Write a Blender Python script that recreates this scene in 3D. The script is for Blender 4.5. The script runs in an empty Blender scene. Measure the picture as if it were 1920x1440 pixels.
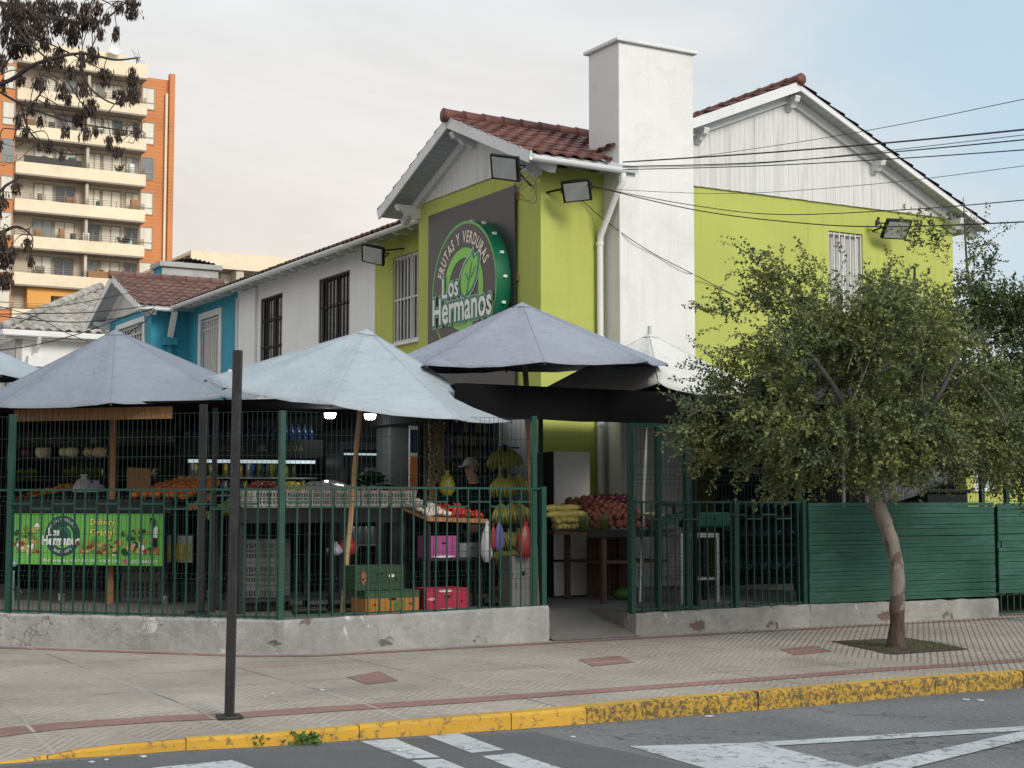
import bpy, bmesh, math, random
from mathutils import Vector, Matrix, noise as mnoise
R = math.radians
rnd = random.Random(7)
scene = bpy.context.scene
COL = scene.collection

# ------------------------------------------------------------------ camera model (photo is 1920 x 1440)
F, CZ, HOR = 2850.0, 1.5, 940.0
TILT = math.atan((HOR - 720) / F)
def ray(px, py):
    a, b = (px - 960) / F, (720 - py) / F
    c, s = math.cos(TILT), math.sin(TILT)
    return Vector((a, c - b * s, s + b * c))
CAM = Vector((0, 0, CZ))
def at(px, py, Y):
    d = ray(px, py); return CAM + d * (Y / d.y)
def G(px, py, z=0.0):
    d = ray(px, py); return CAM + d * ((z - CZ) / d.z)

class Fr:
    """local frame: x to the right, y away from the viewer, z up"""
    def __init__(s, o, deg):
        s.o = Vector((o[0], o[1], o[2] if len(o) > 2 else 0.0)); a = R(deg); s.deg = deg
        s.ex = Vector((math.cos(a), math.sin(a), 0)); s.ey = Vector((-math.sin(a), math.cos(a), 0))
    def p(s, x, y, z=0.0): return s.o + s.ex * x + s.ey * y + Vector((0, 0, z))
    def loc(s, w):
        d = Vector(w) - s.o; return (d.dot(s.ex), d.dot(s.ey), d.z)
    def hit(s, px, py, y=0.0):
        """(x, z) where the sight line through a photo pixel meets the plane local y"""
        d = ray(px, py); n = s.ey
        t = ((s.o + n * y) - CAM).dot(n) / d.dot(n); w = CAM + d * t
        l = s.loc(w); return l[0], l[2]

def lin(c):
    return tuple(((v / 255) / 12.92 if v / 255 <= .04045 else ((v / 255 + .055) / 1.055) ** 2.4) for v in c)

# ------------------------------------------------------------------ mesh builder
class MB:
    def __init__(s): s.v, s.f = [], []
    def add(s, vs, fs):
        b = len(s.v); s.v += [Vector(v) for v in vs]; s.f += [tuple(b + i for i in f) for f in fs]; return s
    def quad(s, a, b, c, d): return s.add([a, b, c, d], [(0, 1, 2, 3)])
    def poly(s, pts): return s.add(pts, [tuple(range(len(pts)))])
    def box(s, fr, x0, x1, y0, y1, z0, z1):
        P = fr.p
        return s.add([P(x0, y0, z0), P(x1, y0, z0), P(x1, y1, z0), P(x0, y1, z0), P(x0, y0, z1), P(x1, y0, z1), P(x1, y1, z1), P(x0, y1, z1)],
                     [(0, 3, 2, 1), (4, 5, 6, 7), (0, 1, 5, 4), (1, 2, 6, 5), (2, 3, 7, 6), (3, 0, 4, 7)])
    def prism(s, pts, d):
        n = len(pts); d = Vector(d)
        return s.add([Vector(p) for p in pts] + [Vector(p) + d for p in pts],
                     [tuple(range(n - 1, -1, -1)), tuple(range(n, 2 * n))] + [(i, (i + 1) % n, n + (i + 1) % n, n + i) for i in range(n)])
    def cyl(s, p, q, r, n=8, r2=None, caps=True): return s.tube([p, q], [r, r if r2 is None else r2], n, caps)
    def tube(s, pts, r, n=6, caps=True):
        pts = [Vector(p) for p in pts]; m = len(pts)
        rs = r if isinstance(r, (list, tuple)) else [r] * m
        b = len(s.v); up = None
        for i, p in enumerate(pts):
            t = (pts[min(i + 1, m - 1)] - pts[max(i - 1, 0)])
            t = t.normalized() if t.length > 1e-9 else Vector((0, 0, 1))
            if up is None: up = t.orthogonal().normalized()
            up = (up - t * up.dot(t)); up = up.normalized() if up.length > 1e-6 else t.orthogonal().normalized()
            w = t.cross(up)
            for k in range(n):
                a = 2 * math.pi * (k + .5) / n
                s.v.append(p + (up * math.cos(a) + w * math.sin(a)) * rs[i])
        for i in range(m - 1):
            for k in range(n):
                k2 = (k + 1) % n
                s.f.append((b + i * n + k, b + i * n + k2, b + (i + 1) * n + k2, b + (i + 1) * n + k))
        if caps:
            s.f.append(tuple(b + k for k in range(n - 1, -1, -1))); s.f.append(tuple(b + (m - 1) * n + k for k in range(n)))
        return s
    def beam(s, p, q, w, h, up=(0, 0, 1)):
        p, q = Vector(p), Vector(q); t = (q - p).normalized(); x = t.cross(Vector(up)).normalized(); u = x.cross(t)
        c = [x * a * w / 2 + u * b * h / 2 for a, b in ((-1, -1), (1, -1), (1, 1), (-1, 1))]
        return s.prism([p + k for k in c], q - p)
    def lathe(s, o, prof, n=16, ax=(0, 0, 1)):
        o = Vector(o); ax = Vector(ax).normalized(); u = ax.orthogonal().normalized(); w = ax.cross(u); b = len(s.v)
        for r, z in prof:
            for k in range(n):
                a = 2 * math.pi * k / n; s.v.append(o + ax * z + (u * math.cos(a) + w * math.sin(a)) * max(r, 1e-4))
        for i in range(len(prof) - 1):
            for k in range(n):
                k2 = (k + 1) % n; s.f.append((b + i * n + k, b + i * n + k2, b + (i + 1) * n + k2, b + (i + 1) * n + k))
        s.f.append(tuple(b + k for k in range(n - 1, -1, -1))); s.f.append(tuple(b + (len(prof) - 1) * n + k for k in range(n)))
        return s
    def ball(s, c, rx, ry=None, rz=None, n=10, m=7, bump=0.0, seed=0):
        ry = rx if ry is None else ry; rz = rx if rz is None else rz; c = Vector(c); b = len(s.v)
        for i in range(m + 1):
            th = math.pi * i / m
            for k in range(n):
                a = 2 * math.pi * k / n; d = Vector((math.sin(th) * math.cos(a), math.sin(th) * math.sin(a), math.cos(th)))
                g = 1 + (bump * mnoise.noise(d * 2.1 + Vector((seed * 3.7, seed, 0))) if bump else 0)
                s.v.append(c + Vector((d.x * rx, d.y * ry, d.z * rz)) * g)
        for i in range(m):
            for k in range(n):
                k2 = (k + 1) % n; s.f.append((b + (i + 1) * n + k, b + (i + 1) * n + k2, b + i * n + k2, b + i * n + k))
        return s
    def build(s, name, mat, parent=None, smooth=False, bev=0, base=None, weld=True):
        off = Vector((0, 0, 0))
        if parent is not None: off = Vector(parent['_b'])
        elif base is not None: off = Vector(base)
        me = bpy.data.meshes.new(name); me.from_pydata([v - off for v in s.v], [], s.f)
        if smooth:
            bm = bmesh.new(); bm.from_mesh(me); bmesh.ops.remove_doubles(bm, verts=bm.verts, dist=1e-5); bm.to_mesh(me); bm.free()
            me.shade_smooth()
        if smooth == 'auto':
            try: me.set_sharp_from_angle(angle=R(38))
            except Exception: pass
        me.update(); me.materials.append(mat)
        o = bpy.data.objects.new(name, me); COL.objects.link(o)
        if parent is not None: o.parent = parent
        else: o.location = off
        o['_b'] = tuple(off)
        if bev:
            m = o.modifiers.new('bevel', 'BEVEL'); m.width = bev; m.segments = 2; m.limit_method = 'ANGLE'
        return o

def tag(o, label=None, cat=None, group=None, kind=None):
    if label: o['label'] = label
    if cat: o['category'] = cat
    if group: o['group'] = group
    if kind: o['kind'] = kind
    return o
def thing(name, label, cat, base, group=None):
    o = bpy.data.objects.new(name, None); COL.objects.link(o); o.location = base; o['_b'] = tuple(base); o.empty_display_size = .1
    return tag(o, label, cat, group)
def copy_tree(o, parent=None):
    c = o.copy(); COL.objects.link(c)
    if parent is not None: c.parent = parent
    for ch in [x for x in o.children]: copy_tree(ch, c)
    return c
def struct(name, mb, mat, smooth=False): return tag(mb.build(name, mat, smooth=smooth), kind='structure')
def solo(name, mb, mat, label, cat, group=None, base=None, smooth=False, bev=0):
    if base is None:
        base = (sum(v.x for v in mb.v) / len(mb.v), sum(v.y for v in mb.v) / len(mb.v), min(v.z for v in mb.v))
    return tag(mb.build(name, mat, base=base, smooth=smooth, bev=bev), label, cat, group)

# ------------------------------------------------------------------ materials
class NT:
    def __init__(s, m): s.t = m.node_tree; s.n = s.t.nodes; s.l = s.t.links
    def new(s, typ, **kw):
        n = s.n.new(typ)
        for k, v in kw.items(): setattr(n, k, v)
        return n
    def link(s, a, b): s.l.new(a, b)
    def math(s, op, a, b=None, c=None, clamp=False):
        n = s.n.new('ShaderNodeMath'); n.operation = op; n.use_clamp = clamp
        for i, v in enumerate((a, b, c)):
            if v is None: continue
            if isinstance(v, (int, float)): n.inputs[i].default_value = v
            else: s.l.new(v, n.inputs[i])
        return n.outputs[0]
    def mix(s, f, a, b, mode='MIX'):
        n = s.n.new('ShaderNodeMix'); n.data_type = 'RGBA'; n.blend_type = mode
        for i, v in ((0, f), (6, a), (7, b)):
            if isinstance(v, (int, float)): n.inputs[i].default_value = v
            elif isinstance(v, tuple): n.inputs[i].default_value = (*v[:3], 1)
            else: s.l.new(v, n.inputs[i])
        return n.outputs[2]
    def noise(s, co, scale, det=4, rough=.55, dist=0):
        n = s.n.new('ShaderNodeTexNoise'); n.inputs['Scale'].default_value = scale; n.inputs['Detail'].default_value = det
        n.inputs['Roughness'].default_value = rough; n.inputs['Distortion'].default_value = dist
        if co is not None: s.l.new(co, n.inputs['Vector'])
        return n.outputs[0]
    def ramp(s, f, lo, hi, a=0.0, b=1.0):
        n = s.n.new('ShaderNodeMapRange'); n.inputs[1].default_value = lo; n.inputs[2].default_value = hi
        n.inputs[3].default_value = a; n.inputs[4].default_value = b; s.l.new(f, n.inputs[0]); return n.outputs[0]
    def coord(s, kind='Object', rot=0, scale=(1, 1, 1), loc=(0, 0, 0)):
        t = s.n.new('ShaderNodeTexCoord'); m = s.n.new('ShaderNodeMapping'); m.inputs['Rotation'].default_value[2] = rot
        m.inputs['Scale'].default_value = scale; m.inputs['Location'].default_value = loc; s.l.new(t.outputs[kind], m.inputs[0]); return m.outputs[0]
    def bump(s, h, strength, dist=.02):
        b = s.n.new('ShaderNodeBump'); b.inputs['Strength'].default_value = strength; b.inputs['Distance'].default_value = dist
        s.l.new(h, b.inputs['Height']); s.l.new(b.outputs[0], s.n['Principled BSDF'].inputs['Normal'])
def base_mat(name, rough=.7, metal=0.0, spec=.4):
    m = bpy.data.materials.new(name); m.use_nodes = True; p = m.node_tree.nodes['Principled BSDF']
    p.inputs['Roughness'].default_value = rough; p.inputs['Metallic'].default_value = metal; p.inputs['Specular IOR Level'].default_value = spec
    return m, NT(m), p
def mat(name, col, rough=.75, var=.12, scale=3.0, fine=40.0, fvar=.08, bump=0.0, bscale=60.0, metal=0.0, stain=None, stain_amt=0.0, stain_scale=1.2, stretch=(1, 1, 1), spec=.4, island=0.0, bdist=.01, streak=None):
    m, t, p = base_mat(name, rough, metal, spec)
    co = t.coord(scale=stretch)
    a = t.noise(co, scale, 5); b = t.noise(co, fine, 3)
    g = t.math('ADD', t.ramp(a, .25, .75, 1 - var, 1 + var), t.ramp(b, .25, .75, -fvar, fvar))
    if island:
        gi = t.new('ShaderNodeNewGeometry'); g = t.math('MULTIPLY', g, t.ramp(gi.outputs['Random Per Island'], 0, 1, 1 - island, 1 + island))
    c = t.mix(1.0, col, g, 'MULTIPLY')
    if stain is not None:
        s = t.noise(co, stain_scale, 7, .65, .6)
        c = t.mix(t.ramp(s, .5, .68, 0, stain_amt), c, stain)
    if streak:
        k = t.noise(t.coord(scale=(3.2, 3.2, .16)), 2.6, 6, .6, .25); k2 = t.noise(co, .45, 3)
        c = t.mix(t.math('MULTIPLY', t.ramp(k, .5, .72), t.ramp(k2, .42, .6, .1, streak[1])), c, streak[0])
    t.link(c, p.inputs['Base Color'])
    if bump: t.bump(t.noise(co, bscale, 4), bump, bdist)
    return m
def emit(name, col, strength):
    m, t, p = base_mat(name); p.inputs['Base Color'].default_value = (*col, 1); p.inputs['Emission Color'].default_value = (*col, 1)
    p.inputs['Emission Strength'].default_value = strength; return m

M = {}
M['lime'] = mat('lime_stucco', (.435, .475, .112), .85, .07, .9, 50, .05, .35, 45, stain=(.31, .36, .075), stain_amt=.3, stain_scale=.5, streak=((.30, .33, .08), .5))
M['white_stucco'] = mat('white_stucco', (.74, .74, .715), .85, .06, .8, 45, .04, .45, 38, stain=(.55, .55, .52), stain_amt=.5, stain_scale=1.0, streak=((.56, .56, .53), .35))
M['white_wall'] = mat('white_wall', (.76, .775, .785), .85, .05, .7, 40, .03, .25, 40, stain=(.58, .59, .58), stain_amt=.35, stain_scale=.7, streak=((.52, .52, .50), .35))
M['blue'] = mat('blue_stucco', (.042, .30, .42), .8, .08, .8, 45, .05, .25, 40, stain=(.03, .16, .23), stain_amt=.4, streak=((.03, .13, .18), .5))
M['grey_render'] = mat('grey_render', (.42, .43, .42), .85, .2, 1.2, 30, .08, .3, 25, stain=(.24, .26, .26), stain_amt=.6, stain_scale=1.6)
M['white_paint'] = mat('white_paint', (.70, .71, .71), .5, .05, 2, 30, .03, stain=(.5, .49, .46), stain_amt=.35, stain_scale=3)
M['white_pipe'] = mat('white_pipe', (.74, .74, .73), .4, .04, 2, 30, .02)
M['siding'] = mat('weathered_siding', (.64, .645, .63), .75, .07, 2.2, 40, .05, .2, 20, stain=(.42, .42, .40), stain_amt=.55, stain_scale=1.6, stretch=(5, 5, .45))
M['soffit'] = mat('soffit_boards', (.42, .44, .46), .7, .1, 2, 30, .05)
M['tile'] = mat('clay_tiles', (.14, .053, .04), .6, .3, 2.2, 30, .18, .3, 50, stain=(.035, .022, .02), stain_amt=.7, stain_scale=1.5, island=.3)
M['tile_blue'] = mat('brown_tiles', (.175, .095, .082), .7, .2, 2.2, 30, .15, .3, 50, stain=(.10, .05, .042), stain_amt=.5, stain_scale=1.3, island=.22)
M['tile_old'] = mat('mossy_tiles', (.09, .06, .045), .8, .3, 2, 30, .2, .3, 50, stain=(.045, .04, .03), stain_amt=.7, island=.3)
M['tile_grey'] = mat('grey_tiles', (.40, .375, .34), .8, .2, 2, 30, .12, .3, 40, stain=(.22, .2, .18), stain_amt=.6, island=.22)
M['glass_dark'] = mat('dark_glass', (.03, .032, .035), .08, .2, 1, 20, .02, spec=.6)
M['curtain'] = mat('pale_curtain', (.42, .41, .38), .8, .25, 1.5, 30, .05, stretch=(7, 7, .5))
M['iron_brown'] = mat('brown_iron', (.022, .017, .014), .5, .2, 6, 60, .1)
M['black'] = mat('black_paint', (.011, .011, .012), .5, .2, 4, 60, .1, spec=.2)
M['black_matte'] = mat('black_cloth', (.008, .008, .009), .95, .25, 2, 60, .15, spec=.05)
M['dark_steel'] = mat('dark_steel', (.022, .022, .022), .5, .2, 4, 60, .1)
M['dark_table'] = mat('dark_table', (.022, .025, .026), .6, .2, 4, 60, .1, spec=.2)
M['steel'] = mat('galvanised_steel', (.42, .43, .43), .4, .15, 5, 60, .08, metal=.7)
M['pole_black'] = mat('black_post', (.016, .016, .017), .5, .3, 6, 60, .15, stain=(.05, .05, .05), stain_amt=.5, stain_scale=9)
M['fence_green'] = mat('green_enamel', (.009, .052, .037), .4, .2, 4, 60, .1)
M['wire_green'] = mat('green_wire', (.009, .034, .027), .5, .2, 4, 60, .1)
M['slat_green'] = mat('green_stained_boards', (.016, .078, .050), .65, .28, 2.0, 60, .12, .25, 40, stain=(.045, .12, .115), stain_amt=.7, stain_scale=2.4, stretch=(.6, .6, 4), island=.22)
M['board'] = mat('sign_board', (.034, .033, .034), .38, .12, 1, 30, .04)
M['sign_face'] = mat('sign_face', (.038, .034, .035), .35, .05, 1, 30, .02)
M['g_light'] = mat('bright_green_print', (.20, .55, .065), .4, .06, 2, 30, .02)
M['g_ring'] = mat('ring_green_print', (.12, .40, .08), .4, .06, 2, 30, .02)
M['g_dark'] = mat('deep_green_print', (.006, .13, .065), .35, .06, 2, 30, .02)
M['g_mid'] = mat('outline_green_print', (.018, .19, .10), .4, .06, 2, 30, .02)
M['print_white'] = mat('white_print', (.78, .80, .78), .4, .03, 2, 30, .02)
M['print_cream'] = mat('cream_print', (.74, .66, .52), .4, .03, 2, 30, .02)
M['wood'] = mat('raw_pine', (.30, .15, .065), .7, .25, 3, 60, .1, .15, 60, stretch=(8, 8, .6))
M['wood_dark'] = mat('worn_wood', (.085, .05, .032), .75, .3, 3, 60, .12, .2, 50, stretch=(6, 6, 1))
M['wood_pale'] = mat('pale_bamboo', (.42, .27, .15), .65, .25, 4, 60, .1, stretch=(8, 8, .8))
M['cardboard'] = mat('cardboard', (.36, .19, .085), .8, .12, 3, 60, .05)
M['flood_glass'] = mat('floodlight_glass', (.40, .42, .40), .12, .15, 6, 40, .05, spec=.6)
M['cable'] = mat('black_cable', (.012, .012, .013), .6, .1, 3, 40, .05)
M['cable_white'] = mat('pale_cable', (.45, .44, .42), .6, .1, 3, 40, .05)
M['crate_grey'] = mat('grey_plastic', (.135, .14, .14), .55, .12, 4, 60, .05)
M['crate_white'] = mat('white_plastic', (.60, .58, .53), .5, .12, 5, 60, .05, stain=(.36, .30, .24), stain_amt=.4, stain_scale=6)
M['white_enamel'] = mat('white_enamel', (.62, .62, .60), .35, .05, 2, 40, .02, stain=(.48, .47, .43), stain_amt=.35, stain_scale=2)
M['paper'] = mat('white_card', (.6, .6, .58), .8, .06, 4, 50, .03)
M['skin'] = mat('skin', (.36, .20, .13), .55, .08, 6, 60, .04)
M['trunk'] = mat('pale_bark', (.30, .255, .21), .85, .2, 5, 60, .15, .6, 40, stain=(.10, .075, .055), stain_amt=.95, stain_scale=4.2)
M['trunk_base'] = mat('brown_bark', (.062, .042, .031), .9, .25, 6, 60, .2, .6, 45)
M['bark_grey'] = mat('grey_bark', (.075, .07, .065), .9, .25, 6, 60, .2, .4, 45)
M['steel_lamp'] = mat('lamp_housing', (.5, .5, .5), .4, .1)
M['lamp'] = emit('lit_lamp', (1, 1, .98), 9.0)
M['fridge_light'] = emit('cooler_tube', (.75, .93, 1.0), .4)
# ------------------------------------------------------------------ camera, light, sky
cam = bpy.data.cameras.new('camera'); co_ = bpy.data.objects.new('camera', cam); COL.objects.link(co_)
cam.sensor_width = 36; cam.lens = 36 * F / 1920; cam.clip_end = 2000; cam.clip_start = .1
co_.location = CAM; co_.rotation_euler = (R(90) + TILT, 0, 0); scene.camera = co_
SUN_EL, SUN_AZ = R(30), math.atan2(.62, -.80)      # azimuth clockwise from +Y
sd = Vector((math.sin(SUN_AZ) * math.cos(SUN_EL), math.cos(SUN_AZ) * math.cos(SUN_EL), math.sin(SUN_EL)))
sun = bpy.data.lights.new('sun', 'SUN'); sun.energy = 2.15; sun.angle = R(22); sun.color = (1, .93, .84)
so = bpy.data.objects.new('sun', sun); COL.objects.link(so); so.rotation_euler = sd.to_track_quat('Z', 'Y').to_euler()
w = bpy.data.worlds.new('World'); scene.world = w; w.use_nodes = True; t = NT(w)
bg = w.node_tree.nodes['Background']
sky = t.new('ShaderNodeTexSky'); sky.sky_type = 'NISHITA'; sky.sun_disc = False; sky.sun_elevation = SUN_EL; sky.sun_rotation = SUN_AZ
sky.air_density = 1.0; sky.dust_density = 1.5
bg.inputs[1].default_value = .1
co = t.coord('Generated')
sep = t.new('ShaderNodeSeparateXYZ'); t.link(co, sep.inputs[0])
cm = t.new('ShaderNodeMapping'); cm.inputs['Scale'].default_value = (1, 1, 2.4); t.link(co, cm.inputs[0])
n1 = t.noise(cm.outputs[0], 3.2, 5, .5, .3); n2 = t.noise(cm.outputs[0], 3.4, 6, .58, .6)
# open blue towards the upper right, cloud elsewhere
g = t.math('ADD', t.math('MULTIPLY', sep.outputs[0], 2.1), t.math('MULTIPLY', sep.outputs[2], 1.25))
g = t.math('ADD', g, t.math('MULTIPLY', t.math('SUBTRACT', n1, .5), .9))
blue = t.ramp(g, .34, .98); blue.node.interpolation_type = 'SMOOTHSTEP'
warm = t.ramp(sep.outputs[2], .06, .34)
cloud = t.mix(warm, (8.0, 7.05, 6.25), (7.1, 7.3, 7.45))
cloud = t.mix(1.0, cloud, t.ramp(n2, .3, .7, .88, 1.07), 'MULTIPLY')
clear = t.mix(.62, sky.outputs[0], (5.6, 7.5, 8.6))
fin = t.mix(t.math('MULTIPLY', blue, .88), cloud, clear)
t.link(fin, bg.inputs[0])
scene.view_settings.view_transform = 'Standard'; scene.view_settings.look = 'None'; scene.view_settings.exposure = .22; scene.view_settings.gamma = 1
scene.cycles.max_bounces = 6; scene.cycles.diffuse_bounces = 3; scene.cycles.transparent_max_bounces = 8

# ------------------------------------------------------------------ ground materials
def ground_mat(name, red=False):
    m, t, p = base_mat(name, .85)
    co = t.coord(rot=R(-30)); sp = t.new('ShaderNodeSeparateXYZ'); t.link(co, sp.inputs[0]); u, v = sp.outputs[0], sp.outputs[1]
    T = .40; kco, ku, kv = co, u, v
    co = t.coord(rot=R(15)); sp = t.new('ShaderNodeSeparateXYZ'); t.link(co, sp.inputs[0]); u, v = sp.outputs[0], sp.outputs[1]
    par = t.math('MODULO', t.math('ADD', t.math('ADD', t.math('FLOOR', t.math('DIVIDE', u, T)), t.math('FLOOR', t.math('DIVIDE', v, T))), 400), 2)
    wob = t.math('MULTIPLY', t.noise(co, 2.0, 3), .03)
    su = t.math('SINE', t.math('MULTIPLY', t.math('ADD', u, wob), 2 * math.pi / .062)); sv = t.math('SINE', t.math('MULTIPLY', t.math('ADD', v, wob), 2 * math.pi / .05))
    allu = t.ramp(t.math('ADD', ku, t.math('MULTIPLY', t.noise(co, .8, 3), 2.0)), 11.2, 11.4)
    sel = t.math('MAXIMUM', t.math('SUBTRACT', 1, par), allu)
    s = t.math('ADD', t.math('MULTIPLY', sel, su), t.math('MULTIPLY', t.math('SUBTRACT', 1, sel), sv))
    groove = t.ramp(s, .35, .9)
    ju = t.math('ABSOLUTE', t.math('SUBTRACT', t.math('FRACT', t.math('DIVIDE', ku, 1.2)), .5)); jv = t.math('ABSOLUTE', t.math('SUBTRACT', t.math('FRACT', t.math('DIVIDE', kv, 1.2)), .5))
    joint = t.ramp(t.math('MAXIMUM', ju, jv), .486, .493)
    jn = t.noise(co, 1.3, 2)
    base = (.29, .165, .14) if red else (.385, .34, .29)
    a = t.noise(co, .8, 6, .6); b = t.noise(co, 14, 5, .65); d = t.noise(co, 150, 2)
    c = t.mix(1, base, t.ramp(a, .28, .72, .70, 1.22), 'MULTIPLY'); c = t.mix(1, c, t.ramp(b, .3, .7, .84, 1.12), 'MULTIPLY'); c = t.mix(1, c, t.ramp(d, .3, .7, .90, 1.1), 'MULTIPLY')
    c = t.mix(t.math('MULTIPLY', groove, t.math('MAXIMUM', t.ramp(t.noise(co, .55, 3), .35, .65, .12, .5), t.math('MULTIPLY', allu, .62))), c, (.11, .085, .075))
    c = t.mix(t.math('MULTIPLY', joint, t.ramp(jn, .32, .5, .0, .9)), c, t.mix(t.ramp(t.noise(co, .5, 1), .45, .55), (.40, .37, .33), (.15, .13, .115)))
    st = t.noise(co, 5.5, 6, .7, 1.0); c = t.mix(t.ramp(st, .62, .72, 0, .5), c, (.12, .105, .095))
    t.link(c, p.inputs['Base Color'])
    h = t.math('ADD', t.math('MULTIPLY', groove, -1.0), t.math('MULTIPLY', d, .5)); t.bump(h, .35, .006)
    return m
M['pave'] = ground_mat('ribbed_paving'); M['pave_red'] = ground_mat('red_paving', True)
def asphalt_mat():
    m, t, p = base_mat('asphalt', .9)
    co = t.coord(); a = t.noise(co, .45, 6, .6, .5); b = t.noise(co, 22, 4, .7); d = t.noise(co, 95, 3, .7)
    c = t.mix(t.ramp(a, .40, .60), (.14, .142, .146), (.19, .192, .195))
    c = t.mix(1, c, t.ramp(b, .3, .7, .82, 1.2), 'MULTIPLY'); c = t.mix(1, c, t.ramp(d, .3, .7, .5, 1.55), 'MULTIPLY')
    vo = t.new('ShaderNodeTexVoronoi', feature='DISTANCE_TO_EDGE'); vo.inputs['Scale'].default_value = .42
    wv = t.new('ShaderNodeVectorMath', operation='ADD'); t.link(co, wv.inputs[0])
    nz = t.new('ShaderNodeTexNoise'); nz.inputs['Scale'].default_value = 3.0; t.link(co, nz.inputs['Vector']); t.link(nz.outputs[1], wv.inputs[1]); t.link(wv.outputs[0], vo.inputs['Vector'])
    c = t.mix(t.ramp(vo.outputs[0], 0, .010, .75, 0), c, (.045, .045, .048))
    t.link(c, p.inputs['Base Color']); t.bump(t.math('ADD', d, t.math('MULTIPLY', b, .6)), .7, .012); return m
M['asphalt'] = asphalt_mat()
def paint_mat(name, col, under, amt, scale=7, bump=.3):
    m, t, p = base_mat(name, .7)
    co = t.coord(); a = t.noise(co, scale, 7, .72, .6); b = t.noise(co, 60, 3, .7)
    c = t.mix(1, col, t.ramp(t.noise(co, 1.6, 4), .3, .7, .84, 1.1), 'MULTIPLY'); c = t.mix(1, c, t.ramp(b, .3, .7, .92, 1.06), 'MULTIPLY')
    c = t.mix(t.ramp(t.math('ADD', a, t.math('MULTIPLY', b, .16)), amt, amt + .07, 0, .88), c, under)
    t.link(c, p.inputs['Base Color']); t.bump(t.math('ADD', a, t.math('MULTIPLY', b, .5)), bump, .012); return m
M['road_paint'] = paint_mat('worn_road_paint', (.50, .52, .53), (.17, .172, .175), .61, 11)
M['kerb_top'] = paint_mat('yellow_kerb_paint', (.52, .315, .05), (.22, .18, .11), .66, 8)
M['kerb'] = paint_mat('flaking_kerb_paint', (.45, .27, .036), (.07, .058, .032), .55, 26, .7)
M['kerb_clean'] = paint_mat('fresh_kerb_paint', (.55, .315, .035), (.16, .11, .05), .62, 12, .5)
def concrete_mat(name, col, patch, amt, crack=.8):
    m, t, p = base_mat(name, .9)
    co = t.coord(); a = t.noise(co, 1.3, 6, .6, .4); b = t.noise(co, 9, 5, .65); d = t.noise(co, 70, 3)
    c = t.mix(1, col, t.ramp(a, .28, .72, .72, 1.22), 'MULTIPLY'); c = t.mix(1, c, t.ramp(b, .3, .7, .86, 1.12), 'MULTIPLY'); c = t.mix(1, c, t.ramp(d, .3, .7, .93, 1.06), 'MULTIPLY')
    s = t.noise(t.coord(loc=(3.1, 1.7, .4), scale=(1, 1, 1.5)), 2.6, 7, .6, .4); c = t.mix(t.ramp(s, amt, amt + .03, 0, .9), c, patch)
    s2 = t.noise(t.coord(loc=(9.3, 4, 2)), 3.4, 7, .6, .6); c = t.mix(t.ramp(s2, .63, .68, 0, .75), c, (.55, .55, .52))
    vo = t.new('ShaderNodeTexVoronoi', feature='DISTANCE_TO_EDGE'); vo.inputs['Scale'].default_value = 1.1
    nz = t.new('ShaderNodeTexNoise'); nz.inputs['Scale'].default_value = 4; nz.inputs['Detail'].default_value = 5; t.link(co, nz.inputs['Vector'])
    wv = t.new('ShaderNodeVectorMath', operation='ADD'); t.link(co, wv.inputs[0]); t.link(nz.outputs[1], wv.inputs[1]); t.link(wv.outputs[0], vo.inputs['Vector'])
    c = t.mix(t.math('MULTIPLY', t.ramp(vo.outputs[0], 0, .014, crack, 0), t.ramp(t.noise(co, .9, 2), .42, .55)), c, (.05, .047, .043))
    t.link(c, p.inputs['Base Color']); t.bump(t.math('ADD', t.math('SUBTRACT', b, t.ramp(s, amt, amt + .05, 0, .9)), t.math('MULTIPLY', d, .35)), .7, .02); return m
M['conc'] = concrete_mat('grey_render_wall', (.30, .30, .292), (.13, .105, .085), .645)
M['conc_old'] = concrete_mat('crumbling_wall', (.315, .308, .29), (.15, .095, .07), .615, 1.0)
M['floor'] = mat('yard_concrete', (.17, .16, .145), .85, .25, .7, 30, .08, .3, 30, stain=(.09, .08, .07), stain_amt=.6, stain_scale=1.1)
M['soil'] = mat('tree_pit_soil', (.065, .05, .036), .95, .35, 3, 40, .3, .8, 30, stain=(.13, .10, .07), stain_amt=.6, stain_scale=9)
M['grass'] = mat('short_grass', (.06, .10, .022), .7, .2, 3, 40, .1, island=.4)

# ------------------------------------------------------------------ ground, road, kerb, pavement
RZ = -.14
U = Vector((math.cos(R(30)), math.sin(R(30)), 0)); V = Vector((-U.y, U.x, 0))
b = MB(); b.quad((-900, -300, -.30), (900, -300, -.30), (900, 1500, -.30), (-900, 1500, -.30)); struct('ground', b, M['asphalt'])
kp = [((40, 1430), -.132), ((90, 1424), -.118), ((150, 1421), -.085), ((215, 1417), -.072), ((350, 1407), -.065), ((500, 1400), -.06), ((675, 1387), -.05), ((960, 1368), -.03), ((1235, 1347), -.008), ((1540, 1322), 0), ((1755, 1302), 0), ((1920, 1290), 0)]
K = [(G(px, py, RZ).to_2d(), z) for (px, py), z in kp]
K = [(K[0][0] + Vector((-9, -4.2)), -.134), (K[0][0] + Vector((-.7, -.3)), -.134)] + K + [(K[-1][0] + Vector((60, 33.5)), 0)]
st = []                                    # stations every ~0.25 m along the kerb line
for (a, za), (c, zc) in zip(K, K[1:]):
    n = max(1, int((c - a).length / .3)); n = min(n, 40)
    for i in range(n): st.append((a.lerp(c, i / n), za + (zc - za) * i / n))
st.append(K[-1])
N2 = V.to_2d()
def sw(i, d, up=0.0):
    p, z = st[i]; q = p + N2 * d
    return Vector((q.x, q.y, z * max(0.0, 1 - d / 1.3) ** 1.4 + up))
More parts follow.
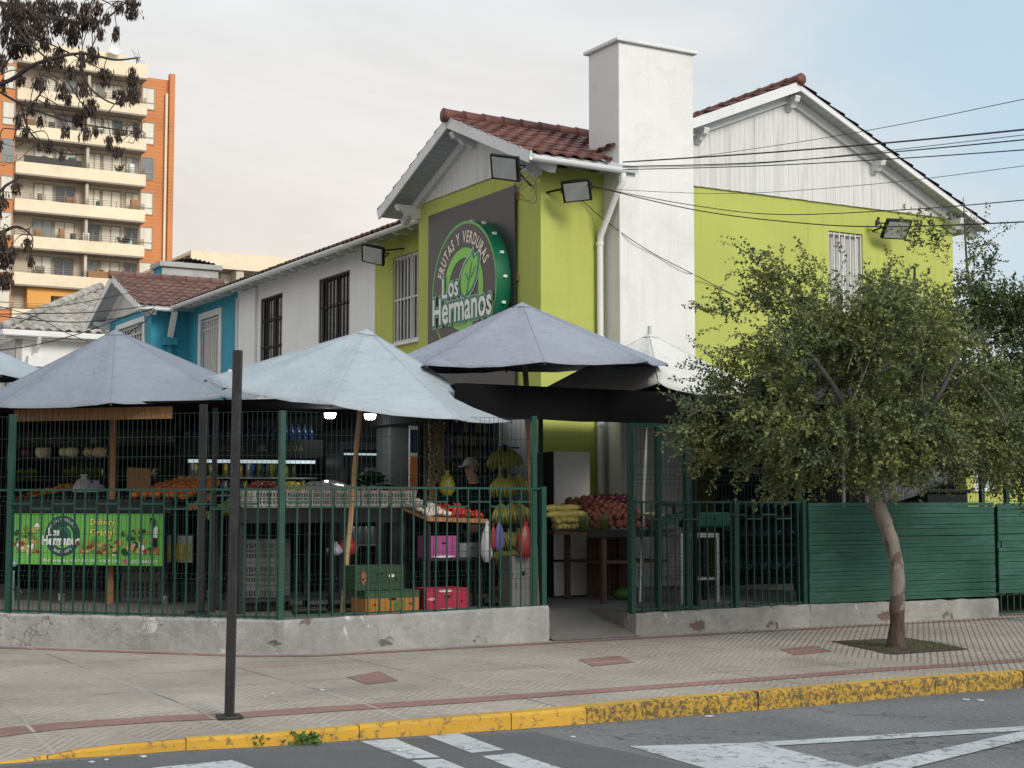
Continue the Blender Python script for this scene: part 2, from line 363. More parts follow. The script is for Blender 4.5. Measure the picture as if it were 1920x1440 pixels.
b = MB(); b.quad((-120, -60, RZ), (140, -60, RZ), (140, 120, RZ), (-120, 60, RZ)); struct('road', b, M['asphalt'])
DS = [.02, .15, .3, .5, .8, 1.1, 1.5, 2.2, 3.2, 4.5, 6, 9, 14, 24, 40]
b = MB()
for i in range(len(st)):
    for d in DS: b.v.append(sw(i, d))
m_ = len(DS)
for i in range(len(st) - 1):
    for j in range(m_ - 1): b.f.append((i * m_ + j, (i + 1) * m_ + j, (i + 1) * m_ + j + 1, i * m_ + j + 1))
struct('pavement', b, M['pave'])
def strip(name, d0, d1, i0=0, i1=None, up=.004):
    b = MB(); i1 = len(st) - 1 if i1 is None else i1
    ds = [d0 + (d1 - d0) * k / 3 for k in range(4)]
    for i in range(i0, i1 + 1):
        for d in ds: b.v.append(sw(i, d, up))
    for i in range(i1 - i0):
        for j in range(3): b.f.append((i * 4 + j, (i + 1) * 4 + j, (i + 1) * 4 + j + 1, i * 4 + j + 1))
    return struct(name, b, M['pave_red'])
strip('red_paving_stripe', .58, .80)
# second red stripe follows the foot of the low walls
FO = G(530, 1228); FF_ = Fr(FO, 30)                  # wall line along the side street
CH = Fr(FO, 180 - 17.8)                               # chamfered corner, running away to the left
CHR = Fr(FO, -17.8)                                   # the same line read left to right (x negative to the left)
pts_f = [CHR.p(-14, -.19), CHR.p(-3, -.19), CHR.p(-.25, -.19), FF_.p(.28, -.24), FF_.p(3.2, -.24), FF_.p(16, -.24)]
b = MB()
for p in pts_f:
    q = Vector((p.x, p.y - .11, .004)); b.v += [Vector((p.x, p.y + .06, .004)), q]
for i in range(len(pts_f) - 1): b.f.append((2 * i, 2 * i + 1, 2 * i + 3, 2 * i + 2))
struct('red_wall_stripe', b, M['pave_red'])
for quadpx in ([(650, 1270), (712, 1259), (747, 1277), (688, 1284)], [(1083, 1237), (1160, 1230), (1190, 1242), (1112, 1250)], [(1462, 1218), (1530, 1211), (1560, 1222), (1490, 1229)]):
    b = MB(); b.poly([G(x, y, 0) + Vector((0, 0, .004)) for x, y in quadpx][::-1]); struct('red_paving_slab', b, M['pave_red'])
# kerb: individual stones with gaps
KW = .13
rk = random.Random(3)
bt, bf, bc = MB(), MB(), MB()
i = 0; L = len(st)
i_end = next(k for k in range(L) if st[k][0].x > 14)
while i < i_end:
    n = rk.choice((2, 3, 3, 3)); j = min(i + n, i_end)
    front = st[i][0].x < .3
    zj = rk.uniform(-.006, .006); dj = rk.uniform(-.007, .007)
    for k in range(i, j):
        (p, z), (q, z2) = st[k], st[k + 1]
        if st[k][0].x < -3.6: continue
        e = .006 if k == j - 1 else 0; s_ = (q - p); q = q - s_.normalized() * e
        o = N2 * dj; cz = .018
        pa = lambda a, d, z: Vector((a.x + N2.x * d + o.x, a.y + N2.y * d + o.y, z))
        bb = bc if front else bf
        j1, j2 = rk.uniform(-.004, .004), rk.uniform(-.004, .004)
        bb.quad(pa(p, 0, RZ - .05), pa(q, 0, RZ - .05), pa(q, 0, z2 + zj - cz), pa(p, 0, z + zj - cz))
        bb.quad(pa(p, 0, z + zj - cz), pa(q, 0, z2 + zj - cz), pa(q, cz, z2 + zj + .003), pa(p, cz, z + zj + .003))
        bt.quad(pa(p, cz, z + zj + .003), pa(q, cz, z2 + zj + .003), pa(q, KW, z2 + .005), pa(p, KW, z + .005))
        if k == j - 1: bb.quad(pa(q, 0, RZ - .05), pa(q, KW, RZ), pa(q, KW, z2), pa(q, 0, z2 + zj))
        if k == i: bb.quad(pa(p, KW, RZ), pa(p, 0, RZ - .05), pa(p, 0, z + zj), pa(p, KW, z))
    i = j
kerb = thing('kerb', None, None, (0, 0, 0)); kerb['kind'] = 'structure'
bt.build('kerb_top', M['kerb_top'], kerb); bf.build('kerb_face', M['kerb'], kerb); bc.build('kerb_face', M['kerb_clean'], kerb)
m, t, p = base_mat('dark_asphalt_patch', .9)
co = t.coord(); a = t.noise(co, 1.1, 5); d = t.noise(co, 120, 3, .7); t.link(t.mix(1, t.mix(1, (.115, .117, .122), t.ramp(a, .3, .7, .85, 1.15), 'MULTIPLY'), t.ramp(d, .3, .7, .68, 1.3), 'MULTIPLY'), p.inputs['Base Color']); t.bump(d, .5, .008); M['asphalt_patch'] = m
b = MB(); edge_px = [(-300, 1475), (20, 1436), (215, 1421), (350, 1411), (500, 1404), (675, 1391), (850, 1380), (1000, 1372), (1040, 1383), (1110, 1398), (1170, 1409), (1240, 1424), (1320, 1443), (1420, 1472), (1500, 1500), (-300, 1600)]
b.poly([G(x, y, RZ) + Vector((0, 0, .002)) for x, y in edge_px][::-1]); struct('road_patch', b, M['asphalt_patch'])
# painted road markings
MK = [[(675, 1391), (741, 1386), (826, 1421), (765, 1424)], [(772, 1427), (829, 1424), (905, 1455), (835, 1458)], [(800, 1381), (860, 1375), (946, 1407), (885, 1413)],
      [(903, 1419), (965, 1413), (1060, 1444), (975, 1447)], [(285, 1441), (435, 1426), (500, 1450), (330, 1462)],
      [(1178, 1400), (1424, 1393), (1620, 1443), (1700, 1470), (1420, 1470)], [(1424, 1393), (1920, 1363), (1990, 1358), (1925, 1371), (1450, 1400)],
      [(1610, 1440), (1925, 1371), (1990, 1358), (1925, 1388), (1715, 1440), (1640, 1462), (1590, 1462)]]
for q in MK:
    b = MB(); b.poly([G(x, y, RZ) + Vector((0, 0, .004 + .0005 * (len(q) == 4))) for x, y in q][::-1]); o = struct('road_marking', b, M['road_paint'])
bpy.data.objects['road_marking.006'].location.z += .002; bpy.data.objects['road_marking.007'].location.z += .004
# tree pit
pit = [(1556, 1203), (1640, 1199), (1702, 1197), (1770, 1208), (1818, 1218), (1750, 1223), (1671, 1228), (1620, 1217)]
p0_ = [G(x, y, 0) for x, y in pit]; pc = []
for a_, c_ in zip(p0_, p0_[1:] + p0_[:1]):
    for k in range(6): q = a_.lerp(c_, k / 6); pc.append(q + Vector((mnoise.noise(q * 5), mnoise.noise(q * 5 + Vector((7, 0, 0))), 0)) * .05)
b = MB(); c0 = sum(pc, Vector()) / len(pc)
rings = 7
for k in range(rings + 1):
    for p in pc:
        q = c0.lerp(p, k / rings); q.z = .006 + .035 * (1 - k / rings) + .012 * mnoise.noise(q * 9) * (k < rings); b.v.append(q)
n = len(pc)
for k in range(rings):
    for a in range(n): b.f.append((k * n + a, (k + 1) * n + a, (k + 1) * n + (a + 1) % n, k * n + (a + 1) % n))
struct('tree_pit_soil', b, M['soil'])
b = MB(); rg = random.Random(5)
for k in range(900):
    q = c0.lerp(pc[rg.randrange(n)].lerp(pc[rg.randrange(n)], rg.random()), rg.random() ** .5)
    if q.y > c0.y + .25 and rg.random() < .8: continue
    h = rg.uniform(.012, .04); a = rg.uniform(0, 6.3); d = Vector((math.cos(a), math.sin(a), 0)) * .004; l = Vector((rg.gauss(0, .012), rg.gauss(0, .012), h))
    b.add([q - d + Vector((0, 0, .02)), q + d + Vector((0, 0, .02)), q + l + Vector((0, 0, .02))], [(0, 1, 2)])
tag(b.build('grass', M['grass']), 'short green grass sprouting in the tree pit', 'grass', kind='stuff')

# ------------------------------------------------------------------ low walls, yard floor, ramp
def rough_wall(fr, x0, x1, h0, h1, th, seed, inset=0.0, rag=.008):
    b = MB(); n = max(2, int((x1 - x0) / .05)); rows = [0, .25, .5, .75, .93, 1]
    def P(i, k, back):
        x = x0 + (x1 - x0) * i / n; h = h0 + (h1 - h0) * i / n; z = h * rows[k]
        q = fr.p(x, 0, z); g = mnoise.noise(Vector((x * 3, seed, z * 4))) * rag + mnoise.noise(Vector((x * 13, seed + 5, z * 11))) * rag * .5
        y = th if back else g + (.02 if k == 5 else 0)
        zz = z - (.03 if k == 0 else 0) + (rag * mnoise.noise(Vector((x * 5, seed + 9, 0))) if k >= 4 else 0)
        return fr.p(x, y, zz)
    m = len(rows)
    for i in range(n + 1):
        for k in range(m): b.v.append(P(i, k, False))
        b.v.append(P(i, m - 1, True)); b.v.append(P(i, 0, True))
    m += 2
    for i in range(n):
        for k in range(m - 1): b.f.append((i * m + k, (i + 1) * m + k, (i + 1) * m + k + 1, i * m + k + 1))
    b.f.append(tuple(range(m))); b.f.append(tuple(n * m + k for k in range(m - 1, -1, -1)))
    return b
SX = lambda px, py, y=0: FF_.hit(px, py, y)[0]
xe = SX(1030, 1165); xr0 = SX(1193, 1165); xr1 = SX(1520, 1150); xr2 = SX(1872, 1140)
solo('low_wall', rough_wall(CHR, -9, 0, .33, .335, .16, 1), M['conc'], 'grey rendered low wall under the chamfered fence left of the black post', 'wall', 'low walls below the fences')
solo('low_wall', rough_wall(FF_, .004, xe, .335, .375, .16, 2), M['conc'], 'grey low wall with peeled patches between the corner and the entrance ramp', 'wall', 'low walls below the fences')
solo('low_wall', rough_wall(FF_, xr0, xr1, .245, .265, .18, 3, rag=.016), M['conc_old'], 'crumbling low wall with exposed brick right of the entrance ramp', 'wall', 'low walls below the fences')
solo('low_wall', rough_wall(FF_, xr1 + .004, xr2, .265, .235, .18, 4, rag=.014), M['conc_old'], 'cracked pale low wall under the green slatted fence panel', 'wall', 'low walls below the fences')
FZ = .255
b = MB(); P = FF_.p
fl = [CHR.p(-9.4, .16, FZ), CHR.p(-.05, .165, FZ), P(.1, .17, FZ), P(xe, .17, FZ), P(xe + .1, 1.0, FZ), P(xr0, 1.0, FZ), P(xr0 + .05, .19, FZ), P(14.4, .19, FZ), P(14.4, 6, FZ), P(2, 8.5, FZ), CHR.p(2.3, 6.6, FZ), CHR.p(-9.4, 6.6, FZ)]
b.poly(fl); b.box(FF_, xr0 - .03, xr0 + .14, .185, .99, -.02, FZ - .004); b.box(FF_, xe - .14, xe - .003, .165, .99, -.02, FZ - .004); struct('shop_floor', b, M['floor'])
b = MB(); nr = 10
for i in range(nr + 1):
    for j in range(9):
        y = -.10 + 1.12 * j / 8; x = xe + .01 + (xr0 - .02 - xe) * i / nr + .12 * (1 - j / 8) * (i == 0) * 0
        z = max(0.006, FZ * min(1, max(0, (y + .1) / 1.1)) ** 1.0 + .008 * mnoise.noise(Vector((x * 4, y * 4, 0)))) + (.002 if j == 8 else 0)
        b.v.append(P(x, y, z))
for i in range(nr):
    for j in range(8): b.f.append((i * 9 + j, (i + 1) * 9 + j, (i + 1) * 9 + j + 1, i * 9 + j + 1))
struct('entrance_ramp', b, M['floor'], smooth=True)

# ------------------------------------------------------------------ fences
def bar_fence(fr, x0, x1, zb, zt, y, pitch, label, posts, group='green bar fences on the low walls', zb1=None, end_post_top=None):
    o = fr.p((x0 + x1) / 2, y, zb); t = thing('bar_fence', label, 'fence', o, group)
    for x, zt_ in posts:
        c = MB(); c.box(fr, x - .03, x + .03, y - .03, y + .03, zb - .02, zt_); c.build('post', M['fence_green'], t, bev=.004)
    c = MB(); c.box(fr, x0, x1, y - .011, y + .011, zt - .022, zt); c.build('rail', M['fence_green'], t)
    zl = zb + .035
    c = MB(); c.box(fr, x0, x1, y - .010, y + .010, zl - .02, zl); c.build('rail', M['fence_green'], t)
    n = int((x1 - x0) / pitch); rr = random.Random(int(x1 * 10))
    for i in range(1, n):
        x = x0 + (x1 - x0) * i / n + rr.uniform(-.004, .004); j = rr.uniform(-.006, .006)
        c = MB(); c.beam(fr.p(x + j * .5, y - .019, zb + .005), fr.p(x - j, y - .019, zt - .024), .014, .014, fr.ey); c.build('bar', M['fence_green'], t)
    # short tie bars in a staggered row
    i = 0; hi = True
    while i < n - 2:
        xa = x0 + (x1 - x0) * i / n; xb = x0 + (x1 - x0) * (i + 2) / n; z = zt - (.155 if hi else .205)
        c = MB(); c.box(fr, xa, xb, y - .04, y - .027, z - .009, z + .009); c.build('tie_bar', M['fence_green'], t); i += 2; hi = not hi
    return t
def mesh_fence(fr, x0, x1, z0, z1, y, label, posts, folds, group='welded mesh panels above and behind the bar fences', vp=.055, hp=.20):
    t = thing('mesh_fence', label, 'fence', fr.p((x0 + x1) / 2, y, z0), group)
    for x in posts:
        c = MB(); c.box(fr, x - .03, x + .03, y - .03, y + .03, z0 - .05, z1 + .03); c.build('post', M['fence_green'], t, bev=.004)
    c = MB(); n = int((x1 - x0) / vp)
    zs = [z0]
    for fz in folds: zs += [fz - .05, fz, fz + .05]
    zs.append(z1)
    for i in range(n + 1):
        x = x0 + (x1 - x0) * i / n
        pts = [fr.p(x, y - (.03 if any(abs(z - fz) < 1e-6 for fz in folds) else 0), z) for z in zs]
        c.tube(pts, .0021, 4, False)
    hz = list(zs); z = z0 + hp
    while z < z1 - .05:
        if all(abs(z - q) > .09 for q in zs): hz.append(z)
        z += hp
    for z in hz:
        yy = y - (.03 if any(abs(z - fz) < 1e-6 for fz in folds) else 0) + .005
        c.tube([fr.p(x0, yy, z), fr.p(x1, yy, z)], .0021, 4, False)
    c.build('wire_mesh', M['wire_green'], t); return t
# chamfer side
xl = CHR.hit(10, 1000)[0]
bar_fence(CHR, -8.9, xl - .04, .33, 1.63, .08, .13, 'green bar fence at the far left edge, mostly out of the picture', [(-8.8, 1.66)])
bar_fence(CHR, xl, -.06, .33, 1.63, .08, .13, 'green bar fence on the chamfered corner in front of the delivery banner', [(xl, 2.42)])
bar_fence(FF_, .03, xe - .06, .345, 1.65, .08, .125, 'green bar fence between the corner post and the entrance', [(.0, 2.40), (xe - .03, 1.66)])
mesh_fence(CHR, xl + .05, -.04, .36, 2.40, .125, 'fine green wire mesh behind the chamfered bar fence', [], [.72, 1.5])
mesh_fence(FF_, .05, xe - .12, .37, 2.40, .125, 'fine green wire mesh in front of the fruit crates', [xe - .12], [.72, 1.5])
mesh_fence(CHR, -8.8, xl - .05, .36, 2.40, .125, 'fine green wire mesh at the far left edge', [], [.72, 1.5])
# right of the entrance
bar_fence(FF_, xr0 + .02, xr1 - .02, .265, 1.50, .07, .11, 'green bar fence with tall gate post right of the entrance', [(xr0 + .0, 1.52), (SX(1386, 1000), 1.52), (xr1 - .03, 1.52)])
gx1 = SX(1300, 900)
mesh_fence(FF_, xr0 + .05, gx1, .30, 2.32, .13, 'tall open gate of green wire mesh beside the white umbrella pole', [xr0 + .02, SX(1246, 900), gx1], [.70, 1.75])
c = MB(); c.box(FF_, xr0 - .01, gx1 + .03, .10, .16, 2.35, 2.39); c.build('top_rail', M['fence_green'], bpy.data.objects['mesh_fence.003'])
mesh_fence(FF_, gx1 + .08, 13.6, .30, 2.36, .21, 'long green wire mesh behind the slatted panel and the tree', [SX(1497, 900, .21), SX(1840, 900, .21), SX(1886, 900, .21), 13.5], [.70, 1.75])
# slatted panels
def slat_panel(fr, x0, x1, z0, z1, y, label, n, seed, notch=None):
    t = thing('slatted_fence', label, 'fence', fr.p((x0 + x1) / 2, y, z0), 'green slatted timber panels'); rr = random.Random(seed)
    for x in (x0 + .04, (x0 + x1) / 2, x1 - .04):
        c = MB(); c.box(fr, x - .03, x + .03, y, y + .04, z0, z1 - .02); c.build('batten', M['slat_green'], t)
    h = (z1 - z0) / n
    for i in range(n):
        za = z0 + h * i + .0015; zb = z0 + h * (i + 1) - .0025; sl = rr.uniform(-.004, .004); yo = rr.uniform(-.004, .004)
        xa = x0 + rr.uniform(0, .008); xb = x1 - rr.uniform(0, .012)
        if notch and notch[0] < za < notch[1]: xa += .06
        c = MB(); mseg = 4; pr = []
        for k in range(mseg + 1):
            x = xa + (xb - xa) * k / mseg; dz = sl * (k / mseg - .5) * 2 + rr.uniform(-.0025, .0025)
            c.v += [fr.p(x, y - .018 + yo, za + dz), fr.p(x, y - .018 + yo, zb + dz), fr.p(x, y, zb + dz), fr.p(x, y, za + dz)]
        for k in range(mseg):
            for a in range(4): c.f.append((k * 4 + a, k * 4 + (a + 1) % 4, k * 4 + 4 + (a + 1) % 4, k * 4 + 4 + a))
        c.f += [(0, 1, 2, 3), (mseg * 4 + 3, mseg * 4 + 2, mseg * 4 + 1, mseg * 4)]
        c.build('slat', M['slat_green'], t)
    return t
slat_panel(FF_, xr1, xr2 - .02, .27, 1.485, .03, 'green slatted timber panel behind the tree trunk', 26, 1)
xr3 = xr2 + .03
tg = slat_panel(FF_, xr3, xr3 + 2.6, .30, 1.48, .02, 'green slatted timber gate at the right edge, notched at the latch', 26, 2, (.86, .96))
for k in range(20):
    c = MB(); x = xr3 + .06 + k * .12; c.box(FF_, x - .008, x + .008, .03, .046, .05, .31); c.build('bar', M['fence_green'], tg)
c = MB(); c.box(FF_, xr3, xr3 + 2.6, .025, .05, .03, .05); c.build('bottom_rail', M['fence_green'], tg)
# ------------------------------------------------------------------ lettering
_gc = {}
def glyphs(s, size=1.0, off=0.0, sp=1.0):
    k = (s, size, off, sp)
    if k in _gc: return _gc[k]
    cu = bpy.data.curves.new('t', 'FONT'); cu.body = s; cu.size = size; cu.offset = off; cu.space_character = sp; cu.resolution_u = 3
    o = bpy.data.objects.new('t', cu); COL.objects.link(o); bpy.context.view_layer.update()
    me = bpy.data.meshes.new_from_object(o.evaluated_get(bpy.context.evaluated_depsgraph_get()))
    r = ([(v.co.x, v.co.y) for v in me.vertices], [tuple(p.vertices) for p in me.polygons])
    bpy.data.objects.remove(o); bpy.data.meshes.remove(me); bpy.data.curves.remove(cu); _gc[k] = r
    return r
def ext(vs):
    xs = [v[0] for v in vs] or [0]; ys = [v[1] for v in vs] or [0]; return min(xs), max(xs), min(ys), max(ys)
def put_text(mb, fr, s, x0, x1, z0, y, h=None, off=0.0, sp=1.0, slope=0.0):
    """text from x0 to x1 on the plane local y with baseline z0; cap height h (or proportional)"""
    vs, fs = glyphs(s, 1.0, 0, sp); a, b, c, d = ext(vs); kx = (x1 - x0) / (b - a); kz = kx if h is None else h / max(d, .01)
    if off: vs, fs = glyphs(s, 1.0, off, sp)
    mb.add([fr.p(x0 + (vx - a) * kx, y, z0 + vz * kz + slope * (vx - a) * kx) for vx, vz in vs], fs)
def arc_text(mb, fr, s, cx, cz, rad, h, y, a0, a1, inward=False, off=0.0):
    """letters along an arc, angles in degrees from +x; a0 start, a1 end"""
    n = len(s)
    ws = []
    for ch in s:
        vs, fs = glyphs(ch if ch != ' ' else 'n'); a, b, c, d = ext(vs); ws.append((b - a) + .14 if ch != ' ' else .42)
    tot = sum(ws); k = h / .7; acc = 0
    for ch, w_ in zip(s, ws):
        f = (acc + w_ / 2) / tot; acc += w_; an = R(a0 + (a1 - a0) * f)
        if ch == ' ': continue
        vs, fs = glyphs(ch); a, b, c, d = ext(vs); vs, fs = glyphs(ch, 1.0, off)
        rx, rz = math.cos(an), math.sin(an)
        sx = -1 if inward else 1
        tx, tz = (rz, -rx) if not inward else (-rz, rx)
        ux, uz = (rx, rz) if not inward else (-rx, -rz)
        kk = (math.radians(abs(a1 - a0)) * rad / tot)
        pts = []
        for vx, vz in vs:
            lx = (vx - (a + b) / 2) * kk; lz = vz * k
            pts.append(fr.p(cx + rx * rad + tx * lx + ux * lz, y, cz + rz * rad + tz * lx + uz * lz))
        mb.add(pts, fs)
def disc(mb, fr, cx, cz, r, y, n=48):
    mb.poly([fr.p(cx + r * math.cos(2 * math.pi * k / n), y, cz + r * math.sin(2 * math.pi * k / n)) for k in range(n)])
def ring(mb, fr, cx, cz, r0, r1, y, n=48, a0=0, a1=360):
    m = n; b = len(mb.v)
    for k in range(m + 1):
        a = R(a0 + (a1 - a0) * k / m)
        mb.v += [fr.p(cx + r0 * math.cos(a), y, cz + r0 * math.sin(a)), fr.p(cx + r1 * math.cos(a), y, cz + r1 * math.sin(a))]
    for k in range(m): mb.f.append((b + 2 * k, b + 2 * k + 2, b + 2 * k + 3, b + 2 * k + 1))

# ------------------------------------------------------------------ house pieces
def wall(mb, fr, x0, x1, z0, z1, y, holes=(), depth=.18):
    """wall face at local y (facing the viewer) with openings and their reveals; body is 'depth' thick"""
    xs = sorted({x0, x1} | {h[0] for h in holes} | {h[1] for h in holes}); zs = sorted({z0, z1} | {h[2] for h in holes} | {h[3] for h in holes})
    P = fr.p
    for a, b in zip(xs, xs[1:]):
        for c, d in zip(zs, zs[1:]):
            mx, mz = (a + b) / 2, (c + d) / 2
            if any(h[0] < mx < h[1] and h[2] < mz < h[3] for h in holes): continue
            mb.quad(P(a, y, c), P(b, y, c), P(b, y, d), P(a, y, d)); mb.quad(P(b, y + depth, c), P(a, y + depth, c), P(a, y + depth, d), P(b, y + depth, d))
    for h in list(holes) + [(x0, x1, z0, z1)]:
        a, b, c, d = h; e = y + depth
        mb.quad(P(a, y, c), P(a, y, d), P(a, e, d), P(a, e, c)); mb.quad(P(b, y, c), P(b, e, c), P(b, e, d), P(b, y, d))
        mb.quad(P(a, y, d), P(b, y, d), P(b, e, d), P(a, e, d)); mb.quad(P(a, y, c), P(a, e, c), P(b, e, c), P(b, y, c))
    return mb
def window(parent, fr, x0, x1, z0, z1, y, frame='white_paint', bars='white_paint', pane='glass_dark', nb=8, fw=.06, mull=1, trim=0, sill=True, bar_out=.02, hbars=(.5,), pane_mix=True):
    """barred window set in an opening of the wall face y"""
    f = MB(); d0, d1 = y + .08, y + .13
    f.box(fr, x0 + .002, x0 + fw, d0, d1, z0 + .002, z1 - .002); f.box(fr, x1 - fw, x1 - .002, d0, d1, z0 + .002, z1 - .002); f.box(fr, x0 + fw, x1 - fw, d0, d1, z1 - fw, z1 - .002); f.box(fr, x0 + fw, x1 - fw, d0, d1, z0 + .002, z0 + fw)
    for k in range(1, mull + 1):
        xm = x0 + (x1 - x0) * k / (mull + 1); f.box(fr, xm - .025, xm + .025, d0 + .002, d1 - .002, z0 + fw, z1 - fw)
    w_ = f.build('window', M[frame], parent)
    g = MB(); g.quad(fr.p(x0 + .03, y + .115, z0 + .03), fr.p(x1 - .03, y + .115, z0 + .03), fr.p(x1 - .03, y + .115, z1 - .03), fr.p(x0 + .03, y + .115, z1 - .03)); g.build('pane', M[pane], w_)
    s = MB()
    for k in range(nb + 1):
        xm = x0 + .02 + (x1 - x0 - .04) * k / max(nb, 1); s.box(fr, xm - .009, xm + .009, y + bar_out, y + bar_out + .018, z0 + .01, z1 - .01)
    for h in (0.02,) + tuple(hbars) + (.98,):
        zm = z0 + (z1 - z0) * h; s.box(fr, x0 + .012, x1 - .012, y + bar_out + .019, y + bar_out + .03, zm - .015, zm + .015)
    if nb: s.build('security_bars', M[bars], w_)
    if trim:
        q = MB(); q.box(fr, x0 - trim, x0 - .002, y - .04, y + .0, z0 - .02, z1 + trim); q.box(fr, x1 + .002, x1 + trim, y - .04, y, z0 - .02, z1 + trim); q.box(fr, x0 - .002, x1 + .002, y - .04, y, z1 + .002, z1 + trim)
        q.build('trim', M['white_paint'], w_, bev=.006)
    if sill:
        q = MB(); q.box(fr, x0 - .05, x1 + .05, y - .06, y + .07, z0 - .06, z0 - .003); q.build('sill', M['white_paint'], w_, bev=.006)
    return w_
def tiles(o, a, u, La, Lu, tw=.23, ch=.33, clip=None, seed=0, wave=.019):
    """overlapping S-tiles: o eave corner, a along the eave, u up the slope"""
    mb = MB(); a = Vector(a).normalized(); u = Vector(u).normalized(); n = a.cross(u)
    if n.z < 0: n = -n
    rr = random.Random(seed); nt = int(round(La / tw)); nc = int(math.ceil(Lu / ch)); tw = La / nt; S = 5
    for j in range(nc):
        for i in range(nt):
            c = o + a * ((i + .5) * tw) + u * ((j + .5) * ch)
            if clip and not clip(c): continue
            dz = rr.uniform(-.004, .005); du = rr.uniform(-.012, .012); b = len(mb.v)
            for row in range(3):
                for k in range(S + 1):
                    x = (i + k / S * 1.02) * tw; ph = k / S
                    z = wave * (math.sin(ph * math.pi * 2 - .6)) + dz
                    up = j * ch + du + (0 if row < 2 else ch * 1.08); zz = z + (.012 if row == 0 else .045 if row == 1 else .008)
                    up = min(up, Lu + .02)
                    mb.v.append(o + a * x + u * up + n * zz)
            for row in range(2):
                for k in range(S):
                    p = b + row * (S + 1) + k; mb.f.append((p, p + 1, p + S + 2, p + S + 1))
    return mb
def ridge(p, q, r=.10, step=.34):
    mb = MB(); p, q = Vector(p), Vector(q); L_ = (q - p).length; n = max(1, int(L_ / step)); d = (q - p) / n
    for i in range(n): mb.tube([p + d * i - d * .08, p + d * i + d * .1, p + d * (i + 1)], [r * 1.18, r * 1.08, r * .96], 10)
    return mb
def planks(fr_pts, n, gap=.008, th=.02):
    """soffit boards filling a quad a-b (lower edge) to d-c (upper edge)"""
    a, b, c, d = [Vector(v) for v in fr_pts]; mb = MB(); nn = (b - a).cross(d - a).normalized() * th; L_ = (d - a).length
    for i in range(n):
        f0, f1 = i / n + gap / L_ / 2, (i + 1) / n - gap / L_ / 2
        mb.prism([a.lerp(d, f0), b.lerp(c, f0), b.lerp(c, f1), a.lerp(d, f1)], nn)
    return mb
def bracket(fr, x, y0, y1, z, parent, w=.10, axis='y'):
    """carved purlin end sticking out from a gable"""
    prof = [(0, 0), (0, -.20), (.08, -.22), (.14, -.16), (.22, -.17), (.28, -.10), (.36, -.09), (.40, -.02), (.40, 0)]
    k = abs(y1 - y0) / .40; s = 1 if y1 > y0 else -1
    c = MB(); c.prism([fr.p(x - w / 2, y0 + s * px * k, z + pz) for px, pz in prof], fr.ex * w); return c.build('bracket', M['white_paint'], parent)
def gutter(mb, p, q, r=.065):
    p, q = Vector(p), Vector(q); t = (q - p).normalized(); sd_ = t.cross(Vector((0, 0, 1))); b = len(mb.v); prof = []
    for k in range(7):
        a = math.pi + math.pi * k / 6; prof.append((math.cos(a) * r, math.sin(a) * r))
    prof += [(r * .85, .012), (r * .8, 0)] + [(math.cos(math.pi + math.pi * k / 6) * r * .82, math.sin(math.pi + math.pi * k / 6) * r * .82) for k in range(6, -1, -1)]
    m = len(prof)
    for e in (p, q):
        for x, z in prof: mb.v.append(e + sd_ * x + Vector((0, 0, z)))
    for k in range(m): mb.f.append((b + k, b + (k + 1) % m, b + m + (k + 1) % m, b + m + k))

C0 = Vector((.42, 22.0, 0))
FS = Fr(C0, 30)          # along the side street: x to the right, y into the house
FW = Fr(C0, -60)         # along the front: x to the right (negative to the left), y into the house
CX0, CX1, CY0, CY1, CT = 1.10, 2.47, -.43, .40, 8.33
REC, DEP, BW, OV = .97, 8.37, 4.0, .5
EZ, SL, RZB = 6.42, .41, 6.60       # wall-plate height, main roof slope
BZ, BSL = 6.56, .415
RX = (REC + DEP) / 2
XB1 = FW.hit(703, 560, REC)[0]; XB2 = FW.hit(445, 600, REC)[0]; XBI = FW.hit(353, 600, REC)[0]
XB3 = XBI - 4.05
SLR = .454
def zroof(x): return RZB + SL * (x - REC) if x <= RX else RZB + SL * (RX - REC) - SLR * (x - RX)
def S3(x, y, z): return FS.p(x, y, z)

def main_roof(parent, y0, y1, mname, seed, front_clip=None, back=True, cut=False):
    cs = math.hypot(1, SL); Lu = (RX - REC + OV) * cs; th = .10
    e0 = REC - OV
    tl = tiles(S3(e0 - .05, y0, zroof(e0 - .05) + th + .02), V, FS.ex + Vector((0, 0, SL)), y1 - y0, Lu + .03, clip=front_clip, seed=seed)
    tl.build('roof', M[mname], parent)
    if back:
        tl = tiles(S3(2 * RX - e0 + .05, y0, zroof(2 * RX - e0 + .05) + th + .02), V, -FS.ex + Vector((0, 0, SLR)), y1 - y0, Lu * math.hypot(1, SLR) / cs + .03, seed=seed + 1)
        tl.build('roof', M[mname], parent)
    ridge(S3(RX, y0 - .02, zroof(RX) + th + .06), S3(RX, y1, zroof(RX) + th + .05), .085).build('ridge_tiles', M[mname], parent, smooth=True)
    for s in (0, 1):
        X = (lambda x: x) if s == 0 else (lambda x: 2 * RX - x)
        yd = .03 if cut and s == 0 else y0 + .02
        if yd != y0 + .02: c = MB(); q_ = CX0 + .1; c.prism([S3(q_, y0 + .02, zroof(q_)), S3(RX, y0 + .02, zroof(RX)), S3(RX, y0 + .02, zroof(RX) + th), S3(q_, y0 + .02, zroof(q_) + th)], V * (.028 - y0 - .02)); c.build('roof_deck', M['soffit'], parent)
        c = MB(); c.prism([S3(X(e0), yd, zroof(X(e0))), S3(X(RX), yd, zroof(RX)), S3(X(RX), yd, zroof(RX) + th), S3(X(e0), yd, zroof(X(e0)) + th)], V * (y1 - .01 - yd))
        c.build('roof_deck', M['soffit'], parent)

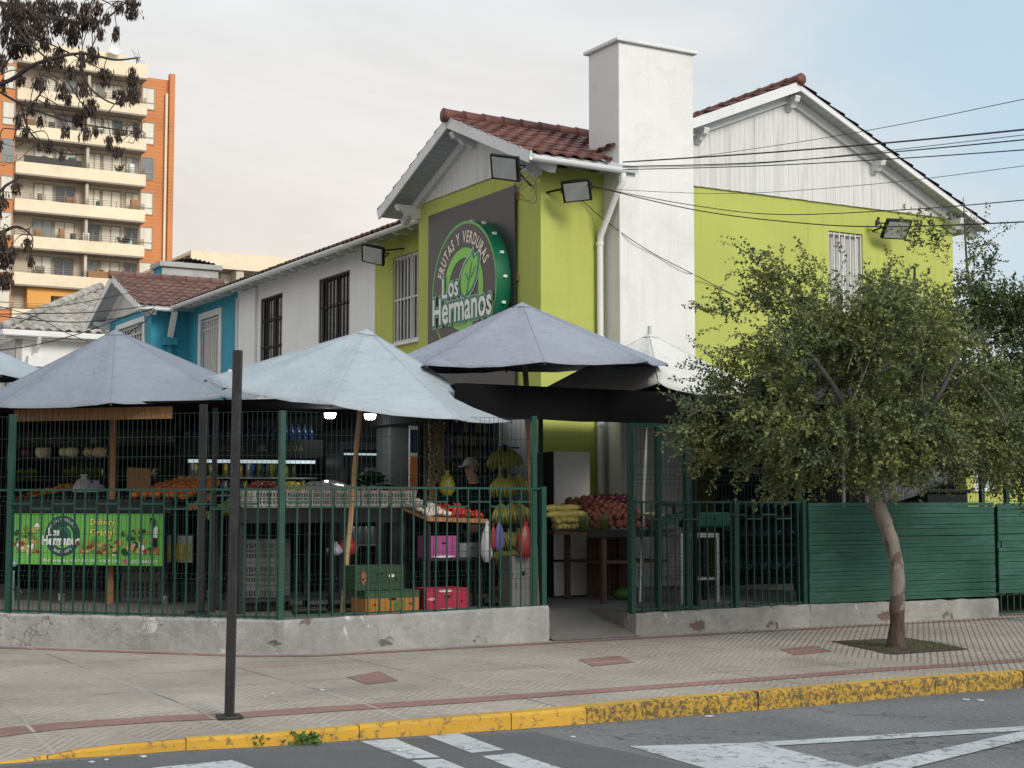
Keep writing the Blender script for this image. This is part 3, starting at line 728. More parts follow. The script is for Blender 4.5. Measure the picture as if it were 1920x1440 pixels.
# ------------------------------------------------------------------ green shop house
house = thing('shop_house', 'lime green two storey corner house with white chimney and the round shop sign', 'house', FS.p(0, 0, 0))
sx0, sz1 = FS.hit(1553, 432); sx1, _ = FS.hit(1617, 440); sz0 = sz1 - 1.35
b = MB(); wall(b, FS, .003, DEP, 0, EZ, 0, [(sx0, sx1, sz0, sz1)]); b.build('wall', M['lime'], house)
b = MB(); wall(b, FW, -BW, -.002, 0, 6.50, 0.0); b.build('wall', M['lime'], house)
wx0, wz1 = FW.hit(737, 484, REC); wz0 = FW.hit(737, 645, REC)[1]; wx1 = wx0 + 1.30
b = MB(); wall(b, FW, XB1 + .001, -BW + .2, 0, EZ + .1, REC, [(wx0, wx1, wz0, wz1)]); b.build('wall', M['lime'], house)
b = MB(); b.box(FS, .2, REC + .1, BW - .18, BW - .001, 0, 6.45); b.build('wall', M['lime'], house)          # hidden flank of the bay
b = MB(); b.box(FS, DEP - .2, DEP - .001, .181, 7.7, 0, EZ); b.build('wall', M['lime'], house)               # rear wall
window(house, FS, sx0, sx1, sz0, sz1, 0, nb=6, hbars=(), pane='curtain', sill=False)
window(house, FW, wx0, wx1, wz0, wz1, REC, nb=9, hbars=(.5,), pane='glass_dark')
# side gable: weathered vertical boards
def gable_boards(fr, x0, x1, zb, zt, y, n, parent, name='gable_boards', seed=1):
    rr = random.Random(seed); c = MB()
    for i in range(n):
        a = x0 + (x1 - x0) * i / n + .0015; d = x0 + (x1 - x0) * (i + 1) / n - .0015; yo = y - rr.uniform(0, .004)
        za, zd = zt(a), zt(d)
        if max(za, zd) - zb < .01: continue
        pk = [fr.p(a, yo, zb + rr.uniform(-.004, .004)), fr.p(d, yo, zb + rr.uniform(-.004, .004)), fr.p(d, yo, max(zd, zb + .005)), fr.p(a, yo, max(za, zb + .005))]
        c.prism(pk, fr.ey * .03)
    return c.build(name, M['siding'], parent)
gable_boards(FS, REC + .02, DEP - .02, EZ - .02, zroof, -.035, 74, house)
b = MB(); b.prism([FS.p(REC, 0, EZ + .004), FS.p(DEP, 0, EZ + .004), FS.p(RX, 0, zroof(RX))], FS.ey * .15); b.build('gable_wall', M['white_wall'], house)
VG = .34
main_roof(house, -VG, -XB1, 'tile', 11, front_clip=lambda c: FS.loc(c)[1] > .02 or FS.loc(c)[0] > CX0 + .05, cut=True)
for s in (0, 1):
    X = (lambda x: x) if s == 0 else (lambda x: 2 * RX - x)
    e0 = REC - OV if s else CX0 + .12
    # sloping rafter against the gable, barge board on the verge, soffit boards between
    b = MB(); b.beam(S3(X(e0 + .02), -.05, zroof(X(e0)) - .075), S3(X(RX - .0), -.05, zroof(RX) - .075), .10, .15); b.build('rafter', M['white_paint'], house)
    b = MB(); b.beam(S3(X(e0 - .05), -VG + .0, zroof(X(e0 - .05)) + (.05 if s == 0 else .02)), S3(X(RX), -VG + .0, zroof(RX) + (.05 if s == 0 else .02)), .028, .15 if s == 0 else .07); b.build('barge_board', M['white_paint'], house)
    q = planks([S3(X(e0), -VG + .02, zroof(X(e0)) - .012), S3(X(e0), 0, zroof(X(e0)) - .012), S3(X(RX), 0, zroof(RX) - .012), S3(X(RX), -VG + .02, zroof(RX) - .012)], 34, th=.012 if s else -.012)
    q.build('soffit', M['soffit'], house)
for x in (REC + 1.86, RX, DEP - 1.86, DEP - .05):
    bracket(FS, x, -.0, -VG + .04, zroof(x) - .09, house)
# bay roof with the front gable
def zbay(y): return BZ + BSL * min(y, BW - y)
YA = BW / 2
def bay_roof(parent, FWb, y_right, mname, seed):
    """bay gable roof; FWb is the front frame whose x=0 is the bay's right corner and x=-BW its left one"""
    csl = math.hypot(1, BSL); Lu = (YA + OV) * csl; th = .10; Lx = OV + 3.2
    def Q(x, y, z): return FWb.p(-y, x, z)             # x into the house, y to the left
    vl = -FWb.ex
    for s in (0, 1):
        Yf = (lambda y: y) if s == 0 else (lambda y: BW - y)
        sgn = 1 if s == 0 else -1
        cl = lambda c: FWb.loc(c)[1] < REC - OV + (FWb.loc(c)[2] - .1 - zroof(REC - OV)) / SL + .25
        tl = tiles(Q(-OV - .02, Yf(-OV - .04), zbay(-OV - .04) + th + .02), FWb.ey, vl * sgn + Vector((0, 0, BSL)), Lx, Lu + .04, seed=seed + s, clip=cl)
        tl.build('bay_roof', M[mname], parent)
        c = MB(); c.prism([Q(-OV + .02, Yf(-OV), zbay(-OV)), Q(-OV + .02, Yf(YA), zbay(YA)), Q(-OV + .02, Yf(YA), zbay(YA) + th), Q(-OV + .02, Yf(-OV), zbay(-OV) + th)], FWb.ey * (OV + REC + .4)); c.build('roof_deck', M['soffit'], parent)
        c = MB(); c.beam(Q(-OV, Yf(-OV - .05), zbay(-OV - .05) + .045), Q(-OV, Yf(YA), zbay(YA) + .045), .03, .17); c.build('barge_board', M['white_paint'], parent)
        c = MB(); c.beam(Q(-.06, Yf(-OV + .05), zbay(-OV + .05) - .08), Q(-.06, Yf(YA), zbay(YA) - .08), .11, .15); c.build('rafter', M['white_paint'], parent)
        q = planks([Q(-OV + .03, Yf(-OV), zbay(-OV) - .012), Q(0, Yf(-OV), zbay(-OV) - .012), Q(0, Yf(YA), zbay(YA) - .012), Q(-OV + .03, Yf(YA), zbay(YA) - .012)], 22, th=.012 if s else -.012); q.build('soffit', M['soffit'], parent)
    ridge(Q(-OV - .05, YA, zbay(YA) + th + .05), Q(Lx - OV - .6, YA, zbay(YA) + th + .05), .10).build('ridge_tiles', M[mname], parent, smooth=True)
    for y in (.02, YA, BW - .02):
        bracket(FWb, -y, -.0, -OV + .06, zbay(y) - .10, parent, .12)
bay_roof(house, FW, 0, 'tile', 21)
gable_boards(FW, -BW + .01, -.01, 6.50, lambda x: zbay(-x), -.03, 34, house, seed=3)
b = MB(); b.prism([FW.p(-BW, 0, 6.504), FW.p(0, 0, 6.504), FW.p(-.2, 0, 6.51), FW.p(-YA, 0, zbay(YA) - .01), FW.p(-BW + .2, 0, 6.51)], FW.ey * .15); b.build('gable_wall', M['white_wall'], house)
# chimney
b = MB(); b.box(FS, CX0, CX1, CY0, CY1, 0, CT); ch = b.build('chimney', M['white_stucco'], house, bev=.015)
b = MB(); b.box(FS, CX0 - .06, CX1 + .06, CY0 - .06, CY1 + .06, CT + .001, CT + .055); b.build('chimney_cap', M['white_paint'], ch, bev=.01)
# gutters and pipes
b = MB(); gutter(b, FS.p(-OV - .02, -OV - .11, BZ - BSL * OV + .02), FS.p(CX0 - .03, -OV - .11, BZ - BSL * OV - .0)); b.build('gutter', M['white_paint'], house)
b = MB(); gutter(b, FW.p(-BW - OV, REC - OV - .12, zroof(REC - OV) + .03), FW.p(XB1, REC - OV - .12, zroof(REC - OV) + .03)); b.build('gutter', M['white_paint'], house)
b = MB(); xp = FS.hit(1125, 500, -.08)[0]; gx = FS.hit(1155, 330, -.55)[0]
zg = BZ - BSL * OV - .06
b.tube([FS.p(CX0 - .06, -OV - .11, zg), FS.p(CX0 - .06, -OV - .11, zg - .12), FS.p(CX0 - .10, -OV + .0, zg - .28), FS.p(xp, -.10, zg - .85), FS.p(xp, -.08, zg - 1.0), FS.p(xp, -.08, .3)], .05, 10); b.build('downpipe', M['white_pipe'], house, smooth='auto')
for z in (5.3, 3.9, 2.6):
    b = MB(); b.tube([FS.p(xp - .0, -.08, z), FS.p(xp, -.08, z + .05)], .06, 10); b.build('pipe_clamp', M['white_pipe'], house)
# rafter tails under the long eave
def tails(parent, xa, xb, step=.62):
    x = xb - .3
    while x > xa + .1:
        prof = [(0, 0), (0, -.16), (.12, -.17), (.22, -.12), (.34, -.10), (.42, -.02), (.44, 0)]
        c = MB(); c.prism([FW.p(x - .035, REC - px, zroof(REC - px * .95) - .005 + pz * .8) for px, pz in prof], FW.ex * .07); c.build('rafter_tail', M['white_paint'], parent); x -= step
tails(house, XB1, -BW)
bpy.data.objects['shop_house']['label'] = 'lime green two storey corner house with white chimney and round shop sign'

# ------------------------------------------------------------------ white middle house
wh = thing('row_house', 'white row house with two dark barred windows between the green and the blue house', 'house', FW.p((XB1 + XB2) / 2, REC, 0))
a0, zt1 = FW.hit(489, 560, REC); a1, _ = FW.hit(530, 549, REC); c0_, zt2 = FW.hit(598, 527, REC); c1_, _ = FW.hit(656, 511, REC)
zt = (zt1 + zt2) / 2; hol = [(a0, a1, zt - 1.75, zt), (c0_, c1_, zt - 2.0, zt + .02)]
b = MB(); wall(b, FW, XB2 + .001, XB1 - .001, 0, EZ + .1, REC, hol); b.build('wall', M['white_wall'], wh)
for h in hol: window(wh, FW, *h, REC, frame='iron_brown', bars='iron_brown', pane='glass_dark', nb=9, hbars=(.35, .7), sill=False)
b = MB(); xq = FW.hit(478, 600, REC)[0]; b.box(FW, XB2 + .25, xq + .15, REC - .06, REC - .002, 0, EZ); b.build('pilaster', M['white_wall'], wh)
b = MB(); b.cyl(FW.p(XB2 + .12, REC - .05, 0), FW.p(XB2 + .12, REC - .05, EZ - .1), .035, 8); b.build('conduit', M['white_paint'], wh)
main_roof(wh, -XB1, -XB2, 'tile_old', 31); tails(wh, XB2, XB1)
b = MB(); gutter(b, FW.p(XB2, REC - OV - .12, zroof(REC - OV) + .03), FW.p(XB1, REC - OV - .12, zroof(REC - OV) + .03)); b.build('gutter', M['white_paint'], wh)

# ------------------------------------------------------------------ blue house with its own gabled bay
bh = thing('row_house', 'turquoise row house with gabled bay and brown tiled roof beyond the white house', 'house', FW.p((XB2 + XB3) / 2, REC, 0))
b0, zb1 = FW.hit(378, 600, REC); b1, _ = FW.hit(413, 590, REC)
hb = [(b0, b1, zb1 - 1.9, zb1)]
b = MB(); wall(b, FW, XBI, XB2 - .001, 0, EZ + .1, REC, hb); b.build('wall', M['blue'], bh)
window(bh, FW, *hb[0], REC, nb=8, pane='curtain', trim=.16, hbars=(.86,), sill=True)
FB = Fr(FW.p(XBI, 0, 0), -60); FBS = Fr(FW.p(XBI, 0, 0), 30)
b2, zb2 = FB.hit(222, 622, 0); b3, _ = FB.hit(270, 600, 0); zb2 = (zb2 + FB.hit(270, 600, 0)[1]) / 2; b2 = max(b2, -3.6); b3 = min(b3, -.25)
b = MB(); wall(b, FB, -BW, 0, 0, 6.5, 0, [(b2, b3, zb2 - 1.6, zb2)]); b.build('wall', M['blue'], bh)
window(bh, FB, b2, b3, zb2 - 1.6, zb2, 0, nb=10, trim=.14, hbars=(.85,), pane='glass_dark')
b = MB(); wall(b, FBS, .181, REC + .17, 0, 6.45, .002, []); b.build('wall', M['blue'], bh)
gable_boards(FB, -BW + .01, -.01, 6.50, lambda x: zbay(-x), -.03, 30, bh, seed=8)
bay_roof(bh, FB, 0, 'tile_blue', 41)
main_roof(bh, -XB2, -XB3, 'tile_blue', 51); tails(bh, XBI, XB2)
b = MB(); gutter(b, FW.p(XBI, REC - OV - .12, zroof(REC - OV) + .03), FW.p(XB2, REC - OV - .12, zroof(REC - OV) + .03)); gutter(b, FBS.p(-OV, -OV - .11, BZ - BSL * OV + .02), FBS.p(REC - OV - .1, -OV - .11, BZ - BSL * OV + .02)); b.build('gutter', M['white_paint'], bh)
xd = FBS.hit(318, 600, -.06)[0]
b = MB(); b.beam(FBS.p(REC - OV - .05, -OV - .10, BZ - BSL * OV - .03), FBS.p(xd, -.12, 5.70), .13, .13); b.build('downpipe', M['white_pipe'], bh)
b = MB(); b.box(FBS, xd - .17, xd + .17, -.2, -.001, 5.5, 5.70); b.box(FBS, xd - .06, xd + .06, -.12, -.001, 0, 5.5); b.build('downpipe', M['blue'], bh)
yc = -XB3 - .45
b = MB(); b.box(FS, 1.35, 3.0, yc, yc + .8, 5, 8.12); cb = b.build('chimney', M['grey_render'], bh)
b = MB(); b.box(FS, 1.342, 1.349, yc, yc + .8, 5, 8.12); b.build('chimney_side', M['blue'], cb)
b = MB(); b.box(FS, 1.26, 3.09, yc - .09, yc + .89, 8.123, 8.26); b.build('chimney_cap', M['grey_render'], cb)
b = MB(); n = 44
for i in range(n + 1):
    x = 1.75 + 1.15 * i / n; z = 8.30 + .022 * math.sin(i * 1.25) + .12 * math.sin((i / n) ** .6 * math.pi) * .8
    b.v += [FS.p(x, yc - .05, z), FS.p(x, yc + .75, z + .03)]
for i in range(n): b.f.append((2 * i, 2 * i + 2, 2 * i + 3, 2 * i + 1))
M['rust'] = mat('rusty_sheet', (.045, .022, .016), .8, .4, 5, 60, .2)
o = b.build('rain_sheet', M['rust'], cb); md = o.modifiers.new('solid', 'SOLIDIFY'); md.thickness = .01

# ------------------------------------------------------------------ cream house with grey hipped roof
gp = at(9, 622, 47); GH = Fr((gp.x, gp.y, 0), 30); gz = gp.z
gh = thing('hip_roof_house', 'cream house with grey tiled hip roof at the left, behind the umbrellas', 'house', GH.p(4, 2, 0))
b = MB(); wall(b, GH, .45, 10, 0, gz - .12, .45); b.build('wall', M['white_stucco'], gh)
FGW = Fr(GH.p(.45, .45, 0), -60)
b = MB(); wall(b, FGW, -9, 0, 0, gz - .12, 0, [(-2.2, -.9, 4.6, 5.9)]); b.build('wall', M['white_stucco'], gh)
window(gh, FGW, -2.2, -.9, 4.6, 5.9, 0, nb=0, sill=True)
hs = .50; Hh = 4.6
tiles(GH.p(-.05, -.05, gz + .12), GH.ex, GH.ey + Vector((0, 0, hs)), 8.5, 4.5, tw=.32, ch=.40, seed=61, clip=lambda c: GH.loc(c)[0] > GH.loc(c)[1] - .1, wave=.04).build('roof', M['tile_grey'], gh)
tiles(GH.p(-.05, 10, gz + .12), -GH.ey, GH.ex + Vector((0, 0, hs)), 10, 4.5, tw=.32, ch=.40, seed=62, clip=lambda c: GH.loc(c)[0] < GH.loc(c)[1] + .1, wave=.04).build('roof', M['tile_grey'], gh)
ridge(GH.p(0, 0, gz + .20), GH.p(4, 4, gz + .2 + 4 * hs), .13, .42).build('ridge_tiles', M['tile_grey'], gh, smooth=True)
b = MB(); b.box(GH, -.08, 10, -.12, -.0, gz - .1, gz + .08); b.box(GH, -.10, -.0, -.0, 10, gz - .1, gz + .08); b.box(GH, .1, 10, .1, .44, gz - .16, gz - .10); b.build('gutter', M['white_paint'], gh, bev=.02)
xx = GH.hit(68, 660, .35)[0]
b = MB(); b.tube([GH.p(xx, -.06, gz - .1), GH.p(xx, .1, gz - .35), GH.p(xx - .05, .35, gz - .6), GH.p(xx - .05, .38, 2)], .07, 8); b.box(GH, xx - .28, xx + .2, .18, .448, gz - 1.02, gz - .68); b.build('downpipe', M['white_paint'], gh)

# ------------------------------------------------------------------ apartment tower and low block behind
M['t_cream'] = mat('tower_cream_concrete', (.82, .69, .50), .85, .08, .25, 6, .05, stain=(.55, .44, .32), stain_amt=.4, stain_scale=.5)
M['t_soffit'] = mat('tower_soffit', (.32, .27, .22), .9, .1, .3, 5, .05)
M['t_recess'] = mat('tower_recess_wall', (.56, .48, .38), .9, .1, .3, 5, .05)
def brick_mat():
    m, t, p = base_mat('tower_orange_brick', .85); co = t.coord(); a = t.noise(co, .25, 5)
    c = t.mix(1, (.58, .225, .085), t.ramp(a, .3, .7, .82, 1.12), 'MULTIPLY')
    sp = t.new('ShaderNodeSeparateXYZ'); t.link(co, sp.inputs[0])
    s = t.math('SINE', t.math('MULTIPLY', sp.outputs[2], 2 * math.pi / .28)); c = t.mix(t.ramp(s, .6, 1, 0, .35), c, (.66, .36, .18))
    t.link(c, p.inputs['Base Color']); return m
M['t_brick'] = brick_mat()
M['t_yellow'] = mat('tower_ochre', (.72, .36, .10), .85, .06, .3, 5, .04)
M['t_glass'] = mat('tower_glass', (.20, .215, .21), .15, .3, .25, 3, .05, spec=.6)
M['t_curtain'] = mat('tower_curtain', (.70, .66, .56), .8, .2, .3, 4, .06, stretch=(5, 5, .4))
M['t_pale'] = mat('tower_pale_blind', (.80, .74, .60), .8, .1, .3, 4, .05); M['t_dark'] = mat('tower_dark_glass', (.06, .065, .07), .15, .3, .3, 4, .05, spec=.6)
M['t_rail'] = mat('tower_railing', (.19, .155, .115), .5, .1, 1, 10, .05)
M['t_frame'] = mat('tower_frames', (.30, .25, .19), .5, .1, 1, 10, .05)
tp = at(325, 142, 112); TF = Fr((tp.x, tp.y, 0), 30); TZ = tp.z
tower = thing('apartment_tower', 'tall apartment tower of orange brick with rows of cream balconies', 'building', TF.p(-8, 2, 0))
X = lambda px, y=0: TF.hit(px, 300, y)[0]
xa, xb_, xc = X(30, -1.3), X(274, -1.3), X(272)
b = MB(); b.box(TF, -24, xa - .02, -.9, 14, -1, TZ - 1); b.build('wall', M['t_brick'], tower)
b = MB(); b.box(TF, X(262), 0, 0, 14, -1, TZ - .4); b.build('wall', M['t_brick'], tower)
b = MB(); b.box(TF, X(313), 0.02, -.45, -.001, -1, TZ); b.build('brick_fin', M['t_brick'], tower)
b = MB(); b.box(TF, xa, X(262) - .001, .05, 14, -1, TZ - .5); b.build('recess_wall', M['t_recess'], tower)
b = MB(); b.cyl(TF.p(X(309), -.2, 0), TF.p(X(309), -.2, TZ - 1.5), .11, 6); b.build('downpipe', M['t_cream'], tower)
FH = 2.56; zb0 = TF.hit(274, 349, -1.3)[1]
rt = random.Random(12)
fl_tops = [TF.hit(274, y, -1.3)[1] for y in (147, 216, 282, 349, 416, 482, 549)] ; fl_tops += [fl_tops[-1] - FH * k for k in range(1, 4)]
for k, zf in enumerate(fl_tops):
    fh = 1.0
    b = MB(); top = zf + (.84 if k else 1.05)
    b.box(TF, xa, xb_, -1.3, -1.12, zf + .02, top); b.box(TF, xa, xa + .15, -1.12, .04, zf + .02, top); b.box(TF, xb_ - .15, xb_, -1.12, .04, zf + .02, top)
    bal = b.build('balcony', M['t_cream'], tower)
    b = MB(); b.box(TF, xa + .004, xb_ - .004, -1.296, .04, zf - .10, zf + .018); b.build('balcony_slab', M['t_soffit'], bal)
    if k == 0: continue
    b = MB()
    for z in (top + .12, top + .28, top + .44): b.beam(TF.p(xa + .05, -1.2, z), TF.p(xb_ - .05, -1.2, z), .03, .03); b.beam(TF.p(xa + .07, -1.18, z), TF.p(xa + .07, 0, z), .03, .03); b.beam(TF.p(xb_ - .07, -1.18, z), TF.p(xb_ - .07, 0, z), .03, .03)
    n = 9
    for i in range(n + 1):
        x = xa + .05 + (xb_ - xa - .1) * i / n; b.beam(TF.p(x, -1.2, top), TF.p(x, -1.2, top + .46), .035, .035, (0, 1, 0))
    b.build('railing', M['t_rail'], bal)
    zc = zf + .1; zt_ = zf + FH - .25
    xm = X(158)
    b = MB(); b.box(TF, xm - .1, xm + .1, -1.0, .04, zc, zt_ + .15); b.build('partition', M['t_recess'], tower)
    for (p0, p1) in ((64, 102), (104, 143), (164, 190), (192, 229), (236, 262)):
        x0, x1 = X(p0), X(p1); b = MB()
        b.box(TF, x0, x0 + .07, -.03, .048, zc, zt_); b.box(TF, x1 - .07, x1, -.03, .048, zc, zt_); b.box(TF, x0 + .07, x1 - .07, -.03, .048, zt_ - .08, zt_); b.box(TF, (x0 + x1) / 2 - .03, (x0 + x1) / 2 + .03, -.02, .046, zc, zt_ - .08)
        wn = b.build('window', M['t_frame'], tower)
        b = MB(); b.quad(TF.p(x0 + .07, .03, zc), TF.p(x1 - .07, .03, zc), TF.p(x1 - .07, .03, zt_ - .08), TF.p(x0 + .07, .03, zt_ - .08)); b.build('pane', M[rt.choice(('t_curtain', 't_curtain', 't_glass', 't_pale', 't_dark'))], wn)
        if rt.random() < .5:
            b = MB(); w0_ = x0 + .08; w1_ = x0 + (x1 - x0) * rt.uniform(.25, .6); b.quad(TF.p(w0_, .022, zc), TF.p(w1_, .022, zc), TF.p(w1_, .022, zt_ - .08), TF.p(w0_, .022, zt_ - .08)); b.build('curtain', M['t_curtain'], wn)
    for (p0, p1, yy, zz0) in ((264, 289, -.06, .75), (2, 26, -.96, .75)):
        x0, x1 = X(p0, yy), X(p1, yy); z0_, z1_ = zf + zz0, zf + FH - .1
        b = MB(); b.box(TF, x0, x1, yy, yy + .055, z0_, z0_ + .07); b.box(TF, x0, x1, yy, yy + .055, z1_ - .07, z1_); b.box(TF, x0, x0 + .07, yy, yy + .055, z0_ + .07, z1_ - .07); b.box(TF, x1 - .07, x1, yy, yy + .055, z0_ + .07, z1_ - .07); b.box(TF, x0 + .07, x1 - .07, yy, yy + .05, z0_ + .5, z0_ + .56)
        wn = b.build('window', M['t_frame'], tower)
        b = MB(); b.quad(TF.p(x0 + .05, yy + .04, z0_ + .05), TF.p(x1 - .05, yy + .04, z0_ + .05), TF.p(x1 - .05, yy + .04, z1_ - .05), TF.p(x0 + .05, yy + .04, z1_ - .05)); b.build('pane', M['t_glass' if rt.random() < .4 else 't_curtain'], wn)
    # things left on the balconies
    for q in range(5):
        x = rt.uniform(xa + .6, xb_ - .8); s = rt.uniform(.2, .6); b = MB(); b.box(TF, x, x + s, -.9, -.5, zf + .9, zf + .95 + rt.uniform(.2, .75)); b.build('balcony_clutter', M[rt.choice(('wood', 'wire_green', 't_rail', 'iron_brown', 'wood_dark', 'cardboard', 'white_paint', 'slat_green'))], bal)
    if k in (2, 3, 5):
        x = rt.uniform(xa + 6, xb_ - 1.2); b = MB()
        for q in range(26): a_ = rt.uniform(0, 6.3); r_ = rt.uniform(.1, .5); c_ = TF.p(x, -.8, top + .1); b.add([c_, c_ + Vector((math.cos(a_) * r_, -.1, rt.uniform(.0, .6))), c_ + Vector((math.cos(a_) * r_ + .12, -.1, rt.uniform(.0, .6)))], [(0, 1, 2)])
        b.build('balcony_plant', M['wire_green'], bal)
    if k in (3, 6):
        b = MB(); x = X(158 if k == 6 else 34); b.box(TF, x + .15, x + (3.2 if k == 6 else 4.2), -1.24, -1.2, top + .02, top + .5); b.build('balcony_screen', M['wood' if k == 6 else 'iron_brown'], bal)
xs_, ys_ = X(52), X(96)
b = MB(); b.box(TF, xs_, ys_, -.9, .04, fl_tops[7] - .2, fl_tops[6] - .12); b.build('ochre_panel', M['t_yellow'], tower)
b = MB(); b.box(TF, X(96), X(190), -.9, -.7, fl_tops[6] - .62, fl_tops[6] - .12); b.build('ochre_panel', M['t_yellow'], tower)
b = MB(); b.box(TF, xa + 1.5, X(232), .2, 5, TZ - .6, TZ + 1.1); b.build('roof_house', M['t_cream'], tower)
dp = TF.p(X(210), -.3, fl_tops[0] + 2.0)
b = MB(); b.lathe(dp, [(.02, 0), (.3, .08), (.48, .2), (.46, .21), (.28, .1)], 14, (.3, -.9, .4)); b.cyl(dp, dp + Vector((0, .1, -1.0)), .05, 6); b.build('satellite_dish', M['white_paint'], tower)

lp = at(372, 474, 96); LF = Fr((lp.x, lp.y, 0), 30)
blk = thing('low_apartment_block', 'low cream apartment block behind the blue house, right of the tower', 'building', LF.p(6, 0, 0))
b = MB(); b.box(LF, -.8, 14, 0, 10, 0, lp.z - 2.9); b.build('wall', M['t_cream'], blk)
b = MB(); b.box(LF, -.8, 14, -1.0, -.85, lp.z - 1.05, lp.z); b.box(LF, -.8, 14, -.85, 10, lp.z - .25, lp.z - .05); b.build('parapet', M['t_cream'], blk)
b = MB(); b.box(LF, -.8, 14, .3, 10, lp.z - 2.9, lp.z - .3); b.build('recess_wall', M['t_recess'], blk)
for p0, p1 in ((388, 437), (455, 500), (505, 545)):
    x0, x1 = LF.hit(p0, 500, .25)[0], LF.hit(p1, 500, .25)[0]; b = MB(); z0_, z1_ = lp.z - 2.8, lp.z - 1.1
    for k in range(3): xk = x0 + (x1 - x0) * k / 2; b.box(LF, xk - .05, xk + .05, .22, .298, z0_, z1_)
    b.box(LF, x0, x1, .23, .297, z1_ - .1, z1_); wn = b.build('window', M['t_frame'], blk)
    b = MB(); b.quad(LF.p(x0, .28, z0_), LF.p(x1, .28, z0_), LF.p(x1, .28, z1_), LF.p(x0, .28, z1_)); b.build('pane', M['t_curtain'], wn)
for p0 in (447, 384):
    x0 = LF.hit(p0, 500, -.5)[0]; b = MB(); b.box(LF, x0 - .25, x0 + .25, -.84, .29, lp.z - 2.9, lp.z - 1.06); b.build('pier', M['t_recess'], blk)

# ------------------------------------------------------------------ shop sign on the bay
sl, st_ = FW.hit(803, 405, -.06); sr, st2 = FW.hit(965, 347, -.06); stz = (st_ + st2) / 2
sgn = thing('shop_sign', 'dark square signboard with a round projecting fruit shop emblem on the lime bay', 'sign', FW.p((sl + sr) / 2, -.05, stz - 3.4))
b = MB(); b.box(FW, sl, sr, -.06, -.03, stz - 3.4, stz); b.build('board', M['board'], sgn, bev=.004)
for zz in (stz - .12, stz - 1.35, stz - 1.95, stz - 3.0):
    b = MB(); b.box(FW, sr - .02, sr + .035, -.028, -.004, zz - (.5 if abs(zz - stz + 1.95) < .1 else .1), zz); b.build('batten', M['wood'], sgn)
YS = -.30
cl_, _ = FW.hit(811, 540, YS); cr_, _ = FW.hit(932, 530, YS); cxs = (cl_ + cr_) / 2; RS = (cr_ - cl_) / 2
czs = FW.hit(880, 412, YS)[1] - RS
n = 64
b = MB()
for k in range(n):
    a = 2 * math.pi * k / n
    for rr_, yy in ((RS, YS), (RS, -.062)): b.v.append(FW.p(cxs + rr_ * math.cos(a), yy, czs + rr_ * math.sin(a)))
for k in range(n): b.f.append((2 * k, 2 * ((k + 1) % n), 2 * ((k + 1) % n) + 1, 2 * k + 1))
disc(b, FW, cxs, czs, RS, YS + .001, n)
box = b.build('light_box', M['g_dark'], sgn, smooth='auto')
b = MB()
for k in range(9):
    a = R(-80 + k * 21); b.box(Fr(FW.p(cxs + (RS + .012) * math.cos(a), -.17, czs + (RS + .012) * math.sin(a)), -60), -.02, .02, -.03, .03, -.02, .02)
b.build('clip', M['print_white'], box)
b = MB(); disc(b, FW, cxs, czs, RS * .965, YS - .002, n); b.build('face', M['sign_face'], box)
b = MB(); ring(b, FW, cxs, czs, RS * .962, RS * 1.0, YS - .004); b.build('outer_ring', M['g_ring'], box)
b = MB(); ring(b, FW, cxs, czs, RS * .46, RS * .61, YS - .006); b.build('inner_ring', M['g_light'], box)
b = MB(); arc_text(b, FW, 'FRUTAS Y VERDURAS', cxs, czs, RS * .69, RS * .17, YS - .006, 162, 24, off=.03); b.build('lettering', M['print_cream'], box)
b = MB(); arc_text(b, FW, 'Y M\u00c1S', cxs, czs, RS * .86, RS * .145, YS - .006, 240, 282, True, off=.03); b.build('lettering', M['print_cream'], box)
def px2(u_, v_): return cxs + u_ * RS, czs + v_ * RS
leaf = [(-.05, -.08), (-.10, .06), (-.06, .22), (.05, .36), (.20, .44), (.30, .54), (.33, .42), (.45, .47), (.50, .44), (.48, .30), (.42, .12), (.30, -.02), (.14, -.12), (.05, -.14)]
def leafpoly(mb, s, y):
    cx_, cy_ = .2, .18; mb.poly([FW.p(*[(q[0], y, q[1]) for q in [px2(cx_ + (u_ - cx_) * s, cy_ + (v_ - cy_) * s)]][0]) for u_, v_ in leaf])
b = MB(); leafpoly(b, 1.16, YS - .010); b.build('leaf_outline', M['print_white'], box)
b = MB(); leafpoly(b, 1.09, YS - .013); b.build('leaf_outline', M['g_mid'], box)
b = MB(); leafpoly(b, .90, YS - .016); b.build('leaf', M['g_light'], box)
b = MB()
for q in ([(.10, -.10), (.26, .36), (.29, .36), (.14, -.11)], [(.16, .10), (.08, .22), (.10, .23), (.18, .14)], [(.24, .16), (.40, .30), (.41, .28), (.25, .12)]):
    b.poly([FW.p(px2(u_, v_)[0], YS - .019, px2(u_, v_)[1]) for u_, v_ in q])
b.build('leaf_veins', M['g_mid'], box)
def name_on(sgn_box, fr, cx_, cz_, r, y, mats=('print_white', 'g_mid', 'print_white'), offs=(.100, .086, .018)):
    for k, (mn, of) in enumerate(zip(mats, offs)):
        b = MB(); yy = y - .004 * (k + 1)
        put_text(b, fr, 'H', cx_ - .93 * r, cx_ - .68 * r, cz_ - .45 * r, yy, h=.38 * r, off=of)
        put_text(b, fr, 'ermanos', cx_ - .62 * r, cx_ + .88 * r, cz_ - .45 * r, yy - .0004, h=.27 * r, off=of)
        put_text(b, fr, 'L', cx_ - .62 * r, cx_ - .47 * r, cz_ - .07 * r, yy - .0008, h=.29 * r, off=of)
        put_text(b, fr, 'os', cx_ - .42 * r, cx_ - .12 * r, cz_ - .07 * r, yy - .0012, h=.20 * r, off=of)
        b.build('lettering' if k == 2 else 'lettering_outline', M[mn], sgn_box)
name_on(box, FW, cxs, czs, RS, YS - .018)

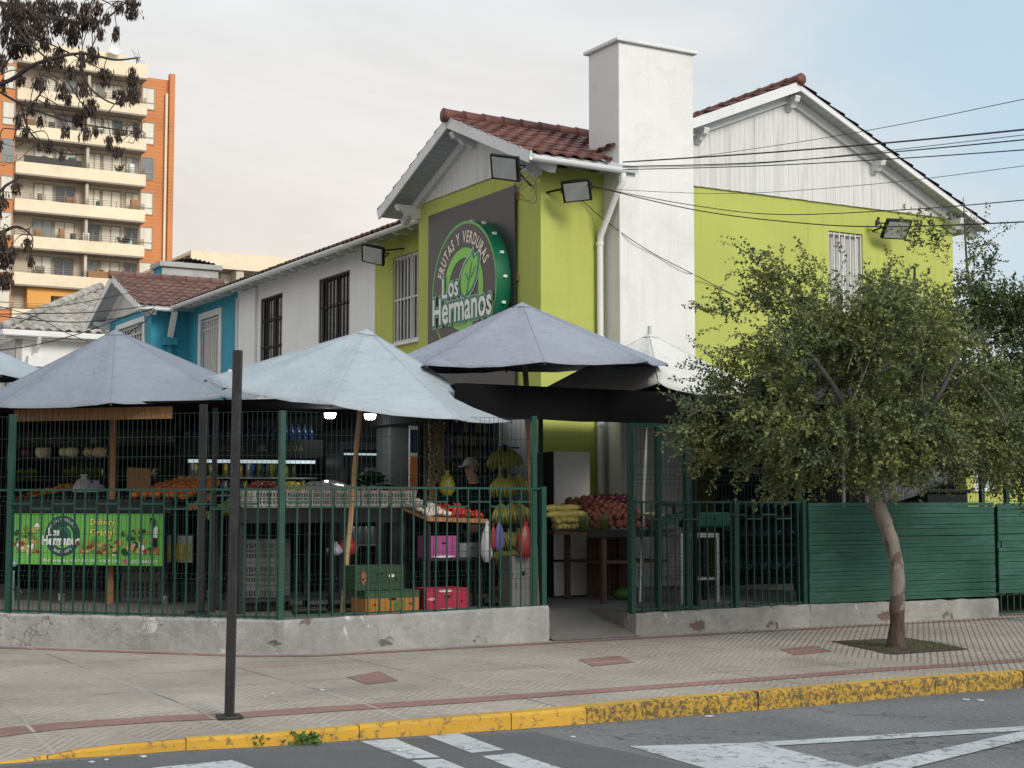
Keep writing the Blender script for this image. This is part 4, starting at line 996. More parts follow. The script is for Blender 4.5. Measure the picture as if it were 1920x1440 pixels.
# ------------------------------------------------------------------ floodlights
def floodlight(c, yaw, pitch, size, label, wallpt, roll=0):
    """square LED floodlight: yaw = heading it shines to, pitch down"""
    t = thing('floodlight', label, 'floodlight', c, 'floodlights on the house walls')
    f = Fr((0, 0, 0), yaw + 90); fwd = -f.ey; d = (fwd * math.cos(R(pitch)) + Vector((0, 0, -1)) * math.sin(R(pitch))).normalized(); x = f.ex; u = d.cross(x); u = u if u.z > 0 else -u; x, u = x * math.cos(R(roll)) + u * math.sin(R(roll)), u * math.cos(R(roll)) - x * math.sin(R(roll))
    c = Vector(c); wd, hg = size, size * .8
    def Pn(a, b_, e): return c + x * a + u * b_ + d * e
    b = MB()
    o_ = [Pn(sx * wd / 2, sz * hg / 2, -.03) for sx, sz in ((-1, -1), (1, -1), (1, 1), (-1, 1))]
    b.prism(o_, d * .07); hs_ = b.build('housing', M['black'], t, bev=.012)
    b = MB(); b.prism([Pn(sx * wd * .42, sz * hg * .42, .0405) for sx, sz in ((-1, -1), (1, -1), (1, 1), (-1, 1))], d * .003); b.build('glass', M['flood_glass'], t)
    b = MB()
    for k in range(7): xk = -wd * .36 + wd * .72 * k / 6; b.prism([Pn(xk - .006, -hg * .4, -.055), Pn(xk + .006, -hg * .4, -.055), Pn(xk + .006, hg * .4, -.055), Pn(xk - .006, hg * .4, -.055)], d * .026)
    b.build('cooling_fins', M['black'], t)
    b = MB(); w_ = Vector(wallpt); b.tube([Pn(-wd * .53, 0, 0), Pn(-wd * .53, 0, -.16), Pn(wd * .53, 0, -.16), Pn(wd * .53, 0, 0)], .013, 5); b.tube([Pn(0, 0, -.16), w_], .016, 5); b.build('mounting_arm', M['black'], t); return t
c = at(948, 314, 20.75); floodlight(c, 235, 28, .45, 'floodlight on an arm above the right edge of the round sign', FW.p(-.25, -.02, c.z + .05), -14)
c = at(1081, 357, 21.75); floodlight(c, 265, 38, .42, 'floodlight on the lime side wall beside the white downpipe', FS.p(FS.loc(c)[0] - .22, -.01, c.z + .03), 6)
xx = FW.hit(700, 477, .45)[0]; zz = FW.hit(700, 477, .45)[1]; floodlight(FW.p(xx, .45, zz), 245, 30, .46, 'floodlight under the eave where the white and green walls meet', FW.p(xx + .25, REC - .01, zz + .12), -16)
xx, zz = FS.hit(1680, 429, -.35); floodlight(FS.p(xx, -.35, zz), 285, 42, .46, 'floodlight on the side wall right of the barred side window', FS.p(xx - .2, -.01, zz))
# small bird sitting on that arm
bp = FS.p(xx - .27, -.2, zz + .035)
b = MB(); b.ball(bp + Vector((0, 0, .075)), .042, .06, .05, 10, 7); b.ball(bp + Vector((.01, -.03, .135)), .027, .03, .027, 8, 6); b.cyl(bp + Vector((.01, -.058, .135)), bp + Vector((.012, -.085, .13)), .008, 5, .001); b.prism([bp + Vector((-.015, .04, .07)), bp + Vector((.015, .04, .07)), bp + Vector((.012, .15, .03)), bp + Vector((-.012, .15, .03))], (0, 0, .008)); b.cyl(bp + Vector((-.012, 0, .03)), bp + Vector((-.012, 0, -.02)), .004, 4); b.cyl(bp + Vector((.012, 0, .03)), bp + Vector((.012, 0, -.02)), .004, 4)
solo('bird', b, M['bark_grey'], 'small grey brown bird perched on the floodlight over the side window', 'bird', smooth=True)

# ------------------------------------------------------------------ overhead cables
def cat(pts, n=10):
    out = []
    for i in range(len(pts) - 1):
        p0 = pts[max(i - 1, 0)]; p1 = pts[i]; p2 = pts[i + 1]; p3 = pts[min(i + 2, len(pts) - 1)]
        for k in range(n):
            t_ = k / n; out.append(.5 * ((2 * p1) + (p2 - p0) * t_ + (2 * p0 - 5 * p1 + 4 * p2 - p3) * t_ ** 2 + (3 * p1 - p0 - 3 * p2 + p3) * t_ ** 3))
    out.append(pts[-1]); return out
def cable(px, r, label, m='cable'):
    r *= .72
    pts = cat([at(x, y, Y) for x, y, Y in px]); b = MB(); b.tube(pts, r, 5); return solo('overhead_cable', b, M[m], label, 'cable', 'cables strung to the houses')
cable([(1168, 304, 21.4), (1400, 289, 19.5), (1640, 270, 17.5), (1920, 243, 15), (2100, 222, 13.5)], .014, 'thick black cable, uppermost of the close bunch across the chimney')
cable([(1168, 312, 21.4), (1400, 306, 19.5), (1640, 288, 17.5), (1920, 262, 15), (2100, 242, 13.5)], .010, 'black cable second from top in the bunch crossing the chimney')
cable([(1168, 318, 21.4), (1400, 312, 19.5), (1640, 300, 17.5), (1920, 281, 15), (2100, 266, 13.5)], .009, 'black cable lowest of the close bunch across the chimney and gable')
cable([(1168, 314, 21.4), (1400, 308, 19.4), (1640, 285, 17.4), (1920, 253, 15), (2100, 232, 13.5)], .006, 'slim cable twisted along the bunch over the white gable boards', 'bark_grey')
cable([(1300, 295, 22.6), (1500, 266, 19.5), (1700, 231, 17), (1920, 186, 15), (2100, 150, 13.5)], .006, 'thin grey wire rising above the gable towards the upper right', 'bark_grey')
cable([(1100, 352, 21.7), (1360, 363, 19.5), (1640, 345, 17.5), (1920, 311, 15), (2100, 285, 13.5)], .005, 'thin wire sagging just under the white gable boards', 'bark_grey')
cable([(1110, 350, 21.7), (1300, 385, 19.8), (1460, 402, 18.7), (1700, 393, 16.8), (1920, 375, 15), (2100, 356, 13.5)], .008, 'black wire crossing the lime wall above the lowest cable')
cable([(1095, 345, 21.7), (1300, 393, 19.8), (1500, 418, 18.3), (1670, 425, 17), (1920, 416, 15), (2100, 405, 13.5)], .010, 'lowest black cable passing in front of the side wall floodlight')
hp = [FS.hit(px, py, y_) + (y_,) for px, py, y_ in ((1088, 372, -.03), (1118, 400, -.1), (1170, 440, CY0 - .02), (1230, 478, CY0 - .02), (1296, 512, CY0 - .02), (1312, 520, -.1), (1350, 540, -.02), (1384, 556, -.02))]
b = MB(); b.tube(cat([FS.p(x, y_, z) for x, z, y_ in hp], 6), .006, 5); solo('wall_cable', b, M['cable'], 'thin black cable drooping from the side floodlight across the chimney', 'cable')
for px, r_, lb in (([(-60, 590, 33), (60, 588, 34), (180, 585, 35.5), (290, 572, 37.6)], .016, 'black cable running left from the blue bay, second from top'),
                   ([(-60, 585, 33), (100, 603, 34.5), (200, 600, 36), (285, 580, 37.6)], .016, 'black cable sagging left from the blue bay in front of the grey roof'),
                   ([(-60, 664, 31), (60, 648, 33), (150, 625, 34.6), (220, 600, 36), (290, 577, 37.6)], .016, 'black cable dropping furthest down left from the blue bay'),
                   ([(290, 580, 37.6), (275, 600, 37.2), (250, 618, 36.9), (236, 632, 36.7)], .018, 'short black cable hanging off the blue bay corner'),
                   ([(-60, 560, 33), (60, 592, 34.5), (120, 622, 35.5), (175, 645, 36.5)], .013, 'black cable slanting down right across the grey tiled roof'),
                   ([(-60, 572, 31), (60, 578, 33), (160, 566, 35.2), (262, 545, 38.2)], .012, 'black cable reaching up to the blue gable boards, topmost at left')):
    cable(px, r_, lb)
# tangle of spare cable by the sign floodlight
cp = at(985, 335, 21.0); b = MB(); rr = random.Random(4)
for k in range(4):
    pts = [cp + Vector((.16 * math.cos(a * .9 + k), .05 * math.sin(a + k), -.05 * k + .15 * math.sin(a * 1.1 + k * 2) - .01 * a)) for a in [i * .55 for i in range(14)]]
    b.tube(pts, .005, 5)
solo('cable_coil', b, M['bark_grey'], 'tangled grey spare cable hanging under the bay eave corner', 'cable')
# ------------------------------------------------------------------ black steel post on the pavement
pb = G(430, 1345, -.02); pt_ = at(446, 657, pb.y + .02)
post = thing('steel_post', 'tall black square steel post standing alone on the pavement by the kerb', 'post', pb)
b = MB(); b.beam(pb + Vector((0, 0, .0)), pt_, .062, .062, (0, 1, 0)); b.build('shaft', M['pole_black'], post, bev=.004)
b = MB(); fr = Fr(pb, 20); b.box(fr, -.085, .085, -.085, .085, -.005, .014); b.build('base_plate', M['pole_black'], post, bev=.003)
b = MB(); b.box(fr, -.045, -.02, -.01, .01, pt_.z - pb.z - .16, pt_.z - pb.z - .14); b.build('bolt', M['steel'], post)

# ------------------------------------------------------------------ umbrellas
def fabric(name, col, st):
    m, t, p = base_mat(name, .9, 0, .2)
    co = t.coord(); a = t.noise(co, 1.1, 5, .6); bb = t.noise(co, 6, 5, .6, .8); d = t.noise(t.coord(scale=(1, 1, 3)), 4.5, 4, .6, 1.2)
    c = t.mix(1, col, t.ramp(a, .3, .7, .88, 1.1), 'MULTIPLY'); c = t.mix(1, c, t.ramp(t.noise(co, 160, 2), .3, .7, .94, 1.06), 'MULTIPLY')
    c = t.mix(t.ramp(bb, .57, .70, 0, .3), c, st); t.link(c, p.inputs['Base Color'])
    t.bump(t.math('ADD', d, t.math('MULTIPLY', bb, .5)), .8, .035); return m
M['f_slate'] = fabric('slate_canvas', (.235, .262, .31), (.165, .18, .21)); M['f_pale'] = fabric('pale_blue_canvas', (.365, .415, .455), (.25, .28, .30))
M['f_lilac'] = fabric('lilac_grey_canvas', (.285, .303, .362), (.2, .21, .245)); M['f_white'] = fabric('white_canvas', (.66, .655, .62), (.5, .48, .43))
M['f_seam'] = mat('canvas_seam', (.14, .155, .175), .9)
def umbrella(label, A, Rr, drop, phi0, up, n, fab, base, pole_m, pole_r, square=False, cat_=.012, sag=.04, ext_top=0.0, seed=0, rib_m='wood_dark'):
    A = Vector(A); base = Vector(base); up = Vector(up).normalized(); e1 = (Vector((1, 0, 0)) - up * up.x).normalized(); e2 = up.cross(e1)
    t = thing('market_umbrella', label, 'umbrella', base, 'large market umbrellas over the stall')
    rim = [A - up * drop + (e1 * math.cos(R(phi0 + 360 * k / n)) + e2 * math.sin(R(phi0 + 360 * k / n))) * Rr for k in range(n)]
    NS, NT_ = 12, 8
    c = MB()
    for k in range(n):
        p, q = rim[k], rim[(k + 1) % n]; bb = len(c.v)
        inward = (A - up * drop - (p + q) / 2).normalized(); nm = (p - A).cross(q - A).normalized(); nm = nm if nm.z > 0 else -nm
        for i in range(NS + 1):
            s = .035 + .965 * i / NS
            for j in range(NT_ + 1):
                u_ = j / NT_; m_ = math.sin(math.pi * u_)
                pt = A + (p.lerp(q, u_) - A) * s
                pt = pt - nm * (sag * s * m_ ** .8) + inward * (cat_ * m_ * s ** 3) * Rr
                pt = pt + nm * (.018 * mnoise.noise(Vector((u_ * 4 + k * 7, s * 9, seed))) * m_ * (.3 + s)) + nm * .010 * mnoise.noise(Vector((u_ * 11 + k * 3, s * 25, seed + 4))) * m_
                c.v.append(pt)
        for i in range(NS):
            for j in range(NT_):
                a_ = bb + i * (NT_ + 1) + j; c.f.append((a_, a_ + 1, a_ + NT_ + 2, a_ + NT_ + 1))
    o = c.build('canopy', M[fab], t, smooth=True); md = o.modifiers.new('solid', 'SOLIDIFY'); md.thickness = .004; md.offset = -1
    # small vent cap, seams over the ribs
    c = MB(); 
    for k in range(n):
        p, q = rim[k], rim[(k + 1) % n]; c.add([A + up * .018, A + (p - A) * .07 + up * .012, A + (q - A) * .07 + up * .012], [(0, 1, 2)])
    o = c.build('top_cap', M[fab], t); md = o.modifiers.new('solid', 'SOLIDIFY'); md.thickness = .006
    c = MB()
    for p in rim: c.tube([A + (p - A) * .05 + up * .006, A + (p - A) * .5 + up * .004, p + up * .002], .0055, 4)
    c.build('seam', M[fab], t)
    hub = A + (base - A).normalized() * .25; run = A + (base - A).normalized() * (drop - .12)
    for p in rim:
        c = MB(); c.beam(A + (p - A) * .04 - up * .03, p - up * .022, .022, .018); rb = c.build('rib', M[rib_m], t)
        c = MB(); c.beam(run, A + (p - A) * .55 - up * .04, .018, .014); c.build('strut', M[rib_m], rb)
    c = MB()
    if square: c.beam(base, A - up * .05, pole_r * 2, pole_r * 2, (0, 1, 0))
    else:
        pts = [base.lerp(A + up * ext_top, i / 10) + Vector((mnoise.noise(Vector((i * .8, seed, 3))), 0, 0)) * .012 * (pole_m == 'wood_pale') for i in range(11)]
        c.tube(pts, pole_r, 10)
    c.build('pole', M[pole_m], t, smooth='auto' if not square else False); return t
fz = lambda px, z, Y: at(px, HOR + (CZ - z) * F / Y, Y) * 1
def floor_pt(px, Y): q = at(px, 1000, Y); return Vector((q.x, Y, FZ))
umbrella('slate grey market umbrella at left on a square timber pole, above the delivery banner', at(216, 620, 18.6), 1.80, .87, -78, (-.04, -.085, 1), 8, 'f_slate', floor_pt(210, 18.7), 'wood', .032, True, seed=1)
umbrella('pale blue grey market umbrella in front, on a leaning bamboo pole', at(688, 619, 16.9), 1.75, .79, -93, (.135, -.10, 1), 8, 'f_pale', floor_pt(643, 17.0), 'wood_pale', .030, False, seed=2)
umbrella('lilac grey market umbrella right under the round shop sign', at(979, 569, 18.0), 1.76, .755, -83, (-.02, -.062, 1), 8, 'f_lilac', floor_pt(1007, 18.2), 'wood_pale', .034, False, seed=3)
umbrella('white square market umbrella in front of the chimney, on a metal pole', at(1218, 626, 19.3), 1.42, .74, -91, (0, -.0, 1), 4, 'f_white', floor_pt(1199, 19.0), 'steel', .024, False, cat_=.10, sag=.10, ext_top=.10, seed=4, rib_m='steel')
umbrella('pale market umbrella at the far left edge, only its right side in the picture', at(-165, 590, 20.5), 1.95, .85, -80, (0, -.05, 1), 8, 'f_pale', floor_pt(-165, 20.5), 'wood', .032, True, seed=5)
M['f_dark'] = fabric('dark_slate_canvas', (.05, .052, .06), (.03, .03, .035))
umbrella('dark slate market umbrella mostly hidden behind the tree crown', at(1580, 632, 20.6), 2.3, .95, -70, (0, -.04, 1), 8, 'f_dark', floor_pt(1580, 20.6), 'steel', .03, False, seed=6)
# brown timber fascia under the slate umbrella
fx0, fx1 = CHR.hit(26, 770, 1.6)[0], CHR.hit(322, 770, 1.6)[0]; fzz = CHR.hit(170, 773, 1.6)[1]
b = MB(); 
for k in range(24):
    xa_ = fx0 + (fx1 - fx0) * k / 24; b.box(CHR, xa_ + .003, xa_ + (fx1 - fx0) / 24 - .003, 1.6, 1.625, fzz - .09, fzz + .05)
solo('timber_fascia', b, M['wood'], 'brown timber fascia board hanging under the slate umbrella', 'fascia')

# ------------------------------------------------------------------ shade cloth roof over the yard, added dark backing
P = FF_.p
b = MB(); xv0, xv1 = SX(868, 760, .45), SX(1296, 760, .45)
out = [CHR.p(-9.5, .75), CHR.p(.1, .75), P(xv0, .46), P(xv1, .46), P(xv1 + .2, .8), P(10.6, .9), P(11.6, 4.80), P(5.95, 4.80), P(4.95, 4.80), P(2.0, 6.4), P(-1, 10), CHR.p(-9.5, 6.2)]
rf = thing('shade_cloth_roof', 'black shade cloth stretched as a roof over the shop yard', 'awning', P(3, 2.5, 2.6))
b.prism([Vector((q.x, q.y, z)) for q, z in ((CHR.p(-9.5, 1.45), 2.64), (CHR.p(.1, 1.45), 2.60), (P(xv0 + .25, 1.3), 2.58), (P(xv0 + .25, 5.2), 2.72), (P(2.0, 6.6), 2.74), (CHR.p(2.2, 6.2), 2.74), (CHR.p(-9.5, 6.2), 2.74))], (0, 0, .02)); b.build('lower_cloth', M['black_matte'], rf)
b = MB(); b.prism([Vector((q.x, q.y, 2.76)) for q in (P(xv0, .46), P(xv1, .46), P(xv1 + .2, .8), P(10.6, .9), P(11.6, 4.84), P(8.6, 4.84), P(8.2, 4.35), P(xv0, 4.35))], (0, 0, .03)); b.build('upper_cloth', M['black_matte'], rf)
b = MB(); b.box(FF_, xv0 + .01, xv0 + .03, .47, 4.35, 2.42, 2.758); b.build('side_cloth', M['black_matte'], rf)
b = MB(); n = 40
for i in range(n + 1):
    x = xv0 - .1 + (xv1 + .1 - xv0) * i / n
    for k in range(4): b.v.append(P(x, .45 + .02 * mnoise.noise(Vector((x * 3, k, 0))), 2.785 - (2.785 - 2.41 - .012 * mnoise.noise(Vector((x * 2, 0, 4)))) * k / 3))
for i in range(n):
    for k in range(3): b.f.append((i * 4 + k, i * 4 + k + 1, (i + 1) * 4 + k + 1, (i + 1) * 4 + k))
o = solo('shade_cloth_valance', b, M['black_matte'], 'black cloth valance hanging between the lilac umbrella and the tree', 'valance'); md = o.modifiers.new('s', 'SOLIDIFY'); md.thickness = .006
for q, lb in ((P(SX(1108, 900, .5), .5), 'dark steel post standing in the entrance behind the valance'), (P(SX(1302, 900, .5), .5), 'dark steel post where the mesh gate ends beside the tree')):
    b = MB(); b.cyl(Vector((q.x, q.y, FZ)), Vector((q.x, q.y, 2.77)), .03, 4); 
    if '1108' not in lb and 'entrance' not in lb: solo('roof_post', b, M['black'], lb, 'post', 'dark steel posts holding the shade cloth')
for px, Y, lb, w_ in ((378, 16.6, 'dark brown steel post between the banner table and the black post', .075), (400, 17.2, 'thinner dark steel post just right of the brown one', .05), (797, 17.6, 'dark steel post in front of the garlic tray', .05), (1014, 19.2, 'dark green steel post right of the white wall board', .06)):
    q = at(px, 1000, Y); b = MB(); f = Fr((q.x, q.y, 0), 0); b.box(f, -w_ / 2, w_ / 2, -w_ / 2, w_ / 2, FZ, 2.755 if px > 1000 else 2.56)
    solo('roof_post', b, M['dark_steel'] if px != 1014 else M['wire_green'], lb, 'post', 'dark steel posts holding the shade cloth')
part_ = thing('added_dark_backing', 'black cloth partition closing the back of the shop yard', 'partition', CHR.p(-3, 6, 0))  # added black sheet, hides bright houses and sky so the yard reads dark
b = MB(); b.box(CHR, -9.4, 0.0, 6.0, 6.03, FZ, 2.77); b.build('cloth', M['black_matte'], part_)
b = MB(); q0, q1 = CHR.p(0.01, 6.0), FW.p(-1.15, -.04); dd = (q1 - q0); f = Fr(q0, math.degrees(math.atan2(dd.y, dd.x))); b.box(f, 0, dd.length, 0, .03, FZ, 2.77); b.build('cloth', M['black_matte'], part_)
# black cloth behind the drums, right of the chimney, widened to darken the yard
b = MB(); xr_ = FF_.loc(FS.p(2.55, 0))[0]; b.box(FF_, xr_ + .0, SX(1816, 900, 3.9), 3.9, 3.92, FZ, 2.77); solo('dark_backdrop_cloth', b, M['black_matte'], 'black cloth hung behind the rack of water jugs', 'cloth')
b = MB(); xg0, xg1 = SX(1690, 900, 1.2), SX(1822, 900, 1.2); n = 24
for i in range(n + 1):
    x = xg0 - .7 + (xg1 + .7 - xg0) * i / n; f_ = max(0, i / n); zt = 2.35; zb_ = 1.40 + .62 * f_ ** 1.5 if f_ > .15 else 1.38
    for k in range(7): kk = k / 6; b.v.append(P(x, 1.15 + .12 * math.sin(i * .7 + k * .3) * (1 - kk) + .05 * mnoise.noise(Vector((x * 4, kk * 5, 0))), zt + (zb_ - zt) * kk))
for i in range(n):
    for k in range(6): b.f.append((i * 7 + k, (i + 1) * 7 + k, (i + 1) * 7 + k + 1, i * 7 + k + 1))
M['tarp_grey'] = fabric('grey_tarpaulin', (.20, .20, .23), (.12, .12, .14)); o = solo('hanging_tarpaulin', b, M['tarp_grey'], 'crumpled grey tarpaulin hanging behind the slatted panel right of the trunk', 'tarpaulin', smooth=True); md = o.modifiers.new('s', 'SOLIDIFY'); md.thickness = .005
b = MB(); b.box(FF_, SX(1520, 1000, .25), 13.4, .25, .256, .3, 1.42); solo('added_dark_liner', b, M['black_matte'], 'black cloth lining the back of the slatted panel', 'cloth')  # added sheet, stands in for the yard's shade between the slats
b = MB(); x0, x1 = SX(1740, 920, 2.2), SX(1815, 920, 2.2); b.box(FF_, x0, x1, 2.2, 2.9, FZ, 1.62); b.box(FF_, x0 - .03, x1 + .03, 2.15, 2.95, 1.62, 1.68); solo('black_bin', b, M['black'], 'tall black bin behind the slatted panel under the tarpaulin', 'bin', bev=.02)
# lime annex behind, at the far right
ax = thing('annex_wall', 'low lime annex wall with a white barred window at the far right behind the mesh', 'wall', P(12.5, 3.2, 0))
b = MB(); ya = 3.2; w0, wz = FF_.hit(1826, 876, ya); w1, wz2 = FF_.hit(1858, 912, ya); wall(b, FF_, SX(1812, 900, ya), 18, 0, 1.95, ya, [(w0, w1 + .05, wz2 - .02, wz + .12)]); b.build('wall', M['lime'], ax)
window(ax, FF_, w0, w1 + .05, wz2 - .02, wz + .12, ya, nb=5, pane='curtain', hbars=(.5,), sill=True)

# ------------------------------------------------------------------ produce
def scatter(name, label, cat_, group, mb, m, places, smooth=True):
    """one proto mesh, one object per place (location, (rx, ry, rz), scale)"""
    first = None
    for loc_, rot, sc in places:
        if first is None: first = o = mb.build(name, m, base=(0, 0, 0), smooth=smooth); tag(o, label, cat_, group)
        else: o = first.copy(); COL.objects.link(o)
        o.location = loc_; o.rotation_euler = rot; o.scale = (sc, sc, sc)
    return first
rq = random.Random(21)
def rot3(a=3.2): return (rq.uniform(-a, a), rq.uniform(-a, a), rq.uniform(-3.2, 3.2))
def heap(fr, x0, x1, y0, y1, zf, zb, sp, jit=.25, layers=1, dome=0.0, a=3.2, s0=.85, s1=1.12):
    out = []; nx = max(1, round((x1 - x0) / sp)); ny = max(1, round((y1 - y0) / sp))
    for L_ in range(layers):
        for i in range(nx - (L_ > 0)):
            for j in range(ny - (L_ > 0)):
                u_ = (i + .5 + .5 * L_) / nx; v_ = (j + .5 + .5 * L_) / ny
                x = x0 + (x1 - x0) * u_ + rq.uniform(-jit, jit) * sp; y = y0 + (y1 - y0) * v_ + rq.uniform(-jit, jit) * sp
                z = zf + (zb - zf) * v_ + dome * math.sin(math.pi * min(1, max(0, u_))) * math.sin(math.pi * min(1, max(0, v_)) * .5 + .4) + L_ * sp * .62 + rq.uniform(-.1, .1) * sp
                out.append((fr.p(x, y, z), rot3(a), rq.uniform(s0, s1)))
    return out
def pm(name, col, rough=.45, var=.15, **k): M[name] = mat(name, col, rough, var, 12, 80, .06, **k); return M[name]
pm('tomato', (.42, .035, .018), .3); pm('orange', (.55, .19, .02)); pm('carrot', (.50, .15, .03)); pm('lemon', (.62, .45, .03)); pm('pepper_yellow', (.58, .36, .02), .25); pm('apple_red', (.22, .035, .025), .35)
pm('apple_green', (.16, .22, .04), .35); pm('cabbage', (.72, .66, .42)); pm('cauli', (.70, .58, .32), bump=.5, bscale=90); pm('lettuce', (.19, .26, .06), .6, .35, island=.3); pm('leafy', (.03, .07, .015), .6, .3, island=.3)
pm('purple', (.10, .03, .06)); pm('potato', (.19, .06, .045), .7, .25); pm('onion', (.055, .012, .022), .3); pm('squash', (.46, .40, .13), .4, .2); pm('garlic', (.58, .53, .46), .6); pm('chilli', (.40, .045, .025), .35)
pm('banana', (.17, .165, .03), .5, .3); pm('asparagus', (.12, .17, .05)); pm('leek', (.52, .50, .25)); pm('bag_white', (.45, .45, .47), .35); pm('bag_lilac', (.36, .36, .50), .35); pm('bag_red', (.27, .03, .027), .35); pm('bag_purple', (.14, .10, .34), .4); pm('bag_yellow', (.26, .24, .03), .4)
def Pball(r, sq=1.0, bump=.08, seed=1, n=10, m=7): b = MB(); b.ball((0, 0, 0), r, r, r * sq, n, m, bump, seed); return b
def Ppepper(r):
    b = MB(); prof = [(.25, 1.0), (.75, 1.05), (1.0, .7), (.98, .1), (.75, -.7), (.5, -1.05), (.15, -1.0)]; n = 12; bb = len(b.v)
    for q, z in prof:
        for k in range(n): a = 2 * math.pi * k / n; g = 1 + .13 * math.cos(3 * a); b.v.append(Vector((q * r * g * math.cos(a), q * r * g * math.sin(a), z * r)))
    for i in range(len(prof) - 1):
        for k in range(n): k2 = (k + 1) % n; b.f.append((bb + i * n + k, bb + (i + 1) * n + k, bb + (i + 1) * n + k2, bb + i * n + k2))
    b.f.append(tuple(bb + k for k in range(n))); b.f.append(tuple(bb + 6 * n + k for k in range(n - 1, -1, -1))); b.cyl((0, 0, r), (.01, 0, r * 1.5), .012, 5, .008); return b
def Pleafy(r, n=26, seed=3):
    b = MB(); rr = random.Random(seed)
    for k in range(n):
        a = rr.uniform(0, 6.3); el = rr.uniform(.15, 1.45); d = Vector((math.cos(a) * math.cos(el), math.sin(a) * math.cos(el), math.sin(el))); sd_ = d.cross(Vector((0, 0, 1))).normalized(); c0_ = d * r * .3; rows = []
        for i in range(4):
            f = i / 3; w_ = r * .55 * math.sin(.5 + f * 2.2) * rr.uniform(.8, 1.2); c_ = c0_ + d * r * .85 * f + Vector((0, 0, -r * .35 * f * f))
            rows.append([c_ - sd_ * w_ + d * rr.uniform(-.1, .1) * r, c_ + Vector((0, 0, -.06 * r)), c_ + sd_ * w_ + d * rr.uniform(-.1, .1) * r])
        b.add([q for r_ in rows for q in r_], [(i * 3 + j, i * 3 + j + 1, i * 3 + j + 4, i * 3 + j + 3) for i in range(3) for j in range(2)])
    return b
def Plong(l, r, bend=.1):
    b = MB(); pts = [Vector((l * (i / 8 - .5), 0, bend * l * (1 - (2 * i / 8 - 1) ** 2))) for i in range(9)]; b.tube(pts, [r * v for v in (.45, .8, .95, 1, 1, 1, .9, .65, .3)], 9); return b
def Pbananas(n=9):
    b = MB()
    for row in range(2):
        for k in range(n):
            a = R(-65 + 130 * k / (n - 1)) ; out = Vector((math.sin(a), -math.cos(a) * .6, 0)); rad = .05 + .03 * row; pts = []
            for i in range(7):
                f = i / 6; pts.append(Vector((0, 0, 0)) + out * (rad * math.sin(f * 2.0) * 1.6) + Vector((math.sin(a) * .05 * f, 0, -.22 * f * (1 - .1 * row))))
            b.tube(pts, [.008, .013, .018, .019, .018, .014, .006], 6)
    b.ball((0, 0, .01), .025, .02, .02, 6, 5); return b
def Pbunch(n, l, r, spread=.03, seed=2):
    b = MB(); rr = random.Random(seed)
    for k in range(n):
        a = rr.uniform(0, 6.3); q = rr.random() ** .5; p = Vector((math.cos(a) * q * spread, math.sin(a) * q * spread, 0)); b.tube([p, p * 1.1 + Vector((0, 0, l * .7)), p * 1.5 + Vector((rr.gauss(0, .01), rr.gauss(0, .01), l * rr.uniform(.85, 1.05)))], [r, r * .95, r * .5], 5)
    return b
def Pbag(w_, h, seed=1):
    b = MB(); prof = [(.02, 0), (.55, .02), (.95, .2), (1.0, .45), (.75, .7), (.30, .86), (.22, .9), (.45, 1.0)]; n = 14; bb = 0
    for q, z in prof:
        for k in range(n): a = 2 * math.pi * k / n; g = 1 + .28 * mnoise.noise(Vector((math.cos(a) * 2, math.sin(a) * 2, z * 4 + seed * 5))); b.v.append(Vector((q * w_ / 2 * g * math.cos(a), q * w_ / 2 * .6 * g * math.sin(a), z * h)))
    for i in range(len(prof) - 1):
        for k in range(n): k2 = (k + 1) % n; b.f.append((i * n + k, i * n + k2, (i + 1) * n + k2, (i + 1) * n + k))
    b.f.append(tuple(range(n - 1, -1, -1))); return b
def crate(fr, x0, x1, y0, y1, z0, z1, m, label, group, cat_='crate'):
    b = MB(); t_ = .012; h = z1 - z0
    b.box(fr, x0 + .003, x1 - .003, y0 + .003, y1 - .003, z0, z0 + t_)
    for (a0, a1, c0_, c1_, along) in ((x0, x1, y0, y0 + t_, 'x'), (x0, x1, y1 - t_, y1, 'x'), (x0, x0 + t_, y0 + t_, y1 - t_, 'y'), (x1 - t_, x1, y0 + t_, y1 - t_, 'y')):
        b.box(fr, a0, a1, c0_, c1_, z1 - h * .17, z1); b.box(fr, a0, a1, c0_, c1_, z0 + t_, z0 + h * .2)
        n = 9
        for k in range(n):
            f0, f1 = k / n + .018, k / n + .068
            if k in (0,): f0 = 0
            for q in ((f0, f1), ) + (((n - .6) / n, 1),) * (k == n - 1):
                if along == 'x': b.box(fr, a0 + (a1 - a0) * q[0], a0 + (a1 - a0) * q[1], c0_ + .001, c1_ - .001, z0 + h * .2, z1 - h * .17)
                else: b.box(fr, a0 + .001, a1 - .001, c0_ + (c1_ - c0_) * q[0], c0_ + (c1_ - c0_) * q[1], z0 + h * .2, z1 - h * .17)
        for zz in (z0 + h * .38, z0 + h * .56):
            if along == 'x': b.box(fr, a0 + .002, a1 - .002, c0_ + .002, c1_ - .002, zz, zz + h * .06)
            else: b.box(fr, a0 + .002, a1 - .002, c0_ + .002, c1_ - .002, zz, zz + h * .06)
    return solo('plastic_crate', b, M[m], label, cat_, group)
